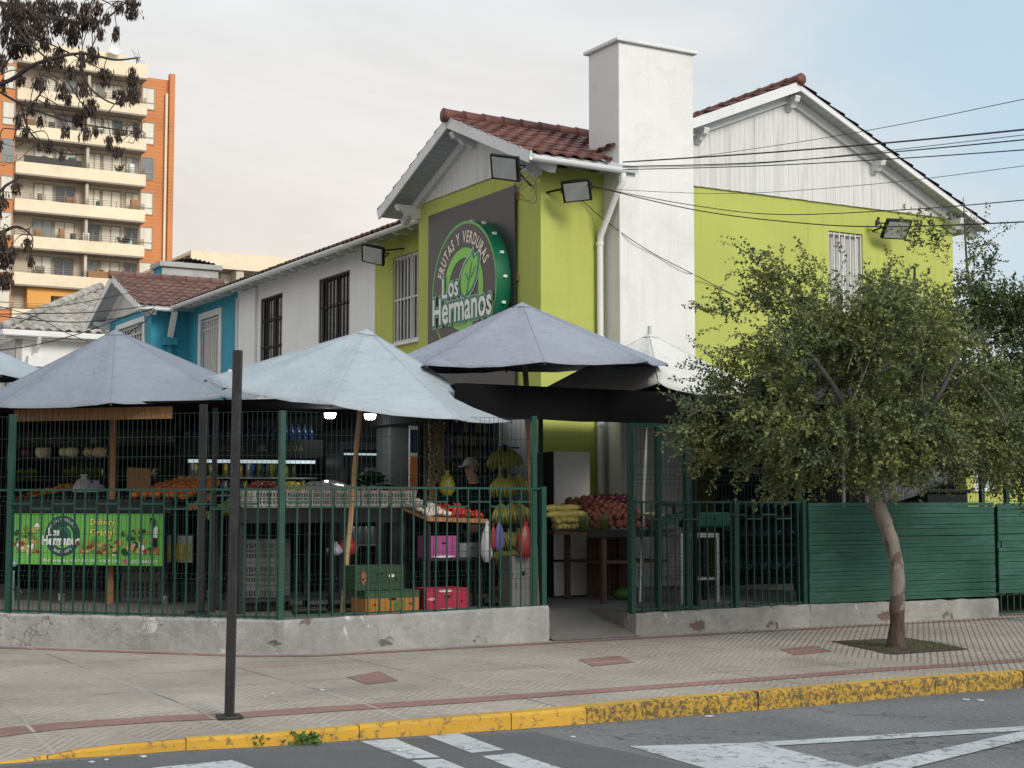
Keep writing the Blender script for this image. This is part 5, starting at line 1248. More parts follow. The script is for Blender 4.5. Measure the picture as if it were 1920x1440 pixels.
def carton(fr, x0, x1, y0, y1, z0, z1, col, label, marks=(), top=None, name='cardboard_box'):
    """printed carton with hand holes; marks: (x0 x1 z0 z1 in 0..1, colour) printed on the front"""
    t = thing(name, label, 'box', fr.p((x0 + x1) / 2, (y0 + y1) / 2, z0), 'cartons under the produce tables'); m = mat('carton_print', col, .6, .1, 5, 50, .04)
    b = MB(); b.box(fr, x0, x1, y0, y1, z0, z1); b.build('carton', m, t, bev=.006); w_, h = x1 - x0, z1 - z0
    if top is not None:
        b = MB(); b.box(fr, x0 - .004, x1 + .004, y0 - .004, y1 + .004, z1 - h * .28, z1 + .006); b.build('lid', mat('lid_print', top, .6, .1, 5, 50, .04), t, bev=.004)
    for a, c, d, e in ((.42, .58, .62, .72), (.14, .19, .42, .5), (.81, .86, .42, .5)):
        b = MB()
        pts = [fr.p(x0 + w_ * ((a + c) / 2 + (c - a) / 2 * math.cos(q)), y0 - .003, z0 + h * ((d + e) / 2 + (e - d) / 2 * math.sin(q))) for q in [2 * math.pi * k / 10 for k in range(10)]]; b.prism(pts, -fr.ey * .002); b.build('hand_hole', M['black'], t)
    for i, (a, c, d, e, cl) in enumerate(marks):
        b = MB(); pts = [fr.p(x0 + w_ * ((a + c) / 2 + (c - a) / 2 * math.cos(q)), y0 - .0035, z0 + h * ((d + e) / 2 + (e - d) / 2 * math.sin(q))) for q in [2 * math.pi * k / 14 for k in range(14)]]; b.prism(pts, -fr.ey * .001); b.build('print', mat('print', cl, .6, .05), t)
    return t

# ---- left: vegetable racks behind the banner table
YR = 4.9
def rack(px0, px1, label, words, logo):
    x0, x1 = CHR.hit(px0, 850, YR)[0], CHR.hit(px1, 850, YR)[0]
    t = thing('vegetable_rack', label, 'shelving', CHR.p((x0 + x1) / 2, YR, FZ), 'black vegetable racks'); Zs = lambda y: CHR.hit(170, y, YR)[1]
    b = MB(); b.box(CHR, x0, x1, YR + .5, YR + .53, FZ, 2.60); b.build('back_panel', M['black'], t)
    for x in (x0, x1 - .03): b = MB(); b.box(CHR, x, x + .03, YR + .02, YR + .499, FZ, 2.60); b.build('side_panel', M['black'], t)
    zs = [Zs(y) for y in (858, 898, 934)]
    for z in zs + [Zs(806)]:
        b = MB(); b.box(CHR, x0 + .031, x1 - .031, YR, YR + .499, z - .03, z); b.build('shelf', M['black'], t)
    b = MB(); b.box(CHR, x0 + .0, x1 - .0, YR - .02, YR - .001, Zs(838), Zs(808)); hd = b.build('header', M['black'], t)
    b = MB(); xa_, xb_ = [CHR.hit(q, 825, YR)[0] for q in words]; put_text(b, CHR, 'HORTALIZAS', xa_, xb_, Zs(830), YR - .0225, h=Zs(819) - Zs(830), sp=1.25, off=.012); b.build('lettering', mat('dim_green_print', (.06, .10, .035), .6), hd)
    xl_ = CHR.hit(logo, 825, YR)[0]; b = MB(); b.box(CHR, xl_ - .06, xl_ + .06, YR - .0225, YR - .021, Zs(831), Zs(826)); b.poly([CHR.p(xl_ + .045 * math.cos(a), YR - .0225, Zs(824) + .03 * math.sin(a)) for a in [k * .6 for k in range(10)]]); b.build('emblem', mat('dim_teal_print', (.07, .13, .13), .6), hd)
    return x0, x1, zs
r0, r1, zs1 = rack(20, 196, 'black vegetable rack at the far left with cabbages and lettuces', (31, 147), 178)
q0_, q1_, zs2 = rack(199, 332, 'black vegetable rack behind the brown card, right of the timber pole', (205, 312), 322)
def rowpx(fr, y, z, items, dz=.0): return [(fr.p(fr.hit(px, 850, y)[0], y + .13 + rq.uniform(-.03, .03), z + dz), (0, 0, rq.uniform(0, 6)), sc) for px, sc in items]
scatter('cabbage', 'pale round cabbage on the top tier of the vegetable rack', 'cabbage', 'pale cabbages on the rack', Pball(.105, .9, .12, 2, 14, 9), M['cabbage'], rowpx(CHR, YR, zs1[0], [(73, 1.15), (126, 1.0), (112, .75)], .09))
scatter('cauliflower', 'creamy cauliflower at the right end of the top tier', 'cauliflower', 'cauliflowers on the rack', Pball(.10, .85, .4, 4, 16, 11), M['cauli'], rowpx(CHR, YR, zs1[0], [(157, .9), (177, 1.0), (190, 1.1)], .085))
scatter('purple_cabbage', 'halved purple cabbage, leftmost on the top tier', 'cabbage', None, Pball(.10, .85, .1, 5, 14, 9), M['purple'], rowpx(CHR, YR, zs1[0], [(41, 1.0)], .085))
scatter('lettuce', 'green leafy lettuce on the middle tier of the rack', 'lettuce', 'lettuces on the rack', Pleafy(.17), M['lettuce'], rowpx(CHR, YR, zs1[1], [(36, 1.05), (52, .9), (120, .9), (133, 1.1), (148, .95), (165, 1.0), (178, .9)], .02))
scatter('leafy_greens', 'dark leafy greens on the second rack', 'greens', 'dark greens on the rack', Pleafy(.16, 30, 7), M['leafy'], rowpx(CHR, YR, zs2[1], [(216, .9), (232, 1.1), (296, 1.0), (312, 1.1)], .02) + rowpx(CHR, YR, zs2[0], [(222, .8), (245, .9), (268, .8), (290, .9)], .02))
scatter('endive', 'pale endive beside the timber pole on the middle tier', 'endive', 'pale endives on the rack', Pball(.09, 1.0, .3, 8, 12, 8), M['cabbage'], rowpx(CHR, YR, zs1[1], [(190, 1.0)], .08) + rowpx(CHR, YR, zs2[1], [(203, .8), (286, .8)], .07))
scatter('tomato', 'red tomato in the heap at the left end of the lowest tier', 'tomato', 'tomatoes on the lowest tier', Pball(.042, .85, .05, 3), M['tomato'], heap(CHR, CHR.hit(27, 900, 4.2)[0], CHR.hit(62, 900, 4.2)[0], 4.0, 4.8, zs1[2] - .07, zs1[2] + .12, .085))
scatter('yellow_pepper', 'yellow pepper in the heap beside the tomatoes', 'pepper', 'yellow peppers on the lowest tier', Ppepper(.052), M['pepper_yellow'], heap(CHR, CHR.hit(63, 900, 4.2)[0], CHR.hit(97, 900, 4.2)[0], 4.0, 4.8, zs1[2] - .06, zs1[2] + .17, .10, layers=1))
scatter('orange', 'orange fruit beside the yellow peppers on the lowest tier', 'orange', 'oranges near the white bags', Pball(.055, .95, .03, 4), M['orange'], heap(CHR, CHR.hit(106, 900, 4.1)[0], CHR.hit(132, 900, 4.1)[0], 3.9, 4.3, zs1[2] - .06, zs1[2] + .04, .105))
scatter('pear', 'yellow green pear left of the timber pole', 'pear', 'pears by the timber pole', Pball(.045, 1.25, .06, 4), M['lemon'], heap(CHR, CHR.hit(192, 900, 4.1)[0], CHR.hit(208, 900, 4.1)[0], 3.9, 4.4, zs1[2] - .05, zs1[2] + .08, .085))
scatter('tomato', 'red tomato behind the white bags on the lowest tier', 'tomato', 'tomatoes behind the bags', Pball(.042, .85, .05, 3), M['tomato'], heap(CHR, CHR.hit(165, 900, 4.6)[0], CHR.hit(200, 900, 4.6)[0], 4.6, 4.85, zs1[2] + .04, zs1[2] + .13, .085))
yt = 3.6
for px, w_, h, mm, lb in ((157, .30, .34, 'bag_white', 'white plastic bag of produce, the left one on the banner table'), (180, .28, .26, 'bag_lilac', 'lilac tinted plastic bag beside the white one')):
    scatter('plastic_bag', lb, 'bag', None, Pbag(w_, h, px), M[mm], [(CHR.p(CHR.hit(px, 930, yt)[0], yt, CHR.hit(px, 938, yt)[1]), (0, 0, .2), 1)])
x0, z1_ = CHR.hit(238, 876, yt); x1, z0_ = CHR.hit(281, 921, yt); b = MB(); b.prism([CHR.p(x0, yt, z0_ + .03), CHR.p(x1, yt, z0_), CHR.p(x1, yt, z1_ - .02), CHR.p(x0, yt, z1_)], CHR.ey * .006); b.box(CHR, (x0 + x1) / 2 - .02, (x0 + x1) / 2 + .02, yt + .008, yt + .02, z0_ - .22, z0_ + .1); solo('price_card', b, M['cardboard'], 'blank brown card sign held up on a stick over the banner table', 'card')
x0, z1_ = CHR.hit(15, 835, 4.0); x1, z0_ = CHR.hit(28, 880, 4.0); b = MB(); b.box(CHR, x0, x1, 4.0, 4.006, z0_, z1_); solo('price_tag', b, M['paper'], 'narrow white price tag at the far left edge of the rack', 'tag')

# ---- banner table
YB = 2.45
tx0, tx1 = CHR.hit(14, 950, YB)[0], CHR.hit(322, 950, YB)[0]; ztop = CHR.hit(160, 936, YB)[1]; zfb = CHR.hit(160, 962, YB)[1]
tb = thing('display_table', 'long black produce table on casters carrying the delivery banner', 'table', CHR.p((tx0 + tx1) / 2, YB + .6, FZ), 'black produce tables')
b = MB(); b.box(CHR, tx0, tx1, YB, YB + .03, zfb, ztop); b.build('fascia', M['dark_table'], tb, bev=.004)
b = MB(); b.prism([CHR.p(tx0, YB + .031, ztop - .05), CHR.p(tx1, YB + .031, ztop - .05), CHR.p(tx1, YB + 1.4, ztop + .1), CHR.p(tx0, YB + 1.4, ztop + .1)], (0, 0, .03)); b.build('top', M['dark_table'], tb)
for px in (105, 300):
    for y in (YB + .12, YB + 1.2):
        x = CHR.hit(px, 1100, YB)[0]; b = MB(); b.box(CHR, x - .03, x + .03, y - .03, y + .03, FZ + .12, ztop - .06); lg = b.build('leg', M['dark_table'], tb)
        b = MB(); b.cyl(CHR.p(x - .012, y, FZ + .05), CHR.p(x + .012, y, FZ + .05), .05, 14); b.box(CHR, x - .028, x + .028, y - .03, y + .03, FZ + .09, FZ + .118); b.build('caster', M['steel'], lg)
# flank of the table on the right: cloth-dark triangular side with the tilted fruit trays
cx0 = tx1; b = MB(); b.prism([CHR.p(cx0 + .002, YB, ztop), CHR.p(cx0 + .002, YB + 1.3, ztop), CHR.p(cx0 + .002, YB + 1.3, zfb - .8), CHR.p(cx0 + .002, YB, zfb - .8)], CHR.ex * .02); b.build('side_cloth', M['black_matte'], tb)
scatter('orange', 'orange in the long heap at the right end of the banner table', 'orange', 'oranges heaped right of the brown card', Pball(.052, .95, .03, 4), M['carrot'], heap(CHR, CHR.hit(266, 930, 2.9)[0], CHR.hit(372, 930, 2.9)[0], 2.6, 3.5, ztop + .03, ztop + .20, .105, layers=1, dome=.04))
scatter('lemon', 'yellow fruit on top of the orange heap', 'fruit', 'yellow fruit above the oranges', Pball(.048, 1.1, .05, 4), M['squash'], heap(CHR, CHR.hit(320, 930, 3.5)[0], CHR.hit(378, 930, 3.5)[0], 3.5, 3.8, ztop + .22, ztop + .27, .10))
scatter('green_apple', 'green apple in the sloping tray left of the black post', 'apple', 'green apples sloping down behind the black post', Pball(.045, .9, .05, 4), M['apple_green'], heap(CHR, CHR.hit(398, 930, 2.5)[0], CHR.hit(432, 930, 2.5)[0], 2.2, 3.3, ztop - .22, ztop + .12, .088, layers=1))
scatter('peanut_sack_nut', 'pale nut in the small sloping tray beside the oranges', 'nut', 'pale nuts beside the oranges', Pball(.022, 1.2, .1, 4, 7, 5), M['cardboard'], heap(CHR, CHR.hit(350, 960, 2.45)[0], CHR.hit(372, 960, 2.45)[0], 2.4, 2.9, ztop - .12, ztop + .06, .045))
# banner
YN = YB - .03
bx0, bz1 = CHR.hit(27, 960, YN); bx1, bz1b = CHR.hit(306, 966, YN); bz0 = CHR.hit(22, 1055, YN)[1]; bz0b = CHR.hit(303, 1064, YN)[1]; bzt = (bz1 + bz1b) / 2; bzb = (bz0 + bz0b) / 2
ban = thing('delivery_banner', 'bright green printed banner with fruit and the words Delivery Gratis, hung from the black table', 'banner', CHR.p((bx0 + bx1) / 2, YN, bzb))
BWd, BH = bx1 - bx0, bzt - bzb; BF = Fr(CHR.p(bx0, YN, bzb), CHR.deg)
b = MB(); n = 20
for i in range(n + 1):
    for k in range(7): b.v.append(BF.p(BWd * i / n, .010 * math.sin(i * .5) * 0, BH * k / 6))
for i in range(n):
    for k in range(6): b.f.append((i * 7 + k, (i + 1) * 7 + k, (i + 1) * 7 + k + 1, i * 7 + k + 1))
M['ban_green'] = mat('banner_green', (.15, .46, .085), .45, .10, 1.2, 40, .02); M['ban_yellow'] = mat('banner_yellow', (.75, .68, .12), .45, .05); M['ban_lime'] = mat('banner_lime', (.36, .62, .07), .45, .06)
o = b.build('sheet', M['ban_green'], ban); md = o.modifiers.new('s', 'SOLIDIFY'); md.thickness = .003; md.offset = 1
def bp_(u_, v_): return u_ * BWd, v_ * BH
b = MB(); b.quad(BF.p(0, -.002, 0), BF.p(BWd, -.002, 0), BF.p(BWd, -.002, .20 * BH), BF.p(0, -.002, .20 * BH)); b.build('lower_band', M['ban_lime'], ban)
bcx, bcz = bp_(.335, .56); br = .40 * BH
M['ban_disc'] = mat('banner_emblem', (.022, .075, .072), .45, .3, 3, 40, .02); M['ban_mid'] = mat('banner_emblem_mid', (.03, .16, .10), .45, .2, 3, 40, .02)
b = MB(); disc(b, BF, bcx, bcz, br, -.004); em = b.build('emblem', M['ban_disc'], ban)
b = MB(); ring(b, BF, bcx, bcz, br * .50, br * .60, -.006, a0=-160, a1=60); b.build('emblem_ring', M['g_light'], em)
b = MB(); ring(b, BF, bcx, bcz, br * .30, br * .47, -.006); b.build('emblem_ring', M['ban_mid'], em)
b = MB(); arc_text(b, BF, 'FRUTAS Y VERDURAS', bcx, bcz, br * .74, br * .15, -.007, 150, 28); arc_text(b, BF, 'SINCE 1974', bcx, bcz, br * .86, br * .16, -.007, 232, 312, True); b.build('lettering', M['print_white'], em)
b = MB(); put_text(b, BF, 'Hermanos', bcx - br * 1.12, bcx + br * .98, bcz - br * .42, -.009, h=br * .42, off=.05); put_text(b, BF, 'Los', bcx - br * .78, bcx - br * .18, bcz + br * .04, -.009, h=br * .34, off=.05); b.build('lettering', M['print_white'], em)
for k, (mn, of) in enumerate((('g_dark', .085), ('ban_yellow', .03))):
    b = MB(); put_text(b, BF, 'Delivery', *[bp_(q, 0)[0] for q in (.525, .685)], bp_(0, .78)[1], -.006 - .002 * k, h=.12 * BH, off=of); put_text(b, BF, 'Gratis!', *[bp_(q, 0)[0] for q in (.525, .685)], bp_(0, .58)[1], -.006 - .002 * k, h=.12 * BH, off=of); b.build('lettering', M[mn], ban)
b = MB(); put_text(b, BF, 'Por contacto: +56 9 38 2 09   +56 9 2 06', *[bp_(q, 0)[0] for q in (.21, .72)], bp_(0, .06)[1], -.004, h=.055 * BH, off=.01); put_text(b, BF, 'LOS HERMANOS', *[bp_(q, 0)[0] for q in (.79, .97)], bp_(0, .055)[1], -.004, h=.055 * BH, off=.01); b.build('lettering', M['print_white'], ban)
b = MB(); bx_ = bp_(.755, .08); disc(b, BF, bx_[0], bx_[1], .05 * BH, -.004, 12); b.build('printed_mark', mat('pink_print', (.55, .10, .22), .5), ban)
rb_ = random.Random(8); cols = {'tomato': [], 'carrot': [], 'print_white': [], 'lemon': [], 'leafy': [], 'squash': [], 'apple_red': [], 'lettuce': []}
def blobs(u0, u1, v0, v1, n, ks, r=.055):
    for k in range(n): cols[rb_.choice(ks)].append((*bp_(rb_.uniform(u0, u1), v0 + (v1 - v0) * rb_.random() ** 1.3), BH * r * rb_.uniform(.5, 1.2), BH * r * rb_.uniform(.5, 1.2)))
blobs(.01, .17, .24, .50, 26, ['tomato', 'print_white', 'carrot', 'squash', 'lettuce']); blobs(.02, .15, .48, .72, 16, ['leafy', 'lettuce'], .05); blobs(.13, .17, .42, .75, 6, ['print_white', 'squash'], .06)
blobs(.43, .66, .24, .46, 34, ['lemon', 'squash', 'lettuce', 'apple_red', 'carrot'], .05); blobs(.63, .70, .3, .55, 8, ['leafy', 'squash'], .05); blobs(.68, .97, .24, .50, 46, ['tomato', 'print_white', 'carrot', 'squash', 'leafy', 'tomato'], .06); blobs(.74, .88, .48, .68, 18, ['leafy', 'lettuce'], .05)
i_ = 0
for mn, lst in cols.items():
    b = MB()
    for cx_, cz_, rx, rz in lst: i_ += 1; y = -.003 - .00012 * i_; b.poly([BF.p(cx_ + rx * math.cos(a), y, cz_ + rz * math.sin(a)) for a in [2 * math.pi * k / 10 for k in range(10)]])
    b.build('printed_pattern', M[mn], ban)
ux = lambda u_, v_: BF.p(bp_(u_, v_)[0], -.030, bp_(u_, v_)[1])
b = MB(); b.poly([ux(.925, .92), ux(.945, .93), ux(.957, .86), ux(.958, .74), ux(.948, .72), ux(.935, .80), ux(.925, .83)]); b.poly([ux(.935, .36), ux(.972, .36), ux(.970, .54), ux(.938, .54)]); b.build('printed_woman', M['black'], ban)
b = MB(); b.poly([ux(.936, .54), ux(.971, .54), ux(.974, .74), ux(.955, .77), ux(.938, .72)]); b.build('printed_woman', M['print_white'], ban)
b = MB(); b.poly([BF.p(*[(q[0], -.031, q[1]) for q in [bp_(a, c)]][0]) for a, c in ((.931, .80), (.945, .78), (.949, .86), (.938, .89), (.930, .87))]); b.poly([BF.p(*[(q[0], -.031, q[1]) for q in [bp_(a, c)]][0]) for a, c in ((.905, .66), (.912, .68), (.938, .60), (.936, .57))]); b.build('printed_woman', M['skin'], ban)
# under the banner table
yc = YB + .55
def pxbox(fr, px0, px1, pyt, pyb, y): a, zt = fr.hit(px0, pyt, y); c, zb = fr.hit(px1, pyb, y); return a, c, zb, zt
a, c, zb, zt = pxbox(CHR, 228, 302, 1062, 1128, yc); zb = FZ + .003
crate(CHR, a, c, yc, yc + .42, zb, zb + .30, 'crate_grey', 'grey plastic crate on the floor under the banner, lower of two', 'grey crates on the yard floor'); crate(CHR, a, c, yc, yc + .42, zb + .302, zb + .58, 'crate_grey', 'grey plastic crate under the banner, upper of two', 'grey crates on the yard floor')
a, c, zb, zt = pxbox(CHR, 316, 372, 1062, 1120, yc + .5); crate(CHR, a, c, yc + .5, yc + .9, FZ + .003, FZ + .30, 'crate_grey', 'lower grey crate just left of the brown steel post', 'grey crates on the yard floor'); crate(CHR, a, c, yc + .5, yc + .9, FZ + .302, FZ + .60, 'crate_grey', 'upper grey crate just left of the brown steel post', 'grey crates on the yard floor')
a, c = CHR.hit(440, 1000, 2.1)[0], CHR.hit(484, 1000, 2.1)[0]
for k in range(3): crate(CHR, a, c, 2.1, 2.55, FZ + .003 + .27 * k, FZ + .27 * (k + 1), 'crate_grey', ['lowest', 'middle', 'topmost'][k] + ' grey crate in the stack just right of the black post', 'grey crates on the yard floor')
a, c = CHR.hit(487, 1000, 2.2)[0], CHR.hit(516, 1000, 2.2)[0]
for k in range(3): crate(CHR, a, c, 2.2, 2.6, FZ + .003 + .27 * k, FZ + .27 * (k + 1), 'crate_grey', ['lowest', 'middle', 'topmost'][k] + ' grey crate in the narrow stack left of the corner fence post', 'grey crates on the yard floor')
b = MB(); x0, x1 = CHR.hit(75, 1090, 4.6)[0], CHR.hit(178, 1090, 4.6)[0]
for x in (x0, x1 - .04): b.box(CHR, x, x + .04, 4.6, 4.64, FZ, FZ + .36); b.box(CHR, x, x + .04, 4.96, 5.0, FZ, FZ + .36)
b.box(CHR, x0, x1, 4.6, 5.0, FZ + .36, FZ + .40); solo('low_bench', b, M['black'], 'low black bench frame on the floor behind the banner table', 'bench')
a, c, zb, zt = pxbox(CHR, 313, 360, 1004, 1056, YB + .1); b = MB(); t = thing('hanging_pouch', 'clear pouch with yellow packets hanging right of the banner', 'pouch', CHR.p((a + c) / 2, YB + .1, zb))
b.box(CHR, a, c, YB + .1, YB + .13, zb + .004, zt); b.build('pouch', mat('clear_pouch', (.22, .23, .22), .2), t, bev=.008)
for k in range(4): x = a + .02 + (c - a - .04) * k / 4; b = MB(); b.box(CHR, x, x + (c - a) / 4 - .018, YB + .085, YB + .098, zb + .03, zb + .22 + .02 * (k % 2)); b.build('packet', M['bag_yellow'], t, bev=.004)
# water tap and pipes at floor level
q = CHR.p(CHR.hit(23, 1100, .55)[0], .55, 0); b = MB(); tap = thing('water_tap', 'brass water tap on a steel standpipe inside the far left fence', 'tap', Vector((q.x, q.y, FZ)))
b.cyl(Vector((q.x, q.y, FZ)), Vector((q.x, q.y, .75)), .022, 8); b.build('standpipe', M['steel'], tap)
b = MB(); zt = .55; b.tube([Vector((q.x, q.y, zt)), Vector((q.x + .09, q.y - .02, zt)), Vector((q.x + .11, q.y - .025, zt - .05))], .013, 7); b.box(Fr((q.x + .05, q.y, 0), 0), -.025, .025, -.005, .005, zt + .03, zt + .04); b.cyl((q.x + .05, q.y, zt), (q.x + .05, q.y, zt + .035), .008, 5); b.build('spout', M['dark_steel'], tap)
b = MB(); b.ball((q.x, q.y, .82), .05, .05, .035, 8, 6, .3); b.build('cloth', M['bag_white'], tap, smooth=True)
for px, py, Y, l, rr_, lb in ((345, 1150, 16.2, .25, .045, 'short black pipe end lying at the foot of the brown post'), (548, 1150, 15.7, .36, .035, 'black pipe lying on the wall just right of the corner fence post')):
    q = at(px, py, Y); q.z = FZ + rr_ + .002 if px < 400 else .38; f = Fr((q.x, q.y, 0), 12 if px < 400 else 25); b = MB(); b.lathe(q, [(rr_, 0), (rr_, l), (rr_ * .86, l), (rr_ * .86, .01)], 14, f.ex); solo('pipe_offcut', b, M['black'], lb, 'pipe', smooth='auto')

# ---- centre: crates of fruit on the dark table
YT = 2.0
X2 = lambda px, y=YT: FF_.hit(px, 950, y)[0]
Z2 = lambda px, py, y=YT: FF_.hit(px, py, y)[1]
ax0, ax1 = X2(448), X2(793); zt = Z2(620, 952)
tb = thing('display_table', 'long dark table behind the bamboo pole carrying white fruit crates', 'table', FF_.p((ax0 + ax1) / 2, YT + .4, FZ), 'black produce tables')
b = MB(); b.box(FF_, ax0, ax1, YT, YT + .9, zt - .03, zt); b.build('top', M['dark_table'], tb); b = MB(); b.box(FF_, ax0, ax1, YT - .002, YT + .028, zt - .17, zt - .031); b.build('fascia', M['dark_table'], tb)
for x in (ax0 + .05, (ax0 + ax1) / 2, ax1 - .08):
    for y in (YT + .04, YT + .8): b = MB(); b.box(FF_, x - .025, x + .025, y, y + .05, FZ, zt - .031); b.build('leg', M['dark_table'], tb)
b = MB(); b.box(FF_, ax0 + .1, ax1 - .1, YT + .1, YT + .85, FZ + .12, FZ + .15); b.build('lower_shelf', M['dark_table'], tb)
for i, (p0, p1, lb) in enumerate(((480, 536, 'white crate of red apples, left of the green corner post'), (540, 584, 'white crate of lemons right of the green corner post'), (588, 628, 'white crate under the shiny plastic, left of the bamboo pole'), (632, 678, 'white crate directly behind the bamboo pole'), (682, 731, 'white crate with dark red onions right of the bamboo pole'), (735, 784, 'white crate at the right end of the dark table'))):
    crate(FF_, X2(p0), X2(p1), YT + .05, YT + .5, zt + .003, zt + .20, 'crate_white', lb, 'white fruit crates on the dark table')
fp = lambda p0, p1: (X2(p0) + .03, X2(p1) - .03)
H_ = lambda p0, p1, sp, **k: heap(FF_, *fp(p0, p1), YT + .08, YT + .47, zt + .19, zt + .22, sp, **k)
scatter('red_apple', 'dark red apple in the first white crate', 'apple', 'red apples in the crate by the corner post', Pball(.048, .9, .05, 3), M['apple_red'], H_(480, 536, .092, layers=2))
scatter('lemon', 'yellow lemon in the crate right of the corner post', 'lemon', 'lemons in the white crate', Pball(.04, 1.2, .06, 3), M['lemon'], H_(540, 584, .082, layers=2))
scatter('plum', 'small dark red plum in the crates right of the bamboo pole', 'plum', 'plums in the right hand crates', Pball(.03, .9, .05, 3), M['apple_red'], H_(682, 731, .06) + H_(735, 784, .06))
scatter('mushroom', 'pale produce under shiny plastic in the middle crates', 'produce', 'pale produce in the middle crates', Pball(.035, .8, .1, 3), M['garlic'], H_(588, 628, .075) + H_(632, 678, .075))
b = MB(); x0, x1 = X2(590), X2(664); n = 26
for i in range(n + 1):
    for k in range(9):
        x = x0 + (x1 - x0) * i / n; y = YT + .03 + .5 * k / 8; z = zt + .25 + .06 * math.sin(math.pi * i / n) + .035 * mnoise.noise(Vector((x * 9, y * 9, 1))) - (.08 if k in (0, 8) else 0); b.v.append(FF_.p(x, y, z))
for i in range(n):
    for k in range(8): b.f.append((i * 9 + k, (i + 1) * 9 + k, (i + 1) * 9 + k + 1, i * 9 + k + 1))
m, t, p = base_mat('clear_plastic', .12); p.inputs['Transmission Weight'].default_value = .8; p.inputs['Base Color'].default_value = (.8, .82, .82, 1); M['clear_plastic'] = m
o = solo('plastic_sheet', b, M['clear_plastic'], 'crinkled clear plastic laid over the middle crates', 'plastic sheet', smooth=True)
# cartons on the floor
Yc = 1.35
cb_ = lambda p0, p1, pt, pb, y: pxbox(FF_, p0, p1, pt, pb, y)
a, c, zb, z1 = cb_(686, 786, 1100, 1142, 1.0); carton(FF_, a, c, 1.0, 1.38, FZ + .003, FZ + .003 + (z1 - zb), (.36, .15, .025), 'orange fruit carton with a green lid on the floor behind the fence', [(.50, .74, .18, .66, (.09, .18, .04)), (.55, .69, .28, .58, (.50, .30, .06)), (.30, .95, .04, .10, (.60, .12, .02))], (.03, .085, .032)); zz = FZ + .012 + (z1 - zb)
a, c, zb, z1 = cb_(664, 756, 1052, 1096, 1.05); carton(FF_, a, c, 1.03, 1.38, zz + .001, zz + (z1 - zb), (.02, .055, .022), 'dark green fruit carton standing on the orange one', [(.12, .24, .25, .8, (.25, .10, .04)), (.68, .80, .5, .66, (.6, .6, .55))])
a, c, zb, z1 = cb_(800, 878, 1097, 1141, 1.0); carton(FF_, a, c, 1.0, 1.36, FZ + .003, FZ + .003 + (z1 - zb), (.34, .02, .055), 'pink red fruit carton on the floor, right of the orange one', [(.28, .62, .84, .95, (.66, .60, .48)), (.20, .80, .06, .20, (.66, .60, .48)), (.02, .22, .52, .64, (.62, .30, .32))])
a, c, zb, z1 = cb_(808, 856, 1005, 1046, 1.5); carton(FF_, a, c, 1.5, 1.85, zb, z1, (.32, .07, .22), 'magenta carton on the low shelf under the garlic tray', [(.05, .95, .02, .12, (.7, .62, .68))])
zsh = zb
a, c, zb, z1 = cb_(862, 910, 1020, 1046, 1.5); carton(FF_, a, c, 1.5, 1.85, zsh, zsh + (z1 - zb), (.2, .2, .195), 'grey white carton beside the magenta one', [(.1, .45, .3, .6, (.2, .2, .2))])
b = MB(); xs0, xs1 = X2(790, 1.5), X2(925, 1.5); b.box(FF_, xs0, xs1, 1.45, 1.95, zsh - .03, zsh - .002); 
for x in (xs0, xs1 - .04): b.box(FF_, x, x + .04, 1.46, 1.5, FZ, zsh - .03); b.box(FF_, x, x + .04, 1.9, 1.94, FZ, zsh - .03)
solo('low_shelf', b, M['dark_table'], 'low dark shelf holding the magenta and grey cartons', 'shelf')
a, c, zb, z1 = cb_(778, 800, 1005, 1028, 1.7)
# garlic and chilli tray
gx0, gx1 = X2(800, 1.35), X2(914, 1.35); gz_ = Z2(855, 966, 1.35); gm = X2(850, 1.35)
tr = thing('produce_tray', 'shallow wooden tray of garlic and red peppers on a dark stand', 'tray', FF_.p((gx0 + gx1) / 2, 1.6, FZ))
b = MB(); b.prism([FF_.p(gx0, 1.35, gz_ - .06), FF_.p(gx1, 1.35, gz_ - .09), FF_.p(gx1, 2.0, gz_ + .03), FF_.p(gx0, 2.0, gz_ + .06)], (0, 0, .02)); b.build('board', M['wood'], tr); b = MB(); b.prism([FF_.p(gx0, 1.33, gz_ - .065), FF_.p(gx1, 1.33, gz_ - .095), FF_.p(gx1, 1.349, gz_ - .095), FF_.p(gx0, 1.349, gz_ - .065)], (0, 0, .05)); b.build('edge', M['wood'], tr)
for x in (gx0 + .04, gx1 - .08):
    for y in (1.4, 1.95): b = MB(); b.box(FF_, x, x + .04, y, y + .04, FZ, gz_ - .07); b.build('leg', M['dark_table'], tr)
scatter('garlic_bulb', 'white garlic bulb on the wooden tray', 'garlic', 'garlic bulbs on the tray', Pball(.034, 1.0, .1, 3, 8, 6), M['garlic'], heap(FF_, gx0 + .02, gm, 1.38, 1.95, gz_, gz_ + .13, .068, layers=1, dome=.04))
scatter('red_chilli', 'small red pepper on the right half of the wooden tray', 'pepper', 'red peppers on the tray', Plong(.09, .022, .15), M['chilli'], heap(FF_, gm, gx1 - .03, 1.38, 1.95, gz_ - .01, gz_ + .10, .062, layers=1))
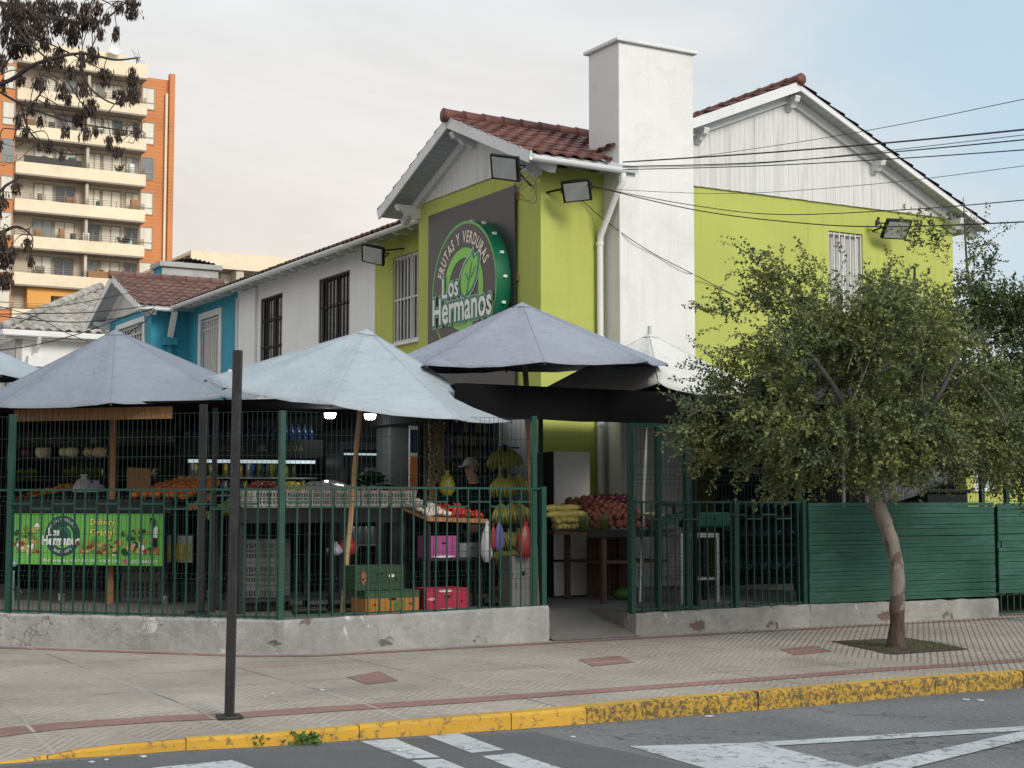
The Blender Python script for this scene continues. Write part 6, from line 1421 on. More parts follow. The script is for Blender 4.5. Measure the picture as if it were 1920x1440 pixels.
# bags hanging from the tray and the stand
for px, py, Y_, w_, h, mm, lb in ((913, 1055, 1.25, .16, .48, 'bag_white', 'white plastic bag hanging under the tray, leftmost of three'), (936, 1035, 1.22, .13, .38, 'bag_purple', 'violet plastic bag hanging beside the white one'), (925, 1030, 1.20, .07, .30, 'bag_red', 'narrow red bag between the white and violet bags'), (985, 1046, 1.1, .23, .42, 'bag_red', 'bright red plastic bag hanging by the green gate post')):
    x, z = FF_.hit(px, py, Y_); scatter('plastic_bag', lb, 'bag', None, Pbag(w_, h, px), M[mm], [(FF_.p(x, Y_, z), (0, 0, R(30)), 1)])
a, c, zb, z1 = cb_(963, 1004, 1046, 1110, 1.15); carton(FF_, a, c, 1.18, 1.5, FZ + .003, zb + .42, (.20, .195, .185), 'off white box under the bright red bag')
# ---- banana stand
bx_, _ = FF_.hit(946, 900, 1.9); zt_ = FF_.hit(946, 834, 1.9)[1]
bs = thing('banana_stand', 'black five tier stand hung with banana bunches', 'stand', FF_.p(bx_, 1.9, FZ))
b = MB(); b.box(FF_, bx_ - .025, bx_ + .025, 1.875, 1.925, FZ, zt_); b.build('post', M['black'], bs); b = MB(); b.box(FF_, bx_ - .3, bx_ + .3, 1.8, 2.0, FZ, FZ + .03); b.build('foot', M['black'], bs)
pl = []
for k, py in enumerate((838, 888, 938, 990, 1022)):
    z = FF_.hit(946, py, 1.9)[1]; b = MB(); b.box(FF_, bx_ - .17, bx_ + .17, 1.83, 1.855, z - .02, z); b.build('arm', M['black'], bs)
    for dx in (-.12, 0.02, .13):
        if rq.random() < .92: pl.append((FF_.p(bx_ + dx, 1.80 + rq.uniform(-.03, .03), z - .03), (0, 0, R(30) + rq.uniform(-.4, .4)), rq.uniform(.95, 1.2)))
scatter('banana_bunch', 'green yellow banana bunch hanging on the black stand', 'bananas', 'banana bunches on the stand', Pbananas(), M['banana'], pl)
# white board on the bay front below the awning
wb0 = FW.hit(925, 900, -.03)[0]; b = MB(); b.box(FW, wb0, -.28, -.035, -.004, FZ + .3, 2.74); solo('white_wall_board', b, M['white_enamel'], 'white wall board behind the banana stand', 'board')
# snack hangers and braided garlic
hk = thing('snack_hanger', 'hanging display of small dark snack bags behind the person', 'display', FF_.p(X2(875, 2.7), 2.7, 1.9))
x0, x1 = X2(826, 2.7), X2(928, 2.7); zt2 = Z2(870, 788, 2.7)
b = MB(); b.box(FF_, x0, x1, 2.72, 2.735, Z2(870, 960, 2.7), zt2 + .05); b.build('panel', M['black'], hk)
M['snack_a'] = mat('snack_brown', (.045, .022, .013), .35, .5, 20, 60, .3); M['snack_b'] = mat('snack_blue', (.016, .02, .055), .35, .4, 20, 60, .3); M['snack_c'] = mat('snack_cream', (.11, .09, .06), .35, .5, 20, 60, .3)
for r_ in range(5):
    for k in range(8):
        x = x0 + .03 + (x1 - x0 - .06) * (k + .5) / 8; z = zt2 - .02 - r_ * .17; b = MB(); b.box(FF_, x - .033, x + .033, 2.66 + rq.uniform(-.015, .015), 2.70, z - .13, z); b.build('snack_bag', M[rq.choice(('snack_a', 'snack_a', 'snack_b', 'snack_c'))], hk, bev=.008)
for px, lb in ((811, 'long braid of garlic hanging left of the snack display'), (826, 'shorter braid of garlic beside the snack display')):
    x, z = FF_.hit(px, 790, 1.9); b = MB(); n = 24 if px < 815 else 15
    for k in range(n):
        for s in (-1, 1): b.ball(FF_.p(x + s * .028 + rq.uniform(-.01, .01), 1.9 + rq.uniform(-.02, .02), z - .05 * k - .02 * (s > 0)), .028, .028, .03, 7, 5, .15, k)
    b.tube([FF_.p(x, 1.9, z + .1), FF_.p(x, 1.9, z - .05 * n)], .012, 5); solo('garlic_braid', b, M['garlic'] if 0 else mat('braid', (.15, .11, .06), .7, .3, 12, 60, .1), lb, 'garlic braid', smooth=True)
b = MB(); x0, z1_ = FF_.hit(822, 812, 1.95); x1, z0_ = FF_.hit(846, 865, 1.95); b.box(FF_, x0, x1, 1.95, 1.96, z0_, z1_); nb_ = solo('snack_bag', b, M['snack_b'], 'dark blue printed bag hanging over the garlic braid', 'bag', bev=.003)
b = MB(); x, z = FF_.hit(838, 930, 1.85); scatter('plastic_bag', 'small yellow bag hanging below the dark blue printed bag', 'bag', None, Pbag(.2, .3, 9), M['bag_yellow'], [(FF_.p(x, 1.85, z), (0, 0, .4), 1)])
# ---- drinks cooler with header and water bottles
cq0, cq1 = at(338, 950, 20.6), at(604, 950, 21.3); dd = cq1 - cq0; CF = Fr((cq0.x, cq0.y, 0), math.degrees(math.atan2(dd.y, dd.x))); CWd = math.hypot(dd.x, dd.y)
Zc = lambda px, py, y=0: CF.hit(px, py, y)[1]; Xc = lambda px, y=0: CF.hit(px, 900, y)[0]
clr = thing('drinks_cooler', 'wide black drinks cooler with lit shelves of cans under a lettered header', 'cooler', CF.p(CWd / 2, .3, FZ))
zhb, zht = Zc(470, 858), Zc(470, 830)
b = MB(); b.box(CF, 0, CWd, .60, .64, FZ, zht); b.box(CF, 0, .05, .002, .6, FZ, zht); b.box(CF, CWd - .05, CWd, .002, .6, FZ, zht); b.box(CF, .05, CWd - .05, .0, .6, zht - .03, zht); b.build('cabinet', M['black'], clr)
b = MB(); b.box(CF, 0, CWd, -.03, -.001, zhb, zht + .05); hd = b.build('header', M['black'], clr)
b = MB(); put_text(b, CF, 'BEBIDAS', Xc(384), Xc(457), Zc(430, 846), -.0325, h=.075, sp=1.25, off=.012); put_text(b, CF, 'AGUA', Xc(523), Xc(567), Zc(540, 846), -.0325, h=.075, sp=1.25, off=.012); b.build('lettering', mat('dim_green_print2', (.06, .10, .035), .6), hd)
b = MB(); xl_ = Xc(490); b.box(CF, xl_ - .07, xl_ + .07, -.0325, -.031, Zc(490, 846), Zc(490, 842)); b.poly([CF.p(xl_ + .05 * math.cos(a), -.0325, Zc(490, 838) + .03 * math.sin(a)) for a in [k * .6 for k in range(10)]]); b.build('emblem', mat('dim_teal_print2', (.07, .13, .13), .6), hd)
b = MB(); b.box(CF, .1, CWd - .1, .02, .05, zhb - .075, zhb - .03); b.build('light_tube', M['fridge_light'], clr)
shz = [Zc(470, 895, .2), Zc(470, 928, .2), Zc(470, 960, .2)]
for z in shz: b = MB(); b.box(CF, .051, CWd - .051, .12, .598, z - .02, z); b.build('shelf', M['steel_lamp'], clr)
b = MB(); b.box(CF, .05, CWd - .05, .0, .6, FZ, FZ + .5); b.build('base', M['black'], clr)
cans = {}
for i, (nm, cc) in enumerate((('blue', (.03, .06, .22)), ('green', (.07, .13, .05)), ('silver', (.35, .36, .38)), ('yellow', (.45, .36, .05)), ('dark', (.03, .03, .04)))): cans[nm] = mat('can_' + nm, cc, .25, .1, metal=.4)
canm = MB(); canm.lathe((0, 0, 0), [(.026, 0), (.033, .012), (.033, .13), (.027, .15)], 10)
for nm in cans:
    plc = []
    for z in shz[:2]:
        for k in range(34):
            if rq.random() < .24: plc.append((CF.p(.12 + (CWd - .24) * k / 33 + rq.uniform(-.01, .01), .16, z + .001), (0, 0, 0), rq.uniform(1, 1.35)))
    scatter('drink_can', nm + ' drink can standing on a lit cooler shelf', 'can', nm + ' cans in the cooler', canm, cans[nm], plc, smooth='auto')
m, t, p = base_mat('blue_bottle', .1); p.inputs['Base Color'].default_value = (.008, .02, .06, 1); M['blue_bottle'] = m
btl = MB(); btl.lathe((0, 0, 0), [(.06, 0), (.075, .02), (.075, .14), (.068, .16), (.075, .18), (.075, .27), (.05, .33), (.024, .37), (.024, .40), (.028, .405), (.028, .43), (.01, .435)], 12)
scatter('water_bottle', 'large blue water bottle in the row on top of the cooler', 'bottle', 'water bottles on the cooler', btl, M['blue_bottle'], [(CF.p(.12 + (CWd - .24) * k / 19, .2, zht + .002), (0, 0, rq.uniform(0, 6)), .62) for k in range(20)])
# second, glass door fridge
gq = at(685, 950, 20.6); GF = Fr((gq.x, gq.y, 0), 25); gw = .72
gf = thing('glass_fridge', 'upright glass door fridge behind the bamboo pole', 'fridge', GF.p(0, .3, FZ))
b = MB(); b.box(GF, -gw / 2, gw / 2, .55, .6, FZ, 2.3); b.box(GF, -gw / 2, -gw / 2 + .05, .0, .55, FZ, 2.3); b.box(GF, gw / 2 - .05, gw / 2, 0, .55, FZ, 2.3); b.box(GF, -gw / 2 + .05, gw / 2 - .05, 0, .55, 2.2, 2.3); b.box(GF, -gw / 2 + .05, gw / 2 - .05, 0, .55, FZ, FZ + .3); b.build('cabinet', M['steel_lamp'] if 0 else mat('fridge_grey', (.07, .075, .08), .4), gf)
for z in (.9, 1.3, 1.7): b = MB(); b.box(GF, -gw / 2 + .051, gw / 2 - .051, .08, .548, z, z + .02); b.build('shelf', M['steel_lamp'], gf)
b = MB(); b.box(GF, -gw / 2 + .06, gw / 2 - .06, .03, .05, 2.12, 2.15); b.build('light_tube', M['fridge_light'], gf)
scatter('bottle', 'bottle of cold drink inside the glass door fridge', 'bottle', 'bottles in the glass fridge', canm, cans['silver'], [(GF.p(-.27 + .09 * k, .2, z + .021), (0, 0, 0), 1.6) for z in (.9, 1.3, 1.7) for k in range(7) if rq.random() < .8], smooth='auto')
scatter('parsley_bunch', 'dark green parsley bunch in front of the glass fridge', 'parsley', None, Pleafy(.24, 40, 9), M['leafy'], [(FF_.p(X2(696, 2.5), 2.5, Z2(696, 905, 2.5) - .05), (0, 0, 0), 1)])
b = MB(); gx0_, z1_ = FF_.hit(732, 800, 2.8); gx1_, z0_ = FF_.hit(766, 925, 2.8); b.box(FF_, gx0_, gx1_, 2.8, 3.2, FZ, z1_); solo('grey_cabinet', b, mat('grey_cabinet', (.085, .088, .09), .5), 'tall grey cabinet between the glass fridge and the snack display', 'cabinet', bev=.01)
b = MB(); gx0_, z1_ = FF_.hit(768, 798, 2.7); gx1_, z0_ = FF_.hit(783, 925, 2.7); b.box(FF_, gx0_, gx1_, 2.7, 2.72, z0_, z1_); po = thing('poster', 'narrow standing poster with dark and orange panels beside the grey cabinet', 'poster', FF_.p(gx0_, 2.7, z0_)); b.build('sheet', M['paper'], po); b = MB(); b.box(FF_, gx0_ + .01, gx1_ - .01, 2.696, 2.699, z0_ + .5, z1_ - .05); b.build('dark_panel', M['snack_b'], po); b = MB(); b.box(FF_, gx0_ + .01, gx1_ - .01, 2.696, 2.699, z0_ + .05, z0_ + .45); b.build('orange_panel', M['carrot'], po)
for px, mm, w_, h, lb in ((628, 'bag_lilac', .2, .16, 'lilac bag on the shelf under the fruit crates'), (652, 'bag_red', .26, .24, 'red bag on the shelf under the fruit crates')):
    x, z = FF_.hit(px, 1042, YT + .15); scatter('plastic_bag', lb, 'bag', None, Pbag(w_, h, px), M[mm], [(FF_.p(x, YT + .15, z), (0, 0, .4), 1)])
x, z = FF_.hit(645, 1146, .3); b = Pball(.045, .9, .04, 3); scatter('yellow_apple', 'single yellow apple at the foot of the bamboo pole', 'apple', None, b, M['lemon'], [(FF_.p(x, .3, FZ + .04), (0, 0, 0), 1)])
# ceiling lamps
for px, py, lb in ((619, 779, 'lit round white lamp under the pale umbrella, left one'), (694, 781, 'lit white lamp right of the bamboo pole')):
    q = at(px, py, 18.2); t = thing('hanging_lamp', lb, 'lamp', q, 'lit lamps under the shade cloth')
    b = MB(); b.lathe(q, [(.045, -.035), (.062, -.025), (.072, .028), (.03, .034)], 16); b.build('diffuser', M['lamp'], t); b = MB(); b.cyl(q + Vector((0, 0, .036)), Vector((q.x, q.y, 2.54)), .010, 6); b.build('stem', M['black'], t)
    l = bpy.data.lights.new('lamp_light', 'POINT'); l.energy = 7; l.shadow_soft_size = .07; l.color = (.95, .98, 1); lo = bpy.data.objects.new('lamp_light', l); COL.objects.link(lo); lo.parent = t; lo.location = (0, 0, -.1)

# ---- entrance: white cabinet, potato table
f0, fz1 = FF_.hit(1040, 846, 2.75); f1, fz0 = FF_.hit(1107, 1110, 2.75)
cbn = thing('white_cabinet', 'tall plain white cabinet standing in the entrance behind the squash', 'cabinet', FF_.p((f0 + f1) / 2, 3.0, FZ))
b = MB(); b.box(FF_, f0, f1, 2.78, 3.3, FZ, fz1 - .005); b.build('carcass', M['black'], cbn)
zsp = FF_.hit(1070, 1051, 2.75)[1]
b = MB(); b.box(FF_, f0, f1, 2.75, 2.779, FZ + .02, zsp - .015); b.build('door', M['white_enamel'], cbn, bev=.004); b = MB(); b.box(FF_, f0, f1, 2.75, 2.779, zsp + .015, fz1); b.build('door', M['white_enamel'], cbn, bev=.004)
YP = 1.45
tp0, tp1, tm = X2(1036, YP + .3), X2(1262, YP), X2(1100, YP); zt = Z2(1135, 996, YP)
pt = thing('potato_table', 'dark wooden produce table in the entrance heaped with potatoes and squash', 'table', FF_.p((tp0 + tp1) / 2, 1.9, FZ))
b = MB(); b.box(FF_, tm, tp1, YP, YP + .95, zt - .05, zt); b.build('top', M['wood_dark'], pt); b = MB(); b.prism([FF_.p(tp0, YP + .25, zt - .03), FF_.p(tm - .003, YP, zt - .05), FF_.p(tm - .003, YP + .95, zt - .05), FF_.p(tp0, YP + .95, zt - .03)], (0, 0, .04)); b.build('top', M['wood_dark'], pt)
b = MB(); b.box(FF_, tm + .01, tp1 - .01, YP - .012, YP - .001, zt - .075, zt + .015); b.build('edge', M['dark_table'], pt)
for px in (1135, 1236):
    x = X2(px, YP)
    for y in (YP + .02, YP + .85): b = MB(); b.box(FF_, x - .03, x + .03, y, y + .06, FZ, zt - .051); b.build('leg', M['wood_dark'], pt)
zl = Z2(1150, 1050, YP + .4); b = MB(); b.box(FF_, X2(1104, YP + .4), tp1, YP + .1, YP + .9, zl - .03, zl); b.build('lower_shelf', M['wood_dark'], pt)
b = MB(); xa_, xb_ = X2(1100, YP + .93), tp1
for k in range(9): b.box(FF_, xa_ + (xb_ - xa_) * k / 9 + .004, xa_ + (xb_ - xa_) * (k + 1) / 9 - .004, YP + .92, YP + .945, FZ + .02, zt - .052)
b.build('back_boards', M['wood_dark'], pt)
xp = lambda px, y=YP + .3: X2(px, y)
scatter('potato', 'red skinned potato in the large heap on the entrance table', 'potato', 'red potatoes on the entrance table', Pball(.056, .75, .18, 6, 11, 8), M['potato'], heap(FF_, xp(1096), xp(1212), YP + .08, YP + .9, zt + .04, zt + .31, .105, layers=2, dome=.05))
scatter('red_onion', 'dark purple onion on top of the potato heap', 'onion', 'purple onions behind the potatoes', Pball(.05, .9, .05, 6), M['onion'], heap(FF_, xp(1110, YP + .8), xp(1186, YP + .8), YP + .62, YP + .98, zt + .36, zt + .42, .098, layers=1))
scatter('squash', 'pale yellow green squash stacked at the left end of the entrance table', 'squash', 'pale squash on the entrance table', Plong(.24, .042, .04), M['squash'], [(FF_.p(xp(1042) + .07 * i, YP + .28 + .03 * j, zt + .05 + .075 * j), (0, rq.uniform(-.15, .1), R(30 + 80 + rq.uniform(-12, 12)) if j < 2 else R(30 + rq.uniform(-25, 25))), rq.uniform(.9, 1.1)) for j in range(4) for i in range(6 - (j > 2))])
for px in (1098, 1132): 
    scatter('asparagus_bunch', ('left' if px < 1110 else 'right') + ' upright bunch of green asparagus in front of the potatoes', 'asparagus', 'asparagus bunches', Pbunch(22, .22, .007, .065, px), M['asparagus'], [(FF_.p(xp(px, YP), YP - .0 + .06, zt + .0), (.25, .12, 0), 1)])
scatter('leek', 'pale leek lying right of the tall gate post', 'leek', 'pale leeks beside the scales', Plong(.30, .03, .02), M['leek'], [(FF_.p(xp(1205 + 11 * i), YP + .35 + .04 * j, zt + .08 + .055 * j), (0, 0, R(30 + rq.uniform(-18, 10))), 1) for j in range(3) for i in range(4)])
scatter('turnip', 'creamy round turnip at the back of the entrance table', 'turnip', 'turnips behind the leeks', Pball(.05, .9, .06, 6), M['garlic'], [(FF_.p(xp(px), YP + .7, zt + .33), (0, 0, 0), 1) for px in (1176, 1188, 1196, 1208)])
b = MB(); x, z = FF_.hit(1170, 1110, YP + .5); b.ball(FF_.p(x, YP + .5, FZ + .08), .14, .1, .08, 12, 8, .4); solo('green_sack', b, M['g_ring'] if 0 else mat('green_sack', (.05, .13, .03), .6), 'crumpled green sack on the floor under the entrance table', 'sack', smooth=True)
# steel scale table and green scales
m0, m1 = X2(1276, .95), X2(1348, .95); mz = Z2(1310, 1000, .95)
stt = thing('steel_table', 'small bare steel table behind the right bar fence', 'table', FF_.p((m0 + m1) / 2, 1.2, FZ))
b = MB(); b.box(FF_, m0, m1, .95, 1.5, mz - .05, mz); b.build('top', M['steel'], stt)
for x in (m0, m1 - .04):
    for y in (.95, 1.46): b = MB(); b.box(FF_, x, x + .04, y, y + .04, FZ, mz - .051); b.build('leg', M['steel'], stt)
b = MB(); b.box(FF_, m0 + .041, m1 - .041, .96, 1.48, FZ + .28, FZ + .31); b.build('lower_rail', M['steel'], stt)
scl = thing('weighing_scale', 'old green weighing scale with a steel pan behind the right bar fence', 'scale', FF_.p(m0 - .1, 1.3, FZ))
x, z = FF_.hit(1262, 960, 1.35)
b = MB(); b.prism([FF_.p(x - .35, 1.3, z - .22), FF_.p(x + .30, 1.3, z - .05), FF_.p(x + .34, 1.3, z + .05), FF_.p(x - .30, 1.3, z - .12)], FF_.ey * .12); b.build('beam', M['fence_green'], scl)
b = MB(); b.box(FF_, x + .25, x + .85, 1.28, 1.6, z - .2, z + .0); b.build('body', M['fence_green'], scl, bev=.03)
b = MB(); b.lathe(FF_.p(x + .05, 1.4, z + .06), [(.04, 0), (.16, .012), (.24, .05), (.245, .06), (.15, .03)], 20); b.build('pan', M['steel'], scl, smooth='auto'); b = MB(); b.cyl(FF_.p(x + .05, 1.4, z - .05), FF_.p(x + .05, 1.4, z + .06), .02, 8); b.cyl(FF_.p(x + .55, 1.44, FZ), FF_.p(x + .55, 1.44, z - .2), .04, 8); b.build('pillar', M['black'], scl)
# water jugs lying in a rack
j0, j1 = X2(1378, 1.9), X2(1530, 1.9)
rk_ = thing('jug_rack', 'dark rack filled with large water jugs lying on their sides', 'rack', FF_.p((j0 + j1) / 2, 2.2, FZ))
zr = [Z2(1440, y, 1.9) for y in (1082, 1020, 965)]
for z in zr: b = MB(); b.box(FF_, j0, j1, 1.9, 2.35, z - .03, z); b.build('shelf', M['black'], rk_)
for x in (j0, j1 - .03):
    for y in (1.9, 2.32): b = MB(); b.box(FF_, x, x + .03, y, y + .03, FZ, zr[2] + .3); b.build('upright', M['black'], rk_)
m, t, p = base_mat('jug_plastic', .12); p.inputs['Base Color'].default_value = (.012, .02, .026, 1); M['jug'] = m
jug = MB(); jug.lathe((0, 0, 0), [(.10, .42), (.135, .40), (.135, .30), (.128, .28), (.135, .26), (.135, .12), (.09, .04), (.03, .0), (.028, -.04), (.034, -.042), (.034, -.055), (.024, -.055), (.02, -.01)], 18, (0, 1, 0))
jl = []
for r_, z in enumerate(zr):
    for k in range(5 if r_ else 6): jl.append((FF_.p(j0 + .16 + (j1 - j0 - .3) * (k + .2 * (r_ == 1)) / 5.2, 1.86, z + .137), (0, 0, R(30)), 1))
scatter('water_jug', 'big bluish water jug lying neck out in the dark rack', 'water jug', 'water jugs in the rack', jug, M['jug'], jl)

# ------------------------------------------------------------------ the person at the garlic tray
def skin(name, nodes, edges, m, parent, root, sub=2):
    ks = list(nodes); me = bpy.data.meshes.new(name); off = Vector(parent['_b'])
    me.from_pydata([Vector(nodes[k][0]) - off for k in ks], [(ks.index(a), ks.index(b_)) for a, b_ in edges], []); o = bpy.data.objects.new(name, me); COL.objects.link(o); o.parent = parent; o['_b'] = tuple(off)
    md = o.modifiers.new('skin', 'SKIN'); md.use_smooth_shade = True
    for i, k in enumerate(ks):
        r = nodes[k][1]; me.skin_vertices[0].data[i].radius = r if isinstance(r, tuple) else (r, r); me.skin_vertices[0].data[i].use_root = (k == root)
    s = o.modifiers.new('sub', 'SUBSURF'); s.levels = sub; s.render_levels = sub; me.materials.append(m); return o
pq = FF_.p(X2(893, 2.25), 2.25, FZ); pf = Fr((pq.x, pq.y, FZ), 30 - 70)       # local -y is where he looks
NB = .70
person = thing('person', 'person in a dark jacket and pale cap bent over the garlic tray', 'person', pq)
def B(x, y, z): return pf.p(x, y, z)
hz = 1.60
nd = {'pelvis': (B(0, .02, .95), (.15, .11)), 'waist': (B(0, .0, 1.10), (.145, .10)), 'chest': (B(0, -.03, 1.30), (.17, .115)), 'neck': (B(0, -.05, 1.49), .058), 'jaw': (B(0, -.09, 1.56), (.066, .075)), 'head': (B(0, -.095, 1.66), (.080, .095)), 'crown': (B(0, -.09, 1.72), (.062, .072))}
ed = [('pelvis', 'waist'), ('waist', 'chest'), ('chest', 'neck'), ('neck', 'jaw'), ('jaw', 'head'), ('head', 'crown')]
jk = {k: (nd[k][0], (nd[k][1][0] + .02, nd[k][1][1] + .02)) for k in ('pelvis', 'waist', 'chest')}; jk['collar'] = (B(0, -.045, 1.45), (.085, .08)); je = [('pelvis', 'waist'), ('waist', 'chest'), ('chest', 'collar')]
tr_ = {'hip': (B(0, .02, .96), (.155, .12))}; te = []
for s, nm in ((-1, 'l'), (1, 'r')):
    nd.update({nm + 'sh': (B(s * .19, -.03, 1.40), .055), nm + 'el': (B(s * .25, -.04, 1.13), .043), nm + 'wr': (B(s * .18, -.27, 1.07), .028), nm + 'palm': (B(s * .165, -.34, 1.06), (.038, .018))})
    ed += [('chest', nm + 'sh'), (nm + 'sh', nm + 'el'), (nm + 'el', nm + 'wr'), (nm + 'wr', nm + 'palm')]
    for i, (dx, l) in enumerate(((-.030, .065), (-.012, .078), (.008, .074), (.026, .058))):
        nd[nm + 'k%d' % i] = (B(s * .165 + dx, -.385, 1.055), .0105); nd[nm + 'f%d' % i] = (B(s * .165 + dx * 1.2, -.385 - l * .6, 1.035), .009); nd[nm + 'g%d' % i] = (B(s * .165 + dx * 1.2, -.385 - l * .8, 1.035 - l * .5), .0075)
        ed += [(nm + 'palm', nm + 'k%d' % i), (nm + 'k%d' % i, nm + 'f%d' % i), (nm + 'f%d' % i, nm + 'g%d' % i)]
    nd[nm + 't0'] = (B(s * .165 - s * .045, -.325, 1.05), .012); nd[nm + 't1'] = (B(s * .165 - s * .06, -.37, 1.035), .009); ed += [(nm + 'palm', nm + 't0'), (nm + 't0', nm + 't1')]
    nd.update({nm + 'hip': (B(s * .09, .02, .86), .085), nm + 'kn': (B(s * .11, -.01, .48), .055), nm + 'an': (B(s * .12, .03, .09), .04), nm + 'toe': (B(s * .135, -.14, .035), (.04, .03))}); ed += [('pelvis', nm + 'hip'), (nm + 'hip', nm + 'kn'), (nm + 'kn', nm + 'an'), (nm + 'an', nm + 'toe')]
    jk.update({nm + 'sh': (B(s * .20, -.03, 1.40), .075), nm + 'el': (B(s * .258, -.04, 1.13), .06), nm + 'wr': (B(s * .19, -.25, 1.075), .043)}); je += [('chest', nm + 'sh'), (nm + 'sh', nm + 'el'), (nm + 'el', nm + 'wr')]
    tr_.update({nm + 'hip': (B(s * .095, .02, .86), .102), nm + 'kn': (B(s * .115, -.01, .48), .073), nm + 'an': (B(s * .125, .03, .11), .062)}); te += [('hip', nm + 'hip'), (nm + 'hip', nm + 'kn'), (nm + 'kn', nm + 'an')]
for k in list(nd):
    if k in ('pelvis', 'waist', 'chest', 'lsh', 'rsh', 'lel', 'rel', 'lhip', 'rhip', 'lkn', 'rkn', 'lan', 'ran'):
        r_ = nd[k][1]; nd[k] = (nd[k][0], tuple(v * NB for v in r_) if isinstance(r_, tuple) else r_ * NB)
body = skin('body', nd, ed, M['skin'], person, 'pelvis')
M['jacket'] = mat('dark_jacket', (.009, .009, .011), .9, .2, 8, 60, .1, .3, 30, spec=.08); M['trousers'] = mat('dark_trousers', (.016, .018, .024), .85, .2, 8, 60, .1); M['hair'] = mat('black_hair', (.012, .009, .008), .6); M['cap'] = mat('pale_cap', (.22, .205, .18), .8, .12, 12, 60, .05)
skin('jacket', jk, je, M['jacket'], person, 'chest'); skin('trousers', tr_, te, M['trousers'], person, 'hip')
b = MB(); hc = B(0, -.095, 1.685)
for i in range(7):
    th = math.pi * .5 * i / 6 * 1.05
    for k in range(16): a = 2 * math.pi * k / 16; b.v.append(hc + pf.ex * (.096 * math.sin(th) * math.cos(a)) + pf.ey * (.112 * math.sin(th) * math.sin(a)) + Vector((0, 0, .10 * math.cos(th) + .005)))
for i in range(6):
    for k in range(16): k2 = (k + 1) % 16; b.f.append((i * 16 + k, (i + 1) * 16 + k, (i + 1) * 16 + k2, i * 16 + k2))
b.prism([hc - pf.ey * .10 + pf.ex * math.cos(a) * .085 - pf.ey * max(0, math.sin(a)) * .10 + Vector((0, 0, -.006 - .02 * max(0, math.sin(a)))) for a in [math.pi * k / 10 for k in range(11)]], (0, 0, .008)); b.build('cap', M['cap'], person, smooth='auto')
b = MB(); b.ball(B(0, -.065, 1.63), .082, .088, .085, 14, 10, .1); b.build('hair', M['hair'], person, smooth=True)
b = MB()
for s in (-1, 1): b.ball(B(s * .032, -.183, 1.655), .010, .006, .007, 8, 6)
b.build('eyes', M['black'], person, smooth=True); b = MB(); b.ball(B(0, -.195, 1.628), .014, .02, .022, 8, 6); b.build('nose', M['skin'], person, smooth=True); b = MB(); b.ball(B(0, -.172, 1.585), .022, .008, .006, 8, 5); b.build('mouth', mat('lips', (.24, .09, .07), .5), person, smooth=True)
b = MB()
for s in (-1, 1): b.ball(B(s * .084, -.085, 1.635), .012, .022, .032, 8, 6)
b.build('ears', M['skin'], person, smooth=True)
b = MB()
for s in (-1, 1): b.ball(B(s * .132, -.06, .04), .05, .14, .045, 12, 8)
b.build('shoes', M['black'], person, smooth=True)
# ------------------------------------------------------------------ trees
def leaf_mat(name, col, isl=.45, tr=.25):
    m, t, p = base_mat(name, .55, 0, .3); co = t.coord(); gi = t.new('ShaderNodeNewGeometry')
    a = t.noise(co, 2.2, 4, .6); c = t.mix(t.ramp(a, .35, .65), (col[0] * .6, col[1] * .72, col[2] * .9), (col[0] * 1.45, col[1] * 1.3, col[2] * .9))
    c = t.mix(1, c, t.ramp(gi.outputs['Random Per Island'], 0, 1, 1 - isl, 1 + isl), 'MULTIPLY')
    t.link(c, p.inputs['Base Color']); tl = t.new('ShaderNodeBsdfTranslucent'); t.link(c, tl.inputs[0]); mx = t.new('ShaderNodeMixShader'); mx.inputs[0].default_value = tr
    out = t.n['Material Output']; t.link(p.outputs[0], mx.inputs[1]); t.link(tl.outputs[0], mx.inputs[2]); t.link(mx.outputs[0], out.inputs[0]); return m
M['leaf_a'] = leaf_mat('olive_leaves', (.155, .188, .085)); M['leaf_b'] = leaf_mat('dark_leaves', (.072, .105, .042)); M['twig'] = mat('grey_twigs', (.17, .15, .12), .85, .25, 6, 60, .1)
M['weed'] = leaf_mat('weed_leaves', (.05, .12, .03))
def leaf(V_, F_, p, d, up, l, w_):
    s = d.cross(up); s = s.normalized() if s.length > 1e-4 else d.orthogonal().normalized(); n = s.cross(d)
    b = len(V_); V_.extend([p[:], (p + d * l * .45 + s * w_ + n * w_ * .25)[:], (p + d * l)[:], (p + d * l * .45 - s * w_ + n * w_ * .25)[:]]); F_.append((b, b + 1, b + 2, b + 3))
def rvec(r): 
    while True:
        v = Vector((r.uniform(-1, 1), r.uniform(-1, 1), r.uniform(-1, 1)))
        if .05 < v.length < 1: return v
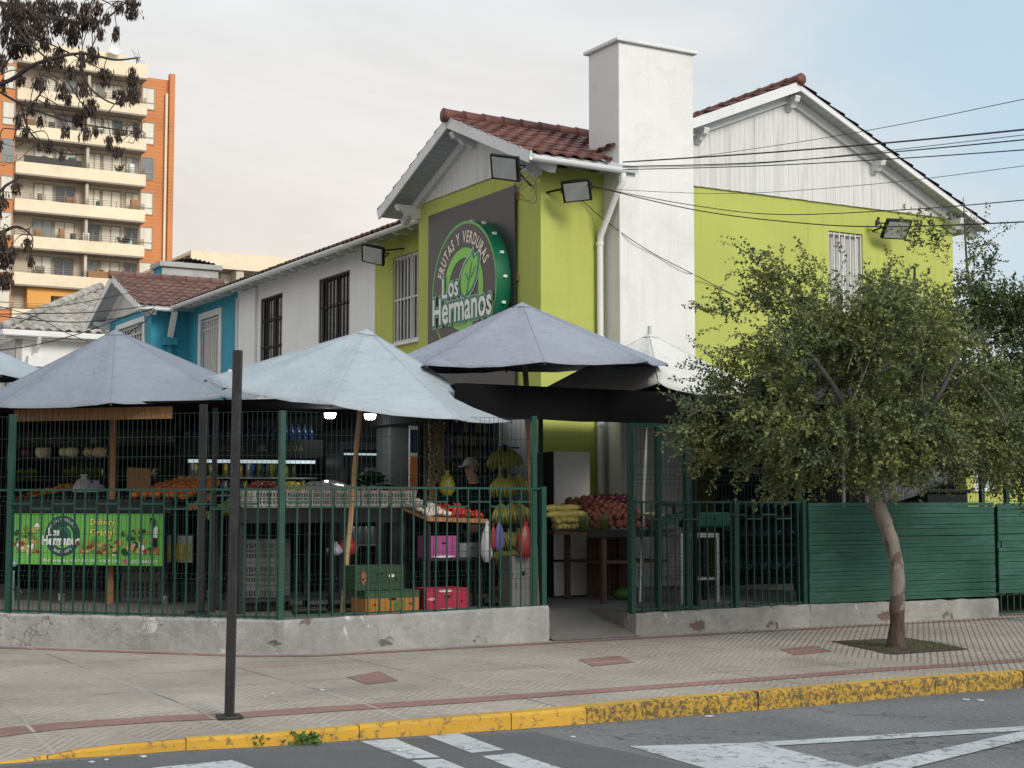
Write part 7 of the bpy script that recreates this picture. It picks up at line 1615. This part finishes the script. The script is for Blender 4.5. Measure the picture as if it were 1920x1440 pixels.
def crown(parent, clumps, centre, ntw, lm, seed, droop=.5, lsize=.030, twl=(.22, .5), base=None):
    r = random.Random(seed); V_, F_ = [], []; tw = MB(); tot = sum(c[3] * c[4] for c in clumps); off = Vector(parent['_b'])
    for px, py, Y, rx, ry, *dn in clumps:
        c = at(px, py, Y); k = Y / F; R_ = Vector((rx * k, min(rx, ry * 1.25) * k * 1.0, ry * k))
        for i in range(max(4, int(ntw * rx * ry / tot * (dn[0] if dn else 1)))):
            v = rvec(r); v = v.normalized() * v.length ** .45
            p = c + Vector((v.x * R_.x, v.y * R_.y, v.z * R_.z)) * .92
            if mnoise.noise(p * 1.7 + Vector((seed, 0, 0))) < -.27: continue
            ls = lsize * (1 + .5 * mnoise.noise(p * 2.6 + Vector((0, seed, 5))))
            out = (p - centre).normalized() * .6 + v.normalized() * .5 + rvec(r) * .75; out.z += .15; out.normalize()
            L_ = r.uniform(*twl) * (1 if r.random() < .93 else 1.35); pts = [p - out * L_ * .3]; d = out.copy(); n = 9
            for q in range(n): d = (d + Vector((0, 0, -droop * .16)) + rvec(r) * .13).normalized(); pts.append(pts[-1] + d * L_ / n)
            if r.random() < .30: tw.tube(pts, [.0035] * 4 + [.0028] * 3 + [.0018] * 3, 3, False)
            nl = int(L_ / .0135)
            for q in range(nl):
                f = (q + r.random()) / nl * (n - .01); a = int(f); pp = pts[a].lerp(pts[a + 1], f - a); dd = (pts[a + 1] - pts[a]).normalized()
                side = rvec(r); ld = (dd * .55 + side.normalized() * .9).normalized(); leaf(V_, F_, pp - off + rvec(r) * .028, ld, (Vector((0, 0, 1)) + rvec(r) * .9).normalized(), ls * r.uniform(.7, 1.25), ls * r.uniform(.30, .45))
    me = bpy.data.meshes.new('crown'); me.from_pydata(V_, [], F_); me.materials.append(lm); me.update(); o = bpy.data.objects.new('crown', me); COL.objects.link(o); o.parent = parent
    tw.build('twigs', M['twig'], parent); return o
def limb(b, px, rad, n=6):
    pts = cat([at(*p) for p in px], n); m = len(pts); b.tube(pts, [rad[0] + (rad[1] - rad[0]) * i / (m - 1) for i in range(m)], 8)

tb_ = G(1681, 1213, .02); TY = tb_.y
tree = thing('street_tree', 'small leafy street tree with curved pale patchy trunk in the pavement pit', 'tree', tb_)
def trunk_mat():
    m, t, p = base_mat('patchy_bark', .9); co = t.coord(); sp = t.new('ShaderNodeSeparateXYZ'); t.link(co, sp.inputs[0])
    a = t.noise(t.coord(scale=(1, 1, .45)), 9, 6, .6, .3); pale = t.mix(1, (.19, .165, .14), t.ramp(a, .3, .7, .72, 1.2), 'MULTIPLY')
    brown = t.mix(1, (.055, .037, .028), t.ramp(t.noise(t.coord(scale=(1, 1, .2)), 30, 5), .3, .7, .6, 1.5), 'MULTIPLY')
    n = t.noise(co, 6, 4, .6, .5); edge = t.math('ADD', sp.outputs[2], t.math('MULTIPLY', t.math('SUBTRACT', n, .5), .55))
    c = t.mix(t.ramp(edge, .40, .43), brown, pale)
    pt = t.noise(t.coord(loc=(4, 2, 1), scale=(1, 1, .7)), 7.5, 5, .55, .4); c = t.mix(t.ramp(pt, .535, .565, 0, .85), c, (.085, .06, .048)); t.link(c, p.inputs['Base Color']); t.bump(a, .7, .02); return m
M['patchy'] = trunk_mat()
b = MB(); tp_ = [(1681, 1222, TY), (1681, 1180, TY), (1683, 1120, TY), (1681, 1060, TY), (1668, 1005, TY), (1652, 960, TY), (1640, 920, TY), (1634, 885, TY), (1640, 850, TY)]
pts = cat([at(*p) for p in tp_], 5); m_ = len(pts); rad = []
for i in range(m_):
    f = i / (m_ - 1); r_ = .083 - .012 * min(1, f * 3) + (.07 * max(0, f - .55)); r_ += .03 * max(0, 1 - f * 8) ; rad.append(r_ * (1 + .05 * math.sin(i * 1.7)))
bb = len(b.v); b.tube(pts, rad, 14)
for i in range(len(b.v)): v = b.v[i]; b.v[i] = v + Vector((mnoise.noise(v * 6), mnoise.noise(v * 6 + Vector((9, 0, 0))), 0)) * .014
b.build('trunk', M['patchy'], tree, smooth=True)
b = MB()
for px in ([(1636, 880, TY), (1580, 820, TY - .1), (1500, 780, TY - .2), (1400, 760, TY - .2)], [(1636, 870, TY), (1620, 780, TY + .2), (1600, 680, TY + .3), (1570, 560, TY + .3)], [(1640, 885, TY), (1710, 850, TY), (1790, 800, TY + .1), (1850, 720, TY + .2)], [(1636, 875, TY), (1680, 780, TY + .4), (1710, 650, TY + .5), (1715, 500, TY + .5)], [(1632, 870, TY), (1600, 800, TY - .5), (1560, 720, TY - .8), (1500, 640, TY - .8)], [(1640, 880, TY), (1700, 810, TY - .5), (1760, 740, TY - .8), (1800, 660, TY - .8)]): limb(b, px, (.06, .012))
b.build('branches', M['bark_grey'], tree, smooth=True)
# a few bare arching shoots on the outside of the crown
b = MB()
for px in ([(1560, 820, TY - .9), (1590, 770, TY - 1.05), (1640, 640, TY - 1.0), (1600, 610, TY - 1.0)], [(1700, 620, TY - 1.0), (1720, 610, TY - 1.1), (1735, 660, TY - 1.1)], [(1590, 690, TY - .9), (1600, 660, TY - 1), (1588, 700, TY - 1)], [(1470, 770, TY - .8), (1472, 720, TY - .8), (1480, 690, TY - .8)], [(1290, 780, TY - .3), (1350, 755, TY - .3), (1420, 750, TY - .4)], [(1840, 720, TY - .7), (1870, 760, TY - .8), (1890, 800, TY - .8)], [(1740, 670, TY - 1.0), (1728, 720, TY - 1.05), (1735, 780, TY - 1)], [(1640, 625, TY - 1.0), (1655, 605, TY - 1.05), (1660, 640, TY - 1.05)], [(1400, 650, TY - .3), (1385, 625, TY - .3), (1360, 640, TY - .3)]): b = MB(); limb(b, px, (.006, .004), 5); b.build('bare_shoot', M['twig'], tree)
CL = [(1620, 745, TY, 230, 140), (1430, 800, TY - .1, 105, 75), (1395, 745, TY, 70, 55), (1320, 790, TY - .1, 34, 30), (1350, 820, TY, 45, 45), (1500, 660, TY, 115, 85), (1600, 590, TY + .1, 115, 85), (1470, 555, TY, 55, 38), (1440, 500, TY, 36, 24), (1412, 478, TY, 18, 12), (1700, 540, TY + .1, 65, 75), (1640, 505, TY, 26, 30), (1560, 830, TY - .1, 150, 62), (1720, 810, TY, 125, 80), (1650, 875, TY - .3, 40, 45), (1780, 690, TY, 95, 115), (1365, 600, TY, 40, 30), (1345, 700, TY, 42, 26), (1390, 660, TY, 30, 34), (1480, 880, TY, 80, 22), (1430, 585, TY, 40, 36), (1530, 505, TY, 36, 28), (1588, 480, TY, 26, 44), (1560, 680, TY - .5, 150, 110), (1680, 660, TY - .6, 140, 120), (1630, 810, TY - .7, 190, 80), (1530, 770, TY - .7, 140, 80), (1770, 520, TY + .2, 40, 50), (1800, 800, TY, 90, 90), (1760, 450, TY + .2, 22, 26), (1716, 445, TY + .1, 16, 30), (1335, 575, TY, 24, 14), (1340, 800, TY - .2, 60, 60), (1400, 850, TY - .2, 80, 40), (1850, 830, TY - .2, 70, 70), (1890, 760, TY, 60, 80), (1540, 860, TY - .3, 120, 45)]
crown(tree, CL, at(1630, 760, TY), 4600, M['leaf_a'], 4, .38, .041)
# denser, darker tree further along
T2Y = 17.6; t2 = G(2010, 1170, .0)
tree2 = thing('street_tree', 'darker tree at the right edge with an upright leafy shoot above the eave', 'tree', t2)
b = MB(); limb(b, [(2012, 1172, t2.y), (2008, 1050, t2.y), (1995, 930, t2.y)], (.10, .085)); limb(b, [(1995, 935, t2.y), (1930, 800, T2Y - .2), (1860, 680, T2Y - .6), (1820, 560, T2Y - .6), (1806, 370, T2Y - .6)], (.06, .004)); limb(b, [(1995, 935, t2.y), (1990, 760, T2Y), (1950, 600, T2Y - .2)], (.07, .012)); b.build('trunk', M['bark_grey'], tree2, smooth=True)
CL2 = [(1890, 660, T2Y - .5, 85, 125), (1860, 610, T2Y - .6, 56, 46), (1930, 770, T2Y - .5, 90, 110), (1890, 850, T2Y - .6, 70, 50), (1970, 680, T2Y - .3, 80, 120), (1835, 500, T2Y - .6, 30, 46, .5), (1815, 440, T2Y - .6, 20, 40, .6), (1804, 385, T2Y - .6, 10, 22, .6), (1850, 445, T2Y - .6, 24, 22, .6), (1845, 570, T2Y - .6, 34, 28, .6), (1900, 565, T2Y - .5, 40, 24, .6), (1905, 895, T2Y - .6, 40, 26), (1800, 600, T2Y - .5, 60, 90), (1820, 760, T2Y - .6, 80, 100)]
crown(tree2, CL2, at(1900, 700, T2Y), 2300, M['leaf_b'], 9, .42, .038)

# leafless tree on the left with hanging seed clusters
M['samara'] = mat('dry_seed_clusters', (.060, .040, .029), .8, .3, 6, 40, .1, island=.5); M['ash_bark'] = mat('dark_twigs', (.045, .036, .032), .85, .2, 6, 60, .1)
AY = 8.2; ab = Vector((-4.7, 8.4, 0))
ash = thing('seed_tree', 'leafless tree hung with brown seed clusters reaching in at the upper left', 'tree', ab)
def A_(px, py, dy=0): return at(px, py, AY + dy)
def on(v): return v
b = MB(); b.tube([ab + Vector((0, 0, -.1)), ab + Vector((.02, 0, 1.2)), ab + Vector((.12, -.05, 2.6)), ab + Vector((.3, -.1, 4.4))], [.17, .13, .11, .06], 10); b.build('trunk', M['bark_grey'], ash, smooth=True)
LM = [[(-230, 140, .1), (-20, 160, 0), (70, 118, -.1), (150, 100, -.1), (215, 112, 0), (258, 108, .1)], [(-20, 160, 0), (40, 195, .2), (120, 225, .3), (200, 240, .3), (262, 248, .2)], [(40, 195, .2), (58, 250, .2), (110, 285, .1), (160, 290, .1)], [(-230, -40, 0), (0, 5, 0), (90, 32, .2), (180, 42, .1), (235, 5, 0)], [(-230, 330, -.2), (-40, 370, -.2), (15, 345, -.2), (40, 330, -.2)], [(-230, 430, -.2), (-30, 440, -.2), (30, 425, -.2), (58, 440, -.2)], [(150, 100, -.1), (165, 160, -.2), (215, 195, -.2), (250, 180, -.1)], [(70, 118, -.1), (78, 170, -.2), (40, 215, -.3), (25, 265, -.3)], [(0, 5, 0), (50, 75, -.2), (110, 130, -.3), (150, 190, -.3)], [(0, 5, 0), (30, 60, .3), (100, 85, .4), (190, 130, .3)], [(-20, 160, 0), (10, 120, .3), (60, 60, .3), (130, 30, .2)]]
b = MB(); net = []
for l in LM:
    pts = cat([A_(*p) for p in l], 6); m_ = len(pts)
    if l[0][0] < -200: pts = [ab + Vector((.25, -.1, 3.6 if l[0][1] < 200 else 2.6))] + pts; m_ += 1
    b.tube(pts, [.016 - .012 * i / (m_ - 1) if l[0][0] < -200 else .0075 - .0045 * i / (m_ - 1) for i in range(m_)], 5)
    net += [p for p in pts[2:]]
cls = [(555, 20, 40, 60), (490, 130, 18, 45), (425, 130, 18, 30), (450, 65, 20, 35), (350, 80, 45, 50), (250, 90, 50, 60), (160, 90, 50, 80), (80, 80, 50, 80), (60, 190, 40, 60), (250, 230, 35, 60), (390, 220, 30, 50), (345, 240, 20, 50), (440, 310, 35, 50), (560, 310, 25, 50), (560, 390, 30, 40), (515, 400, 30, 45), (265, 370, 30, 45), (350, 360, 30, 45), (290, 410, 15, 30), (385, 440, 35, 55), (200, 420, 12, 20), (165, 340, 35, 40), (85, 330, 25, 30), (130, 440, 22, 40), (80, 500, 18, 40), (110, 550, 20, 35), (170, 500, 15, 25), (268, 545, 9, 30), (286, 545, 8, 28), (360, 550, 25, 35), (405, 540, 15, 25), (330, 490, 25, 40), (465, 590, 20, 40), (500, 560, 15, 35), (495, 630, 25, 30), (575, 550, 10, 35), (260, 640, 12, 25), (205, 605, 22, 38), (165, 600, 12, 28), (15, 350, 15, 40), (0, 600, 10, 30), (70, 780, 22, 32), (15, 830, 18, 40), (0, 870, 12, 40), (15, 1000, 30, 50), (50, 1060, 30, 40), (25, 1170, 40, 55), (115, 1020, 20, 35), (130, 1090, 15, 30), (20, 1080, 30, 50), (500, 20, 25, 30), (410, 20, 30, 40), (300, 20, 40, 40), (180, 10, 50, 50), (60, 10, 50, 50), (10, 250, 25, 50), (120, 180, 40, 50), (190, 170, 35, 40), (310, 150, 40, 50), (30, 60, 30, 60), (130, 30, 40, 50), (230, 30, 40, 50), (300, 100, 30, 50), (200, 250, 25, 40), (300, 290, 25, 40), (400, 90, 25, 40), (360, 20, 30, 30), (20, 130, 30, 50), (110, 130, 40, 50)]
rs = random.Random(17); sv, sf = [], []; off = Vector(ash['_b'])
for zx, zy, zw, zh in cls:
    px, py = zx / 2.25, zy / 2.25; dy = rs.uniform(-.35, .35); top = A_(px, py - zh / 2.25 * .55, dy); kx = AY / F / 2.25; wv, hv = zw * kx, zh * kx
    nb = min(net, key=lambda q: (q - top).length + (0 if q.z > top.z else .08)); mid = nb.lerp(top, .55) + Vector((rs.uniform(-.03, .03), 0, .03))
    b.tube(cat([nb, mid, top, top - Vector((0, 0, hv * .8))], 4), [.0032] * 5 + [.0024] * 5 + [.0014] * 3, 4)
    for i in range(int(14 + zw * zh / 9)):
        p = top + Vector((rs.gauss(0, wv * .42), rs.gauss(0, wv * .42), -rs.random() * hv * 1.35)); d = Vector((rs.gauss(0, .22), rs.gauss(0, .22), -1)).normalized(); a = rs.uniform(0, 6.3)
        leaf(sv, sf, p - off, d, Vector((math.cos(a), math.sin(a), 0)), rs.uniform(.026, .042), rs.uniform(.0032, .0055))
# fine bare twig ends
for zx, zy in ((590, 245), (575, 250), (600, 520), (400, 490), (20, 610), (15, 700), (130, 960), (20, 920), (540, 600), (610, 560)):
    e = A_(zx / 2.25, zy / 2.25, .1); nb = min(net, key=lambda q: (q - e).length); b.tube([nb, nb.lerp(e, .6) - Vector((0, 0, .03)), e], [.003, .002, .0012], 4)
    for k in range(4): b.tube([e, e + Vector((rs.uniform(-.05, .05), rs.uniform(-.03, .03), rs.uniform(-.01, .06)))], [.0014, .0008], 3)
b.build('branches', M['ash_bark'], ash)
me = bpy.data.meshes.new('seed_clusters'); me.from_pydata(sv, [], sf); me.materials.append(M['samara']); o = bpy.data.objects.new('seed_clusters', me); COL.objects.link(o); o.parent = ash

# ------------------------------------------------------------------ weeds at the kerb, scraps on the ground
rw = random.Random(2)
for px, py, n, sz, lb in ((488, 1400, 9, .028, 'small feathery weed at the foot of the yellow kerb'), (580, 1396, 26, .045, 'larger round leaved weed sprouting where kerb meets road')):
    q = G(px, py, RZ); V_, F_ = [], []; base = q
    for k in range(n * 3):
        d = Vector((rw.gauss(0, 1), rw.gauss(0, .4), rw.uniform(.1, 1.0))).normalized(); s = Vector((rw.gauss(0, .055 if n > 9 else .03), rw.gauss(0, .02) - .02, rw.uniform(.0, .07))); leaf(V_, F_, s, d, Vector((rw.gauss(0, .5), -.8, .6)).normalized(), sz * .75 * rw.uniform(.6, 1.3), sz * .8 * rw.uniform(.25, .42))
    me = bpy.data.meshes.new('weed'); me.from_pydata(V_, [], F_); me.materials.append(M['weed']); wt = thing('weed', lb, 'weed', base, 'weeds at the kerb'); o = bpy.data.objects.new('leaves', me); COL.objects.link(o); o.parent = wt
for px, py, z, s in ((603, 1295, 0, .03), (512, 1301, 0, .018), (497, 1307, 0, .014), (268, 1420, RZ, .03), (172, 1430, RZ, .025), (200, 1426, RZ, .02), (746, 1346 + 62, RZ, .02), (1810, 1313, RZ, .04), (1838, 1314, RZ, .045), (1330, 1344, RZ, .04), (1150, 1208, 0, .02), (1075, 1343 + 40, RZ, .03)):
    q = G(px, py, z) + Vector((0, 0, .004)); b = MB(); a = rw.uniform(0, 6); b.prism([q + Vector((math.cos(a + k * 1.57) * s * rw.uniform(.6, 1.1), math.sin(a + k * 1.57) * s * rw.uniform(.6, 1.2), 0)) for k in range(4)], (0, 0, .005)); solo('paper_scrap', b, M['paper'], 'tiny white paper scrap littering the pavement or road edge', 'scrap', 'paper scraps on the ground')
V_, F_ = [], []; M['dead_leaf'] = mat('dead_leaves', (.10, .065, .035), .9, .3, 5, 40, .1, island=.4)
for k in range(420):
    i = rw.randrange(2, len(st) - 4); p, z = st[i]
    if p.x < -4 or p.x > 7: continue
    if rw.random() < .7: q = Vector((p.x, p.y, RZ + .006)) - V * abs(rw.gauss(0, .10)) - V * .01 + U * rw.uniform(-.15, .15)
    else: q = sw(i, rw.uniform(.2, 4.2), .006)
    a = rw.uniform(0, 6.3); s = rw.uniform(.008, .026); leaf(V_, F_, q, Vector((math.cos(a), math.sin(a), rw.uniform(0, .3))).normalized(), Vector((0, 0, 1)), s, s * .3)
me = bpy.data.meshes.new('leaf_litter'); me.from_pydata(V_, [], F_); me.materials.append(M['dead_leaf']); o = bpy.data.objects.new('leaf_litter', me); COL.objects.link(o); tag(o, 'scattered dead leaves along the gutter and on the pavement', 'leaf litter', kind='stuff')
